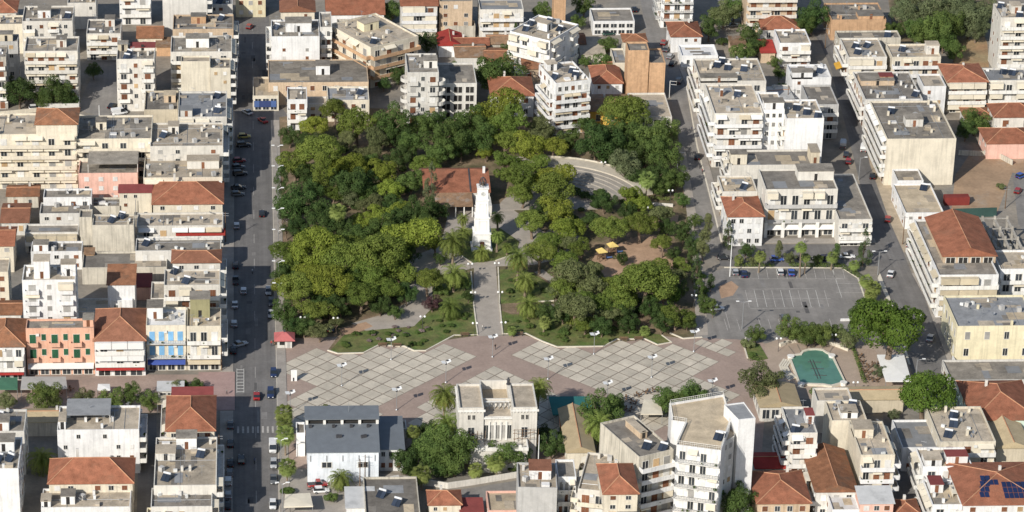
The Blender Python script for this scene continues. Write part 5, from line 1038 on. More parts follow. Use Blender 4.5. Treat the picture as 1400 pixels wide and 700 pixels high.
# clipped hedges
def hedge(label, px, wid, h, leaf='hedge'):
    P = [G(x, y) for x, y in px]; lob = []
    c = P[0]; rng = np.random.default_rng(len(label)*3+int(px[0][0]))
    for i in range(len(P)-1):
        n = max(2, int((P[i+1]-P[i]).length/(wid*.55)))
        for j in range(n):
            q = P[i].lerp(P[i+1], (j+rng.uniform(.2, .8))/n)-c; s = wid*rng.uniform(.5, .68); lob.append((q.x+rng.uniform(-.15, .15), q.y+rng.uniform(-.15, .15), h*.55, s, s, h*rng.uniform(.46, .6)))
    V, Q = leaf_cloud(rng, lob, 14, .24, shell=(.8, 1.05)); o = link(bpy.data.objects.new('hedge', np_mesh('hedge', V, Q, LEAF[leaf]))); o.location = c
    return tag(o, label, 'hedge')
hedge('low clipped hedge along the western half of the car park edge', [(1003, 364.5), (1056, 364.5)], 1.5, 1.1)
hedge('low clipped hedge along the eastern half of the car park edge', [(1080, 364.5), (1150, 365), (1176, 380)], 1.7, 1.1)
hedge('small hedge beside the stepped entrance of the fountain court', [(1024, 493), (1040, 491)], 1.2, .7, 'broad')
hedge('thin green hedge beside the cafe tables', [(1166, 476), (1172, 494), (1182, 524)], .9, .8, 'broad')
hedge('hedge of the small eastern park garden', [(888, 272), (915, 274)], 1.4, 1.0)

for root, (lx, ly, lz), r in PLANTS:
    c, s_ = math.cos(root.rotation_euler.z), math.sin(root.rotation_euler.z); x, y, z = root.location
    o = put(CROWN['shrub', len(root.name) % 3], 'potted_plant', None, (x+lx*c-ly*s_, y+lx*s_+ly*c, z+lz), lx, (r, r, r*1.3), LEAF['broad'])
    lab = 'potted plants on the balconies of the %s' % root['label'].split(',')[0]; tag(o, lab, 'plant', lab)
# ------------------------------------------------------------------ special buildings
def px_frame(x0, y0, x1, h):
    P0 = G(x0, y0, h); P1 = G(x1, y0, h); return P0, P1.x-P0.x
M_MARBLE = mat('white_marble', (.80, .79, .76), var=.05, scale=.5, streak=.12, spec=.3)
# clock tower
def clock_tower():
    p = G(658, 338); r = empty('clock_tower', (p.x, p.y, .02)); tag(r, 'white tiered clock tower with dark bell cage on top', 'clock tower')
    tiers = [(2.9, 2.9, 0, .5), (2.45, 2.28, .5, 4.9), (2.02, 1.86, 5.2, 9.5), (1.68, 1.54, 9.8, 14.8), (1.48, 1.36, 15.1, 18.2)]
    for a, b_, z0, z1 in tiers:
        m = MB(); n0 = len(m.v); m.v += [(-a, -a, z0), (a, -a, z0), (a, a, z0), (-a, a, z0), (-b_, -b_, z1), (b_, -b_, z1), (b_, b_, z1), (-b_, b_, z1)]
        m.f += [(0, 3, 2, 1), (4, 5, 6, 7), (0, 1, 5, 4), (1, 2, 6, 5), (2, 3, 7, 6), (3, 0, 4, 7)]; m.build('tier', M_MARBLE, r)
    for a, z in ((2.5, 4.9), (2.08, 9.5), (1.74, 14.8), (1.62, 18.2)):
        MB().box(-a, -a, z+.002, a, a, z+.3).box(-a+.14, -a+.14, z-.16, a-.14, a-.14, z+.001).build('cornice', M_MARBLE, r)
    for k, (dx, dy, rz) in enumerate(((0, -1, 0), (-1, 0, -math.pi/2), (1, 0, math.pi/2))):
        f = MB(); f.tube([(0, -1.38, 16.7), (0, -1.52, 16.7)], .66, 18); o = f.build('clock_face', mat('clock_dial', (.55, .55, .53)), r); o.rotation_euler = (0, 0, rz)
        h = MB(); h.box(-.04, -1.56, 16.7, .04, -1.53, 17.25); h.box(-.35, -1.56, 16.66, 0, -1.53, 16.74); q = h.build('clock_hand', M_DARKMETAL, o)
    b = MB()
    for i in range(8):
        a = i*math.pi/4; b.tube([(1.0*math.cos(a), 1.0*math.sin(a), 18.5), (.95*math.cos(a), .95*math.sin(a), 20.0), (.5*math.cos(a), .5*math.sin(a), 20.9), (0, 0, 21.2)], .08, 5)
    b.tube([(1.0*math.cos(i*.393), 1.0*math.sin(i*.393), 19.9) for i in range(17)], .07, 5); b.tube([(0, 0, 21.1), (0, 0, 22.2)], .05, 5); b.build('bell_cage', M_DARKMETAL, r)
    MB().lathe([(.62, 18.9), (.55, 19.1), (.42, 19.6), (.3, 20.0), (.08, 20.2)], 12).build('bell', mat('bronze', (.10, .075, .05), rough=.5, metal=.5), r)
    for a, z0, z1 in ((1.93, 6.0, 8.9), (1.62, 10.6, 14.0)):
        for rz in (0, -math.pi/2, math.pi/2):
            b = MB(); y = -a-.10; b.box(-a*.6, y, z0, -a*.52, y+.12, z1); b.box(a*.52, y, z0, a*.6, y+.12, z1); b.box(-a*.519, y, z1-.15, a*.519, y+.12, z1); b.box(-a*.519, y, z0, a*.519, y+.12, z0+.15); b.build('panel_moulding', M_MARBLE, r).rotation_euler = (0, 0, rz)
    put(U_SHUT, 'door', r, (0, -2.42, .55), 0, (1.2, 1, 2.3), SHUT['brown'])
clock_tower()
# hall with red roof inside the park
P0, w = px_frame(598, 281, 672, 3.6)
def park_hall():
    r = empty('park_cafe', (P0.x, P0.y, .03)); tag(r, 'park hall with red sloping roof and brown front porch', 'building')
    ww = G(672, 281, 3.6).x-P0.x; d1, d2 = 7.0, 10.5
    MB().box(0, d1, 0, ww, d1+d2, 4.4).build('wall', WALL['ivory'], r)
    bb = MB(); A = [(-.5, -.5, 3.5), (ww*.66, -.5, 3.5), (ww*.66, d1, 4.6), (-.5, d1, 4.6)]; bb.quad(*A); bb.quad(*[(a[0], a[1], a[2]-.15) for a in reversed(A)]); bb.quad((-.5, -.5, 3.35), (ww*.66, -.5, 3.35), A[1], A[0]); bb.build('porch_roof', ROOF['rust'], r)
    bb = MB(); A = [(-3.6, d1-.4, 4.62), (ww+.3, d1-.4, 4.62), (ww+.3, d1+d2, 7.0), (-3.6, d1+d2, 7.0)]; bb.quad(*A); bb.quad(*[(a[0], a[1], a[2]-.18) for a in reversed(A)]); bb.quad((-3.6, d1-.4, 4.4), (ww+.3, d1-.4, 4.4), A[1], A[0])
    bb.quad((-3.6, d1+d2, 7.0), (ww+.3, d1+d2, 7.0), (ww+.3, d1+d2+3, 6.0), (-3.6, d1+d2+3, 6.0)); bb.build('roof', ROOF['tile'], r)
    MB().box(ww*.63, d1-.3, 4.75, ww*.63+.5, d1-.29+.3, 4.8).quad((ww*.63, d1-.4, 4.75), (ww*.63+.45, d1-.4, 4.75), (ww*.63+.45, d1+d2, 7.12), (ww*.63, d1+d2, 7.12)).build('roof_valley', M_DARKMETAL, r)
    for i in range(5): MB().box(.3+i*ww*.155, -.2, 0, .62+i*ww*.155, .12, 3.36).build('post', M_TRIM, r)
    MB().box(ww*.68, 0.5, 0, ww*.68+.5, 1.0, 3.2).box(ww*.68+.502, .7, 0, ww+.2, d1-.01, 3.0).build('side_room', WALL['chalk'], r)
    for i in range(5): put(U_PANE, 'window', r, (2+i*2.4, d1, 1.0), 0, (1.6, 1, 1.7), M_GLASS)
    MB().box(ww*.9, d1+d2*.8, 5, ww*.9+.7, d1+d2*.8+.7, 8.4).build('chimney', WALL['white'], r)
park_hall()
# warehouse with grey sheet roof
def warehouse():
    p = G(420.5, 618, 8.2); w_ = G(518, 618, 8.2).x-p.x; r = empty('warehouse', (p.x, p.y, .02)); tag(r, 'white warehouse with dark grey sheet roof and clerestory strip', 'warehouse')
    d1, d2, rise, cl = 11.0, 4.2, 1.6, 1.7; M = WALL['bluewhite']; D = d1+d2
    b = MB(); b.quad((0, 0, 0), (w_, 0, 0), (w_, 0, 8.2), (0, 0, 8.2)); b.quad((0, D, 0), (0, 0, 0), (0, 0, 8.2), (0, d1, 8.2+rise), (0, D, 8.2+rise)); b.quad((w_, 0, 0), (w_, D, 0), (w_, D, 8.2+rise), (w_, d1, 8.2+rise), (w_, 0, 8.2)); b.quad((w_, D, 0), (0, D, 0), (0, D, 8.2+rise), (w_, D, 8.2+rise)); b.build('wall', M, r)
    b = MB(); A = [(-.3, -.35, 8.2), (w_+.3, -.35, 8.2), (w_+.3, d1-.02, 8.26+rise), (-.3, d1-.02, 8.26+rise)]; b.quad(*A); b.quad(*[(a[0], a[1], a[2]-.14) for a in reversed(A)]); b.quad((-.3, -.35, 8.06), (w_+.3, -.35, 8.06), A[1], A[0]); b.quad((-.3, -.35, 8.06), A[0], A[3], (A[3][0], A[3][1], A[3][2]-.14)); b.quad((w_+.3, -.35, 8.06), (A[2][0], A[2][1], A[2][2]-.14), A[2], A[1]); rf = b.build('roof', ROOF['slate'], r)
    z = 8.2+rise
    MB().box(-.25, d1+.3, z+.01, w_+.25, D+.2, z+cl).build('clerestory', M_DARK, r)
    top = MB(); A = [(-.5, d1-.9, z+cl+.02), (w_+.5, d1-.9, z+cl+.02), (w_+.5, D+.4, z+cl+.75), (-.5, D+.4, z+cl+.75)]; top.quad(*A); top.quad(*[(a[0], a[1], a[2]-.2) for a in reversed(A)]); top.quad((A[0][0], A[0][1], A[0][2]-.2), (A[1][0], A[1][1], A[1][2]-.2), A[1], A[0]); top.quad((A[3][0], A[3][1], A[3][2]-.2), (A[0][0], A[0][1], A[0][2]-.2), A[0], A[3]); top.quad((A[1][0], A[1][1], A[1][2]-.2), (A[2][0], A[2][1], A[2][2]-.2), A[2], A[1]); top.build('clerestory_roof', ROOF['slate'], r)
    for i in range(5): MB().box(-.3+i*(w_)/4, d1-.4, z+.03, .35+i*(w_)/4, d1+.29, z+cl-.2).build('mullion', M_TRIM, r)
    for k in range(5): MB().box(.6+k*(w_-1.6)/4, -.12, 5.6, .8+k*(w_-1.6)/4, -.003, 7.2).build('rain_pipe', M_STEEL, r)
    for x in (w_*.27, w_*.78):
        f = put(U_FRAME, 'window', r, (x, 0, 3.9), 0, (2.6, 1, 1.5), M_FRAME); put(U_PANE, 'pane', f, mat=M_GLASS)
    for x, y in ((w_*.05, d1*.86), (w_*.38, d1*.86), (w_*.63, d1*.86), (w_*.87, d1*.86), (w_*.43, d1*.5), (w_*.47, d1*.5), (w_*.78, d1*.48), (w_*.82, d1*.5)):
        zz = 8.2+rise*y/d1; put(U_BOX, 'roof_vent', r, (x, y, zz), .3, (.7, .5, .75), M_DARKMETAL)
    MB().tube([(w_*.6, d1+d2*.5, z+cl), (w_*.6, d1+d2*.5, z+cl+3)], .05, 5).build('antenna', M_STEEL, r)
warehouse()
# neoclassical building
def palace():
    h = 15.3; p = G(628, 558, h); p1 = G(735, 558, h); w_ = p1.x-p.x; r = empty('neoclassical_building', (p.x, p.y, .02)); tag(r, 'ivory neoclassical building with two corner towers and tall windows', 'building')
    M = WALL['ivory']; D = 12.5; t = w_*.315; zc = 12.6
    def boxwall(name, x0, y0, x1, y1, zt, par=.6, rc='light'):
        b = MB(); q = [(x0, y0), (x1, y0), (x1, y1), (x0, y1)]; i_ = .3; pp = [(x0+i_, y0+i_), (x1-i_, y0+i_), (x1-i_, y1-i_), (x0+i_, y1-i_)]
        for k in range(4):
            a, c = q[k], q[(k+1) % 4]; b.quad((*a, 0), (*c, 0), (*c, zt), (*a, zt)); e, f = pp[(k+1) % 4], pp[k]; b.quad((*a, zt), (*c, zt), (*e, zt), (*f, zt)); b.quad((*f, zt), (*e, zt), (*e, zt-par), (*f, zt-par))
        o = b.build(name, M, r); MB().quad(*[(*c, zt-par+.02) for c in pp]).build('roof', ROOF[rc], o); return o
    boxwall('corner_tower', 0, 0, t, D, h); boxwall('corner_tower', w_-t, 0, w_, D, h)
    boxwall('central_block', t+.01, .5, w_-t-.01, D*.5, zc, .3); boxwall('rear_block', t+.01, D*.5+.01, w_-t-.01, D+3.5, 14.4, 2.4, 'sand')
    for x0, x1, z in ((-.35, t+.35, h-.95), (w_-t-.35, w_+.35, h-.95)):
        MB().box(x0, -.4, z, x1, -.01, z+.35).box(x0, -.4, z+.351, x1, -.15, z+.55).build('cornice', M_TRIM, r)
        for i in range(8): MB().box(x0+.5+i*(x1-x0-1.2)/7, -.3, z-.3, x0+.75+i*(x1-x0-1.2)/7, -.01, z-.001).build('corbel', M_TRIM, r)
    MB().box(-.35, 0, h-.95, -.01, D, h-.6).build('cornice', M_TRIM, r)
    MB().box(t+.02, .1, zc-.5, w_-t-.02, .49, zc-.1).build('cornice', M_TRIM, r)
    for x0 in (t*.5, w_-t*.5):
        for s in (-.55, .55):
            f = put(U_FRAME, 'window', r, (x0+s, 0, 12.1), 0, (.75, 1, 1.3), M_FRAME); put(U_PANE, 'pane', f, mat=M_DARK)
        f = put(U_FRAME, 'window', r, (x0, 0, 7.2), 0, (1.7, 1, 2.9), M_FRAME); put(U_PANE, 'pane', f, mat=M_GLASS)
    cw = w_-2*t
    for i in range(5):
        f = put(U_FRAME, 'window', r, (t+cw*(.1+.2*i), .5, 6.6), 0, (1.15, 1.3, 3.9), M_FRAME); put(U_PANE, 'pane', f, mat=M_GLASS if i in (0, 4) else SHUT['grey'])
        if i < 4: MB().box(t+cw*(.2+.2*i)-.22, .2, 6.3, t+cw*(.2+.2*i)+.22, .49, 11.2).build('pilaster', M_TRIM, r)
    b = MB(); b.box(t*.42, -4.5, 0, w_-t*.42, -.01, 6.0); b.build('porch', M, r)
    MB().box(t*.42-.2, -4.7, 6.002, w_-t*.42+.2, -4.35, 6.9).box(t*.42-.2, -4.349, 6.002, t*.42+.1, -.02, 6.9).box(w_-t*.42-.1, -4.349, 6.002, w_-t*.42+.2, -.02, 6.9).build('parapet', M_TRIM, r)
    for x in (t*.42+1.8, t+.5, w_-t-.5, w_-t*.42-1.8): MB().box(x-.35, -4.75, 6.903, x+.35, -4.3, 7.5).build('pier', M_TRIM, r)
    for i in range(6): MB().box(t+.6+i*(cw-1.2)/5-.12, D*.5-1.4, zc-.27, t+.6+i*(cw-1.2)/5+.12, D*.5-1.1, zc+1.6).build('roof_column', M_STEEL, r)
    MB().box(t+.5, D*.5-1.42, zc+1.602, w_-t-.5, D*.5-1.08, zc+1.75).build('roof_beam', M_TRIM, r)
    st = MB(); st.lathe([(.5, h), (.5, h+.3), (.3, h+.32), (.33, h+.9), (.42, h+1.3), (.2, h+1.55), (.24, h+1.75), (.05, h+2.0)], 10, (w_-t-.2, D-.6)); st.build('statue', M_DARKMETAL, r)
    sc = MB()
    for i in range(4): sc.tube([(w_-t+.4+i*1.9, -1.6, 6.1), (w_-t+.5+i*1.9, -1.5, 10.2)], .07, 4)
    for z in (7.6, 9.1, 10.0): sc.tube([(w_-t+.1, -1.6, z), (w_-.4, -1.5, z+.2)], .07, 4)
    sc.tube([(w_-t+.4, -1.6, 7.4), (w_-.6, -1.5, 9.7)], .06, 4)
    for i in range(4): sc.tube([(.5+i*1.9, -1.6, 6.1), (.6+i*1.9, -1.5, 9.8)], .07, 4)
    for z in (7.4, 8.9): sc.tube([(.2, -1.6, z), (t-.2, -1.5, z+.1)], .07, 4)
    tag(sc.build('scaffold', M_WOOD), 'thin timber scaffold poles against the neoclassical building', 'scaffold').location = (p.x, p.y, .02)
palace()
# amphitheatre
def amphi():
    c = G(752, 287); r = empty('amphitheatre', (c.x, c.y, .03)); tag(r, 'curved pale stone steps of the open-air theatre among the trees', 'amphitheatre')
    def arc(r0, r1, z, nm, m, a0=18, a1=104):
        b = MB(); n = 20
        for i in range(n):
            t0, t1 = math.radians(a0+(a1-a0)*i/n), math.radians(a0+(a1-a0)*(i+1)/n)
            b.prism([(r0*math.cos(t0), r0*math.sin(t0)), (r1*math.cos(t0), r1*math.sin(t0)), (r1*math.cos(t1), r1*math.sin(t1)), (r0*math.cos(t1), r0*math.sin(t1))], 0, z)
        b.build(nm, m, r)
    for i in range(7): arc(15+i*1.7, 16.69+i*1.7, .25+i*.3, 'step', mat('theatre_step', (.33, .30, .26), var=.12, fine=.1))
    arc(26.9, 31.5, 2.4, 'walkway', mat('theatre_walk', (.50, .45, .37), var=.12, fine=.1)); arc(31.51, 31.8, 2.8, 'rear_wall', WALL['dirty'])
    b = MB(); b.prism([(14.5*math.cos(math.radians(a)), 14.5*math.sin(math.radians(a))) for a in range(0, 181, 10)], 0, .12); b.build('stage', M_PATH, r)
amphi()
# fountain
M_WATER = mat('pool_water', (.095, .215, .16), rough=.08, var=.15, scale=.4, spec=.6, blotch=.25, bcol=(.07, .17, .13))
def fountain():
    pts = [(1080, 489), (1096, 487.5), (1099, 483.5), (1106, 481), (1115, 480.5), (1124, 481.5), (1129, 485), (1136, 488.5), (1154, 524), (1136, 529), (1125, 527), (1094, 526)]
    c = G(1116, 505); Q = [G(*q)-c for q in pts]; r = empty('fountain', (c.x, c.y, .05)); tag(r, 'long green-water fountain pool with arched head and pale rim', 'fountain')
    n = len(Q); out = []
    cen = sum(Q, Vector())/n
    for i in range(n): out.append(Q[i]+(Q[i]-cen).normalized()*.75)
    b = MB()
    for i in range(n):
        a, e, f, g = Q[i], Q[(i+1) % n], out[(i+1) % n], out[i]; b.prism([g[:2], f[:2], e[:2], a[:2]], 0, .6)
    b.build('rim', M_KERB, r); MB().quad(*[(q.x, q.y, .38) for q in reversed(Q)]).build('water', M_WATER, r)
    for (x0, y0, x1, y1) in ((1107, 494, 1118, 520), (1111, 494, 1122, 520), (1104, 497, 1122, 497.5), (1108, 506, 1126, 506.5), (1112, 515, 1130, 515.5)):
        a, e = G(x0, y0)-c, G(x1, y1)-c; MB().tube([(a.x, a.y, .42), (e.x, e.y, .42)], .1, 6).build('spray_pipe', M_DARKMETAL, r)
    for x, y in ((1081, 491), (1137, 490), (1153, 527), (1095, 529)):
        q = G(x, y)-c; MB().lathe([(.8, 0), (.8, .8), (.95, .85), (.95, .98)], 10, (q.x, q.y)).build('pier', M_TRIM, r)
fountain()
def curved_wall(label, px, wid, h, m, name='curved_wall'):
    return wallthing(label, px, wid, h, m, name)
curved_wall('curved pale wall behind the fountain head', [(1066, 474), (1078, 469.5), (1094, 467), (1110, 466.5), (1126, 468.5), (1142, 473), (1160, 480)], .7, .9, M_KERB)
for i, (x, y) in enumerate(((1078, 473), (1090, 471), (1102, 470), (1114, 470), (1126, 472), (1138, 476))): struct(strip('paving_band', [(x, y), (1112+(x-1112)*.75, y+11)], .35, .056, .062, M_JOINT))
for k in range(4): wallthing('low curved step beside the fountain entrance', [(1072+k*3, 491+k*1.2), (1066+k*3.2, 500+k), (1070+k*3.2, 511), (1080+k*2.4, 520-k*.8)], .5, .14+.12*k, M_KERB, 'step', 'step')['group'] = 'curved entrance steps'
# white canopy and tables
def canopy(label, px, h, m, name='canopy', posts=True):
    P = [G(x, y, h) for x, y in px]; c = sum(P, Vector())/len(P); r = empty(name, (c.x, c.y, .05)); tag(r, label, 'canopy')
    ap = Vector((0, 0, h+.22)); b = MB()
    for i in range(4):
        a, e = P[i]-c, P[(i+1) % 4]-c; b.quad((a.x, a.y, h), (e.x, e.y, h), tuple(ap)); b.quad((a.x, a.y, h-.3), (e.x, e.y, h-.3), (e.x, e.y, h), (a.x, a.y, h))
    b.build('fabric', m, r)
    for q in P:
        d = (q-c)*.97; MB().tube([(d.x, d.y, 0), (d.x, d.y, h-.02)], .07, 6).build('post', M_STEEL, r)
canopy('white square cafe canopy beside the big umbrella pine', [(1199, 485), (1236, 485), (1246, 521), (1211, 521)], 3.2, AWN['white'])
canopy('dark teal cafe awning in the shadow of the neoclassical building', [(750, 542), (806, 542), (812, 566), (756, 567)], 3.0, mat('teal_fabric', (.03, .16, .15), var=.1))
canopy('cream parasol canopy at the edge of the square', [(880, 546), (902, 546), (906, 566), (876, 566)], 2.8, AWN['cream'])
canopy('red-orange awning beside the tan cafe hall', [(764, 566), (778, 566), (780, 586), (766, 588)], 2.6, AWN['orange'])
canopy('cream kiosk awning at the foot of the fan palms', [(390, 676), (424, 674), (428, 692), (388, 693)], 3.0, AWN['cream'])
canopy('white cafe parasol under the street trees', [(134, 525), (150, 525), (151, 533), (133, 533)], 2.7, AWN['white'])
canopy('green market awning at the west end of the pedestrian street', [(-8, 516), (24, 516), (24, 532), (-10, 532)], 3.0, AWN['green'])
canopy('beige market awning between the street trees', [(216, 540), (246, 540), (247, 552), (215, 552)], 3.0, AWN['beige'])
canopy('charcoal cafe marquee before the salmon shophouse', [(30, 515), (90, 515), (92, 531), (28, 532)], 3.0, AWN['grey'])
def table_proto():
    r = empty('cafe_table'); MB().lathe([(.42, .70), (.42, .74)], 12).build('table_top', M_WOOD, r); MB().lathe([(.22, 0), (.2, .04), (.035, .05), (.035, .70)], 8).build('leg', M_DARKMETAL, r); note_kids(r); return r
def chair_proto():
    r = empty('cafe_chair'); MB().box(-.22, -.22, .42, .22, .22, .47).build('seat', M_WOOD, r); MB().box(-.22, .18, .471, .22, .23, .88).build('backrest', M_WOOD, r)
    for x in (-.2, .17):
        for y in (-.2, .17): MB().box(x, y, 0, x+.03, y+.03, .419).build('leg', M_DARKMETAL, r)
    note_kids(r); return r
TB, CH = table_proto(), chair_proto(); first = [True]
def seating(px, where_):
    for x, y in px:
        p = G(x, y); t = TB if first[0] else copy_tree(TB); t.location = (p.x, p.y, .06); tag(t, 'small round cafe table %s' % where_, 'table', 'cafe tables %s' % where_)
        for k in range(4):
            c = CH if first[0] and k == 0 else copy_tree(CH); a = k*1.571+x; c.location = (p.x+.8*math.cos(a), p.y+.8*math.sin(a), .06); c.rotation_euler = (0, 0, a-math.pi/2); tag(c, 'brown cafe chair at a table %s' % where_, 'chair', 'cafe chairs %s' % where_)
        first[0] = False
seating([(1177, 497), (1186, 503), (1180, 509), (1190, 512), (1186, 519), (1196, 522), (1196, 500), (1176, 489)], 'beside the white canopy')
seating([(846, 552), (856, 546), (866, 552), (852, 560), (862, 562), (872, 542), (884, 538), (896, 536)], 'at the south edge of the square')
seating([(80, 540), (96, 534), (120, 540), (140, 540), (220, 540), (235, 532), (262, 540), (275, 530)], 'on the pedestrian street')
seating([(378, 471), (384, 473), (392, 474)], 'beside the red kiosk')
# kiosk
p = G(389, 473); kr = empty('kiosk', (p.x, p.y, .03)); tag(kr, 'small kiosk with faded red hipped roof by the street', 'kiosk')
MB().box(-1.9, -1.3, 0, 1.9, 2.2, 2.5).build('wall', WALL['chalk'], kr); b, lines = hip_mesh(5.0, 4.6, 2.5, 1.5, .2); o = b.build('roof', mat('faded_red', (.46, .135, .13), var=.14, scale=.8), kr); o.location = (-2.5, -1.9, 0)
put(U_PANE, 'hatch', kr, (-.6, -1.3, .9), 0, (1.6, 1, 1.2), M_DARK); put(U_PANE, 'door', kr, (1.1, -1.3, .05), 0, (.9, 1, 2.0), SHUT['grey']); put(U_BOX, 'finial', kr, (0, .4, 3.9), 0, (.5, .5, .5), M_DARKMETAL)
# information stele
p = G(402, 521); r = empty('information_stele', (p.x, p.y, .03)); tag(r, 'white upright information panel standing on the square', 'sign')
MB().box(-.75, -.12, 1.0, .75, .12, 3.1).box(-.75, -.12, 0, -.3, .12, .999).build('panel', M_MARBLE, r); MB().box(-.295, -.1, 0, .1, .1, .998).build('display', M_DARKMETAL, r); MB().box(.1, -.12, 0, .75, .12, .999).build('base', M_MARBLE, r)
# lattice mast
p = G(1068, 636); r = empty('lattice_mast', (p.x, p.y, 0)); tag(r, 'white steel lattice mast beside the orange-roofed house', 'mast'); H = 13.5
for x in (-.55, .55):
    for y in (-.55, .55): MB().tube([(x, y, 0), (x*.9, y*.9, H)], .09, 5).build('leg', M_TRIM, r)
n = 11
for i in range(n):
    z0, z1 = H*i/n, H*(i+1)/n; b = MB()
    for a, c in (((-.55, -.55), (.55, -.55)), ((.55, -.55), (.55, .55)), ((.55, .55), (-.55, .55)), ((-.55, .55), (-.55, -.55))): b.tube([(*a, z0), (*c, z1)], .055, 4); b.tube([(*a, z1), (*c, z1)], .05, 4)
    b.build('bracing', M_TRIM, r)
# playground
def play(x, y, lab):
    p = G(x, y); r = empty('play_tower', (p.x, p.y, .03), .3); tag(r, lab, 'playground')
    for a in (-.8, .8):
        for c in (-.8, .8): MB().box(a-.07, c-.07, 0, a+.07, c+.07, 2.9).build('post', M_WOOD, r)
    MB().box(-.9, -.9, 1.2, .9, .9, 1.32).build('deck', M_WOOD, r); b, _ = hip_mesh(2.2, 2.2, 2.9, 1.0, .2); b.build('roof', mat('yellow_plastic', (.66, .50, .17), var=.1), r).location = (-1.1, -1.1, 0)
    MB().quad((.95, -.4, 1.25), (.95, .4, 1.25), (3.6, .4, .2), (3.6, -.4, .2)).box(.95, -.45, .6, 3.0, -.41, 1.0).build('slide', mat('blue_plastic', (.08, .14, .30)), r)
play(822, 356, 'play tower with yellow roof, beside the leaning pine'); play(837, 348, 'play tower with yellow roof and slide, further from the leaning pine')
# benches
def bench_proto():
    r = empty('park_bench')
    for i in range(4): MB().box(-.95, -.26+i*.13, .43, .95, -.15+i*.13, .47).build('seat_slat', M_WOOD, r)
    for i in range(3): MB().box(-.95, .26, .55+i*.13, .95, .30, .65+i*.13).build('back_slat', M_WOOD, r)
    for x in (-.75, .7): MB().box(x, -.25, 0, x+.06, .25, .428).box(x, .251, .2, x+.06, .299, .9).build('leg', M_DARKMETAL, r)
    note_kids(r); return r
BN = bench_proto()
for i, (x, y, l) in enumerate(((523, 474, 'western lawn curb'), (542.5, 474.5, 'western lawn curb'), (635.6, 460, 'west corner of the central path'), (709, 459, 'east corner of the central path'), (853, 466, 'eastern lawn curb'), (873, 465.5, 'eastern lawn curb'))):
    o = BN if i == 0 else copy_tree(BN); p = G(x, y); o.location = (p.x, p.y, .06); o.scale = (1.25, 1.1, 1.1); tag(o, 'brown slatted bench on the square at the %s' % l, 'bench', 'benches facing the square')
# ------------------------------------------------------------------ lamps and poles
M_LAMPW = mat('lamp_white', (.78, .78, .76), rough=.4, var=.04)
def plaza_lamp():
    r = empty('plaza_lamp'); MB().tube([(0, 0, 0), (0, 0, 3), (0, 0, 6.0)], [.10, .08, .06], 8).build('pole', M_STEEL, r); MB().lathe([(.3, 0), (.3, .12), (.16, .3)], 10).build('base', M_STEEL, r)
    for sx in (-1, 1):
        b = MB(); A = [(sx*.12, -.62, 5.75+.02), (sx*1.3, -.52+.25*sx, 6.05), (sx*1.3, .52+.25*sx, 6.25), (sx*.12, .62, 6.0)]; b.quad(*A) if sx > 0 else b.quad(*reversed(A)); b.quad(*[(a[0], a[1], a[2]-.07) for a in (reversed(A) if sx > 0 else A)]); b.build('reflector', M_LAMPW, r)
    MB().box(-.32, -.5, 5.35, .1, -.1, 5.62).build('floodlight', M_DARKMETAL, r); MB().box(.02, .0, 6.12, .62, .4, 6.3).build('floodlight', M_DARKMETAL, r); MB().tube([(-1.2, 0, 5.82), (1.2, 0, 5.95)], .04, 5).build('arm', M_STEEL, r)
    note_kids(r); return r
PLP = plaza_lamp()
for i, (x, y) in enumerate(((467.3, 499), (610, 494.6), (542.5, 531.7), (396.7, 536.4), (535, 463.4), (750, 490), (892, 487.6), (831, 523), (974.4, 520), (813, 456), (950, 452.5), (674, 460))):
    o = PLP if i == 0 else copy_tree(PLP); p = G(x, y, 6.0); o.location = (p.x, p.y, .05 if i not in (4, 9, 10) else .03); o.rotation_euler = (0, 0, .25)
    l = 'tall lamp with white reflector wings standing on the paved square' if i in (0, 1, 2, 5, 6, 7, 8) else 'lamp with white reflector wings at the edge of the lawn beds' if i in (4, 9, 10) else 'lamp with white reflector wings at the end of the central path' if i == 11 else 'lamp with white reflector wings near the white information panel'
    tag(o, l, 'lamp', l)
def globe_lamp():
    r = empty('globe_lamp'); MB().tube([(0, 0, 0), (0, 0, 3.4)], [.07, .05], 7).build('pole', M_DARKMETAL, r); MB().tube([(-.55, 0, 3.55), (-.3, 0, 3.35), (.3, 0, 3.35), (.55, 0, 3.55)], .04, 5).build('arm', M_DARKMETAL, r)
    for x in (-.55, .55): MB().lathe([(.05, 3.5), (.24, 3.62), (.32, 3.82), (.24, 4.02), (.05, 4.14)], 10, (x, 0)).build('globe', M_LAMPW, r, True)
    note_kids(r); return r
GL = globe_lamp()
for i, (x, y) in enumerate(((643, 361), (679.5, 360), (647, 400), (684, 399.5), (649.5, 442), (688.5, 441), (578, 433), (825, 222), (917, 260.6), (883, 284), (1065, 463), (1140, 458), (1170, 523), (459, 435), (414, 434), (949, 404))):
    o = GL if i == 0 else copy_tree(GL); p = G(x, y, 3.8); o.location = (p.x, p.y, .03)
    l = 'lamp post with two white globes beside the central path' if i < 6 else 'lamp post with two white globes around the fountain court' if i in (10, 11, 12) else 'lamp post with two white globes among the park trees'; tag(o, l, 'lamp', l)
def street_lamp():
    r = empty('street_lamp'); MB().tube([(0, 0, 0), (0, 0, 7.6)], [.11, .07], 7).build('pole', M_STEEL, r)
    for sx in (-1, 1): MB().tube([(0, 0, 7.4), (sx*.9, 0, 7.9)], .04, 5).build('arm', M_STEEL, r); MB().box(min(sx*.8, sx*1.7), -.2, 7.88, max(sx*.8, sx*1.7), .2, 8.04).build('lamp_head', M_LAMPW, r)
    note_kids(r); return r
SLP = street_lamp()
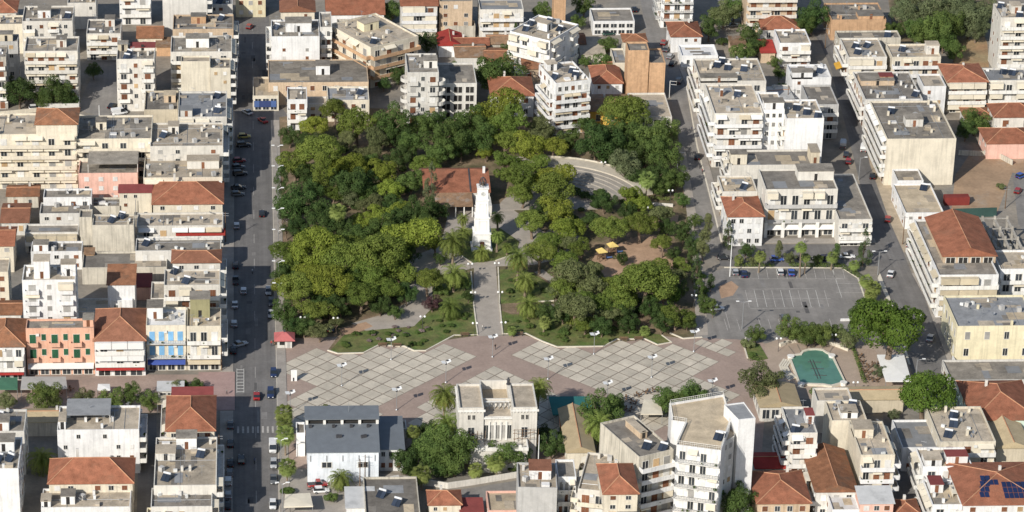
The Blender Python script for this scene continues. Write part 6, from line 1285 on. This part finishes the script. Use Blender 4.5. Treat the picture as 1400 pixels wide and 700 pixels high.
for i, (x, y) in enumerate(((379, 199), (379.5, 227), (380, 257), (380, 285), (380.5, 314), (380.5, 357), (381, 387), (384, 600), (386, 660))):
    o = SLP if i == 0 else copy_tree(SLP); p = G(x, y, 8); o.location = (p.x, p.y, .14); tag(o, 'two-armed street lamp on the park side pavement of the wide street', 'street lamp', 'street lamps along the park pavement')
def pole(x, y, h, lab, arms=0, z=.1, lamp=0, m=None):
    p = G(x, y); r = empty('utility_pole', (p.x, p.y, z)); tag(r, lab, 'pole'); MB().tube([(0, 0, 0), (0, 0, h)], [.15, .09], 7).build('pole', m or M_WOOD, r)
    for k in range(arms): MB().tube([(-.9, 0, h-.4-k*.7), (.9, 0, h-.4-k*.7)], .05, 5).build('cross_arm', M_STEEL, r)
    for k in range(lamp): MB().tube([(0, 0, h-.2), ((1 if k == 0 else -1)*1.5, 0, h+.15)], .045, 5).build('arm', M_STEEL, r); MB().box(1.2 if k == 0 else -2.0, -.18, h+.1, 2.0 if k == 0 else -1.2, .18, h+.25).build('lamp_head', M_LAMPW, r)
    return r
LM = M_LAMPW
pole(1014.5, 450, 8.0, 'thin lamp pole with long shadow in the car park', m=M_STEEL, lamp=2, z=.02); pole(997.8, 378, 11.5, 'tall pale pole at the corner of the car park beside the cypress', m=LM, z=.02)
for i, (x, y) in enumerate(((308, 250), (308.5, 331), (306, 418), (303, 507), (300, 640))): pole(x, y, 9, ['utility pole beside the house with red hipped roof', 'utility pole casting a long shadow over the wide street', 'utility pole before the roof-terrace block', 'utility pole at the corner shophouse', 'utility pole beside the stained roof terrace block'][i], 2, .14)
for x, y, l in ((926, 232, 'pale frame-topped pole by the park trees on the east street'), (915, 134, 'pale frame-topped pole beside the flat cream shop')):
    p = G(x, y); r = empty('frame_pole', (p.x, p.y, .1)); tag(r, l, 'pole'); MB().tube([(0, 0, 0), (0, 0, 5.6)], .09, 6).build('pole', LM, r); MB().tube([(0, 0, 5.5), (2.0, 0, 5.3), (2.0, 0, 4.2), (.3, 0, 4.4)], .06, 5).build('frame', LM, r)
pole(1174, 246, 7, 'street lamp beside the grey-roofed corner shop', m=M_STEEL, lamp=1, z=.02); pole(1251, 530, 8, 'curved lamp post between the two big umbrella pines', m=M_STEEL, lamp=1, z=.02); pole(1234, 334, 8.5, 'leaning dark pole before the orange tiled block', 1, .02); pole(1374, 285, 7, 'pair-arm utility pole on the edge of the sandy lot', 2, .02)
pole(1200, 376, 7, 'double street lamp at the car park corner', m=M_STEEL, lamp=2, z=.02); pole(492, 668, 8, 'wooden pole beside the warehouse annex', 2, .02); pole(499, 662, 8, 'second wooden pole beside the warehouse annex', 1, .02); pole(735, 660, 13, 'white mast beside the tall grey party-wall block', m=LM, z=.02); pole(403, 100, 16, 'thin pole before the pink-banded white block', 0, .02, m=M_STEEL)
pole(1076, 150, 8, 'wooden pole in the yard behind the white stair tower', 1, .02); pole(1128, 66, 7, 'wooden pole at the top of the east alley', 1, .02); pole(136, 165, 5, 'short white gate post beside the lane', 0, .02, m=LM); pole(186, 300, 6, 'thin pole beside the concrete box building', 0, .02, m=M_STEEL)
# ------------------------------------------------------------------ vehicles
PAINT = {k: mat('car_'+k, c, rough=.25, var=0, spec=.6) for k, c in {'white': (.72, .72, .71), 'silver': (.42, .43, .44), 'black': (.022, .022, .025), 'navy': (.025, .04, .10), 'blue': (.05, .11, .38), 'red': (.32, .03, .028), 'grey': (.13, .135, .14), 'green': (.03, .07, .05), 'yellow': (.55, .42, .10)}.items()}
M_TYRE = mat('tyre', (.018, .018, .018), var=0); M_RIM = mat('rim', (.4, .4, .41), rough=.35, metal=.7, var=0); M_CGLASS = mat('car_glass', (.02, .025, .03), rough=.08, spec=.7, var=0); M_HEAD = mat('headlight', (.75, .75, .72), rough=.15, var=0); M_TAIL = mat('tail_light', (.35, .02, .02), rough=.2, var=0)
def car_proto(kind):
    r = empty({'van': 'parked_van', 'pickup': 'pickup_truck'}.get(kind, 'parked_car'))
    L_, Wd, Hh = {'hatch': (3.9, 1.7, 1.48), 'sedan': (4.4, 1.74, 1.43), 'suv': (4.4, 1.82, 1.68), 'van': (4.9, 1.9, 2.1), 'pickup': (4.9, 1.78, 1.7)}[kind]
    hw = Wd/2; bz = {'van': 1.05, 'suv': .98}.get(kind, .86)
    # lower body: lofted sections along x (front at +x)
    secs = [(-L_/2, .78, .42, bz*.86), (-L_/2+.12, .92, .3, bz*.98), (-L_/2+.8, 1, .24, bz), (L_*.12, 1, .24, bz), (L_*.3, .98, .24, bz*.95), (L_/2-.25, .92, .28, bz*.82), (L_/2, .74, .4, bz*.66)]
    def loft(sec, nm, m):
        b = MB(); k = 8
        for x, wf, z0, z1 in sec:
            y = hw*wf; e = .1
            b.v += [(x, -y+e, z0), (x, -y, z0+e), (x, -y, z1-e), (x, -y+e*1.6, z1), (x, y-e*1.6, z1), (x, y, z1-e), (x, y, z0+e), (x, y-e, z0)]
        for i in range(len(sec)-1):
            for j in range(k): b.f.append((i*k+j, i*k+(j+1) % k, (i+1)*k+(j+1) % k, (i+1)*k+j))
        b.f.append(tuple(range(k))); b.f.append(tuple((len(sec)-1)*k+j for j in reversed(range(k)))); return b.build(nm, m, r, True)
    loft(secs, 'body', PAINT['white'])
    ca, cb = {'hatch': (-L_/2+.12, L_*.24), 'sedan': (-L_*.34, L_*.22), 'suv': (-L_/2+.12, L_*.22), 'van': (-L_/2+.06, L_*.36), 'pickup': (-L_*.1, L_*.27)}[kind]
    ra, rb = {'hatch': (ca+.35, cb-.75), 'sedan': (ca+.55, cb-.85), 'suv': (ca+.25, cb-.7), 'van': (ca+.08, cb-.6), 'pickup': (ca+.15, cb-.7)}[kind]
    b = MB(); w1, w2 = hw*.93, hw*.78; zt = Hh-.06
    lo = [(ca, -w1, bz-.03), (cb, -w1, bz-.05), (cb, w1, bz-.05), (ca, w1, bz-.03)]; hi = [(ra, -w2, zt), (rb, -w2, zt), (rb, w2, zt), (ra, w2, zt)]
    for i in range(4): b.quad(lo[i], lo[(i+1) % 4], hi[(i+1) % 4], hi[i])
    if kind == 'van': b.build('window_band', M_CGLASS, r); MB().box(ca+.02, -hw*.97, bz, rb-.9, hw*.97, Hh-.05).build('cargo_body', PAINT['white'], r)
    else: b.build('windows', M_CGLASS, r)
    b = MB(); o_ = .03; b.box(ra-o_, -w2-o_, zt, rb+o_, w2+o_, Hh); b.build('roof', PAINT['white'], r)
    for x in (-L_*.31, L_*.31):
        for s in (-1, 1):
            w_ = MB(); w_.tube([(x, s*(hw-.19), .31), (x, s*(hw+.01), .31)], .31, 12); t = w_.build('wheel', M_TYRE, r); q = MB(); q.tube([(x, s*(hw-.02), .31), (x, s*(hw+.025), .31)], .19, 10); q.build('rim', M_RIM, t)
    for s in (-1, 1):
        MB().box(L_/2-.16, s*hw*.58-.17, bz*.58, L_/2+.012, s*hw*.58+.17, bz*.72).build('headlight', M_HEAD, r); MB().box(-L_/2-.012, s*hw*.62-.14, bz*.62, -L_/2+.1, s*hw*.62+.14, bz*.82).build('tail_light', M_TAIL, r)
    if kind == 'pickup': MB().box(-L_/2+.1, -hw*.85, bz-.1, ca-.05, hw*.85, bz+.03).build('cargo_bed', M_DARKMETAL, r)
    note_kids(r); return r
CARS = {k: [car_proto(k), False] for k in ('hatch', 'sedan', 'suv', 'van', 'pickup')}
def car(kind, col, x, y, rz, where_):
    P_, used = CARS[kind]; o = P_ if not used else copy_tree(P_); CARS[kind][1] = True
    p = G(x, y, .6); o.location = (p.x, p.y, .03); o.rotation_euler = (0, 0, math.radians(rz))
    lab = '%s %s %s' % (col, {'hatch': 'hatchback', 'sedan': 'saloon car', 'suv': 'tall estate car', 'van': 'van', 'pickup': 'pickup truck'}[kind], where_); tag(o, lab, 'van' if kind == 'van' else 'truck' if kind == 'pickup' else 'car', lab)
    CARQ.append((o, col))
CARQ = []
W1 = 'parked along the shophouse side of the wide street'; W2 = 'parked along the park side of the wide street'; W3 = 'driving on the wide street'; W4 = 'parked in the car park'; W5 = 'on the street beside the bank'; W6 = 'parked on the upper east street'; W7 = 'on the street between car park and school'
for a in ((323.5, 308, 'hatch', 'white', 90, W1), (358, 291.5, 'sedan', 'black', 90, W3), (322, 383, 'pickup', 'grey', 90, W1), (333, 397, 'hatch', 'white', 90, W3), (321, 416, 'sedan', 'white', 90, W1), (320, 442, 'hatch', 'white', 90, W1), (367, 398, 'hatch', 'silver', -90, W2), (370.5, 429, 'sedan', 'silver', -90, W2),
          (338, 153, 'sedan', 'silver', 125, W3), (359, 164, 'sedan', 'red', 120, W3), (334, 186, 'hatch', 'yellow', 8, 'crossing the wide street by the park corner'), (333, 198, 'suv', 'black', 8, 'waiting beside the yellow hatchback'), (321, 59, 'sedan', 'black', 90, W1), (324, 75, 'hatch', 'silver', 90, W1), (341.5, 36, 'hatch', 'red', 70, 'parked at the top of the wide street'), (328, 237, 'suv', 'black', 10, W1), (326, 228, 'hatch', 'grey', 10, W1), (327, 219, 'hatch', 'red', 12, W1),
          (316, 128, 'sedan', 'grey', 90, W1), (317, 110, 'hatch', 'black', 90, W1), (318, 95, 'sedan', 'white', 90, W1), (315, 580, 'sedan', 'grey', 90, W1), (314, 646, 'hatch', 'grey', 90, W1), (311, 690, 'sedan', 'black', 90, W1), (312, 676, 'hatch', 'silver', 90, W1), (322, 362, 'sedan', 'black', 90, W1), (319, 478, 'sedan', 'black', 90, W1), (325, 265, 'hatch', 'grey', 8, W1), (326, 256, 'sedan', 'black', 8, W1), (371, 413, 'hatch', 'grey', -90, W2), (374, 655, 'sedan', 'grey', -90, W2), (373, 690, 'hatch', 'white', -90, W2),
          (374, 510, 'hatch', 'navy', -90, W2), (370, 538, 'suv', 'navy', -90, W2), (351, 541, 'sedan', 'red', 90, W3), (373, 612, 'van', 'white', -90, W2), (374, 634, 'hatch', 'silver', -90, W2), (330, 628, 'suv', 'black', 90, W3), (312, 657.5, 'suv', 'white', 90, W1), (315, 632, 'sedan', 'black', 90, W1), (315, 606, 'hatch', 'black', 90, W1), (328, 470, 'sedan', 'silver', 30, W1),
          (907.6, 58, 'hatch', 'red', 68, W6), (911, 67, 'sedan', 'grey', 68, W6), (916, 77, 'hatch', 'silver', 68, W6), (919.5, 86, 'sedan', 'black', 68, W6), (928, 110, 'suv', 'grey', 75, 'driving down the upper east street'), (954, 213.5, 'sedan', 'black', 78, 'parked beside the large cream apartment block'), (867, 12.5, 'sedan', 'black', 90, 'beside the garage with grey roof'), (832, 45.5, 'sedan', 'green', 10, 'before the white garage front'), (852, 43, 'suv', 'black', 10, 'before the white garage front'),
          (1152.7, 198, 'van', 'silver', 78, W5), (1181, 203, 'van', 'white', 76, W5), (1160, 220, 'hatch', 'red', 78, W5), (1157, 211, 'hatch', 'black', 78, W5), (1193, 240, 'sedan', 'black', 78, W5), (1214, 299, 'hatch', 'red', 74, 'parked on the dusty verge by the sandy-roofed house'), (1245, 334, 'hatch', 'white', 60, 'by the corner of the orange tiled block'), (1392, 260.5, 'hatch', 'red', 60, 'beside the sandy lot'), (1396, 240, 'hatch', 'blue', 40, 'beside the sandy lot'),
          (1217.7, 374, 'sedan', 'white', 72, W7), (1272, 461.6, 'sedan', 'silver', 70, W7), (1259, 434, 'hatch', 'white', 70, W7), (1287, 520, 'sedan', 'grey', 70, W7),
          (1005, 371.5, 'hatch', 'silver', 90, W4), (1017, 374, 'sedan', 'navy', 90, W4), (1066.5, 371.5, 'hatch', 'white', 90, W4), (1082, 372, 'sedan', 'blue', 85, W4), (980, 421, 'hatch', 'white', 10, W4), (1071, 434, 'hatch', 'grey', 90, W4),
          (1062, 354, 'hatch', 'blue', 0, 'on the lane in front of the bank'), (1100, 352, 'sedan', 'black', 0, 'on the lane in front of the bank'), (1130, 353, 'hatch', 'navy', 0, 'on the lane in front of the bank'), (1158, 350, 'sedan', 'white', 0, 'on the lane in front of the bank'), (990, 352, 'hatch', 'black', 0, 'on the lane in front of the bank'),
          (434, 662, 'pickup', 'red', 8, 'parked in front of the warehouse'), (439, 670, 'hatch', 'white', 5, 'parked in front of the warehouse'), (48, 147, 'hatch', 'white', 10, 'beside the terraced cream building'), (154, 144.5, 'sedan', 'black', 60, 'on the side lane among apartment blocks'), (163, 154, 'van', 'white', 20, 'on the side lane among apartment blocks'), (454, 448, 'sedan', 'navy', 75, 'under the trees near the red kiosk'), (1053, 566, 'hatch', 'silver', 20, 'beside the tan restaurant roof'), (1003, 34, 'sedan', 'grey', 5, 'in the gardens east of the upper street')):
    x, y, k, c, rz, wh = a; car(k, c, x, y, rz, wh)
bpy.context.view_layer.update()
PAINTED = {}
for o, col in CARQ: PAINTED[o.name] = col
for c in list(bpy.data.objects):
    if c.parent is not None and c.parent.name in PAINTED and c.name.split('.')[0] in ('body', 'roof', 'cargo_body'):
        c.material_slots[0].link = 'OBJECT'; c.material_slots[0].material = PAINT[PAINTED[c.parent.name]]
# ------------------------------------------------------------------ yard things and east lot
p = G(1293, 276, 1.2); r = empty('shipping_container', (p.x-.2, p.y, .02), .02); tag(r, 'red container behind the sandy-roofed house', 'container'); MB().box(0, 0, 0, 7, 2.4, 2.5).build('body', mat('red_steel', (.20, .035, .028), waves=('X', 5, .25, .1)), r)
for k in range(2): MB().box(6.99+.012, .1+k*1.12, .1, 7.05, 1.15+k*1.12, 2.4).build('door', PAINT['red'], r)
wallthing('dark green mesh fence along the sandy lot', [(1297, 298), (1330, 297), (1362, 296)], .08, 2.8, mat('green_mesh', (.035, .075, .065), var=.15), 'mesh_fence', 'fence')
wallthing('grey block wall at the upper edge of the sandy lot', [(1310, 212), (1362, 214), (1384, 226)], .25, 1.6, WALL['dirty'])
wallthing('white garden wall along the northern park edge', [(757, 180), (793, 181)], .25, 1.8, WALL['white']); wallthing('pale balustrade wall of the terraced building yard', [(0, 158), (60, 152), (120, 164), (205, 176)], .25, 1.3, WALL['cream'])
wallthing('white yard wall beside the bottom lane', [(560, 660), (612, 668), (640, 664), (712, 652)], .25, 1.6, WALL['ivory']); wallthing('white balustrade beside the bottom yard', [(497, 668), (520, 660), (545, 655)], .3, 1.1, WALL['white'])
wallthing('pale wall of the small eastern park garden', [(884, 281), (920, 283)], .25, 1.0, WALL['ivory']); wallthing('low white wall at the car park corner by the big pine', [(1149, 439), (1164, 438.5)], .3, .7, WALL['white']); wallthing('white wall edge beside the school street', [(1302, 493), (1320, 528), (1330, 545)], .25, 1.4, WALL['white'])
wallthing('white kerb wall where the car park meets the street', [(1186, 420), (1180, 436)], .3, .5, M_KERB)
# bare concrete frame beside the orange tiled block
P0 = G(1347, 342, 9); P1 = G(1399, 342, 9); w_ = P1.x-P0.x; r = empty('concrete_frame', (P0.x, P0.y, 0)); tag(r, 'bare concrete building frame with open bays', 'building'); D = 20.0
for z in (3.0, 6.0, 9.0):
    for i in range(4):
        x = i*w_/3; MB().box(x-.3, .2, z-.6, x+.3, D-.2, z).build('beam', WALL['concrete'], r)
    for j in range(4):
        y = j*D/3; MB().box(-.3, y-.3, z+.004, w_+.3, y+.3, z+.12).build('beam', WALL['concrete'], r)
for i in range(4):
    for j in range(4): MB().box(i*w_/3-.28, j*D/3-.28, 0, i*w_/3+.28, j*D/3+.28, 9.8).build('column', WALL['concrete'], r)
# solar rows on the terracotta roof in the south-east
r, w_, d_, H_, rz, P0 = BLD['house with terracotta roof, blue solar panels in rows']
def slope_panel(x, y, sx=1.0, sy_=1.6):
    k = 2.8/((d_+.9)/2); zf = lambda yy: H_+.1+k*(yy+.45)+.12
    b = MB(); b.quad((x, y, zf(y)), (x+sx, y, zf(y)), (x+sx, y+sy_, zf(y+sy_)), (x, y+sy_, zf(y+sy_))); b.quad((x, y, zf(y)-.05), (x, y+sy_, zf(y+sy_)-.05), (x+sx, y+sy_, zf(y+sy_)-.05), (x+sx, y, zf(y)-.05)); b.build('solar_panel', mat('blue_solar', (.018, .03, .085), rough=.25, spec=.45, waves=('X', 6, .2, 0)), r)
for i in range(6):
    for j in range(3): slope_panel(w_*.52+i*1.12, d_*.08+j*1.75)
for j in range(4):
    for i in range(2): slope_panel(w_*.22+i*1.12+j*.35, d_*.10+j*1.72)
for i in range(2): slope_panel(w_*.37+i*1.12, d_*.30)
# blue signboards of the shop by the shaded street
r, w_, d_, H_, rz, P0 = BLD['single-storey shop with blue signboards, by the shaded street']
for i, (x0, x1) in enumerate(((.3, 1.9), (2.0, 5.2), (5.3, 7.0))):
    MB().box(x0, -.32, 1.4, min(x1, w_-.1), -.16, 3.4).build('signboard', mat('blue_sign', (.07, .12, .28), var=.1) if i != 1 else mat('dark_blue_sign', (.04, .06, .16), var=.1), r)
# railings on the tall tower roof
r, Q, I_, H_, rz, O_ = BLD['seven-storey white apartment tower, brown flat roof and railings']
for k in range(len(Q)):
    (ax, ay), (bx, by) = I_[k], I_[(k+1) % len(Q)]; b = MB(); b.tube([(ax, ay, H_+.95), (bx, by, H_+.95)], .05, 4); b.tube([(ax, ay, H_+.5), (bx, by, H_+.5)], .03, 4); n = max(2, int(math.hypot(bx-ax, by-ay)/.5))
    for t in range(n+1): x, y = ax+(bx-ax)*t/n, ay+(by-ay)*t/n; b.tube([(x, y, H_-.02), (x, y, H_+.95)], .025, 4)
    b.build('railing', M_TRIM, r)
p = G(1000, 606, 23); solar(p.x-2, p.y+3.2, 22.47, -.5, 'seven-storey white apartment tower'); p = G(982, 600, 22.5); solar(p.x, p.y, 22.47, -.5, 'seven-storey white apartment tower')
# striped mustard awning on the beige-blind house
r, w_, d_, H_, rz, P0 = BLD['two-storey cream house with long beige blind, solar heaters above']
put(U_AWN, 'awning', r, (-.02, d_*.28, 5.2), -math.pi/2, (5.2, 3.0, 1.6), AWN['mustard'])
# ------------------------------------------------------------------ people
def person_mesh(step):
    me = bpy.data.meshes.new('person'); V = [(0, 0, .95), (0, 0, 1.2), (0, 0, 1.42), (0, 0, 1.53), (0, -.01, 1.66), (0, -.01, 1.76)]; E = [(0, 1), (1, 2), (2, 3), (3, 4), (4, 5)]; Rr = [.14, .15, .14, .06, .10, .07]
    for s in (-1, 1):
        n = len(V); V += [(s*.10, 0, .88), (s*.10, -.04+s*step*.5, .48), (s*.10, s*step, .09), (s*.10, s*step-.14, .04)]; E += [(0, n), (n, n+1), (n+1, n+2), (n+2, n+3)]; Rr += [.095, .065, .045, .04]
        n = len(V); V += [(s*.19, 0, 1.40), (s*.25, -s*step*.4, 1.14), (s*.25, -s*step*.8-.05, .90), (s*.25, -s*step*.8-.08, .80)]; E += [(2, n), (n, n+1), (n+1, n+2), (n+2, n+3)]; Rr += [.06, .045, .035, .035]
    me.from_pydata(V, E, []); o = bpy.data.objects.new('tmp', me); COL.objects.link(o); o.modifiers.new('s', 'SKIN')
    for i, sv in enumerate(me.skin_vertices[0].data): sv.radius = (Rr[i], Rr[i]*.8); sv.use_root = (i == 0)
    o.modifiers.new('b', 'SUBSURF').levels = 1; bpy.context.view_layer.update(); dg = bpy.context.evaluated_depsgraph_get(); m2 = bpy.data.meshes.new_from_object(o.evaluated_get(dg)); bpy.data.objects.remove(o)
    return m2
PM = [person_mesh(.16), person_mesh(.04)]
SKIN = mat('skin', (.45, .27, .18), var=0); HAIR = mat('hair', (.03, .022, .018), var=0); CL = {'dark blue': mat('cloth_navy', (.04, .05, .10)), 'white': mat('cloth_white', (.65, .64, .6)), 'black': mat('cloth_black', (.025, .025, .027)), 'red': mat('cloth_red', (.35, .05, .04)), 'grey': mat('cloth_grey', (.2, .2, .2))}
def person(k, x, y, rz, top, bot, lab, z=.05, sc=1.0):
    me = PM[k].copy(); me.materials.clear()
    for m in (CL[top], CL[bot], SKIN, HAIR): me.materials.append(m)
    for pl in me.polygons:
        c = pl.center; pl.material_index = 3 if c.z > 1.7 or (c.z > 1.6 and c.y > .03) else 2 if c.z > 1.5 or (abs(c.x) > .2 and c.z < .98) else 1 if c.z < .95 else 0
    p = G(x, y); o = put(me, 'person', None, (p.x, p.y, z), rz, (sc, sc, sc)); return tag(o, lab, 'person')
person(0, 677, 478, .8, 'black', 'black', 'person in black walking on the square near the central lamp'); person(0, 945.5, 180, 2, 'dark blue', 'black', 'person in dark blue on the pavement of the east street', .15)
person(1, 371, 474, 0, 'red', 'dark blue', 'person in red standing beside the kiosk', .15); person(1, 660, 452, 1, 'white', 'grey', 'person in white on the central path'); person(0, 1100, 333, 1.5, 'white', 'dark blue', 'person in white walking before the bank', .15); person(0, 310, 540, 2, 'grey', 'black', 'person in grey on the pink paved corner', .15)
def motorbike(x, y, rz, lab, col):
    p = G(x, y); r = empty('motorcycle', (p.x, p.y, .02), math.radians(rz)); tag(r, lab, 'motorcycle')
    for s in (-.65, .65):
        a = [(s+.3*math.cos(t*.524), 0, .3+.3*math.sin(t*.524)) for t in range(13)]; MB().tube(a, .06, 6, False).build('wheel', M_TYRE, r)
    MB().tube([(-.6, 0, .5), (-.2, 0, .72), (.3, 0, .78), (.55, 0, .95)], [.12, .16, .17, .06], 8).build('body', PAINT[col], r, True); MB().tube([(.5, -.35, 1.05), (.52, 0, 1.0), (.5, .35, 1.05)], .025, 6).build('handlebar', M_DARKMETAL, r); MB().box(-.65, -.13, .73, -.05, .13, .82).build('seat', M_DARKMETAL, r); MB().tube([(.65, 0, .3), (.5, 0, 1.0)], .04, 6).build('fork', M_STEEL, r)
motorbike(345, 373, 90, 'pale scooter riding along the wide street', 'silver'); motorbike(957, 229, 75, 'dark motorcycle parked on the east street', 'black'); motorbike(348, 632, 90, 'blue motorcycle on the wide street beside a zebra crossing', 'navy'); motorbike(960, 236, 80, 'red motorcycle beside the dark one on the east street', 'red')

# bank front: pilasters, and rounded balconies of the unfinished tower
r, w_, d_, H_, rz, P0 = BLD['ivory bank with grey roof, pilasters and glass shopfront']
for i in range(5): MB().box(i*(w_-.9)/4, -1.7, 0, .9+i*(w_-.9)/4, -.95, H_*.33).build('pilaster', M_TRIM, r)
r, w_, d_, H_, rz, P0 = BLD['unfinished white tower block, rounded balconies']
for z in (3.6, 7.0, 10.4, 13.6):
    for cx, cy_, a0 in ((0.2, 2.5, 90), (w_, 0.3, -90)):
        arc = [(cx+2.1*math.cos(math.radians(a0+t)), cy_+2.1*math.sin(math.radians(a0+t))) for t in range(0, 181, 20)]
        b = MB(); b.prism(arc, z-.2, z); 
        for k in range(len(arc)-1):
            a, c = arc[k], arc[k+1]; b.prism([a, c, (cx+(c[0]-cx)*.94, cy_+(c[1]-cy_)*.94), (cx+(a[0]-cx)*.94, cy_+(a[1]-cy_)*.94)], z+.002, z+.9)
        b.build('balcony', WALL['chalk'], r)
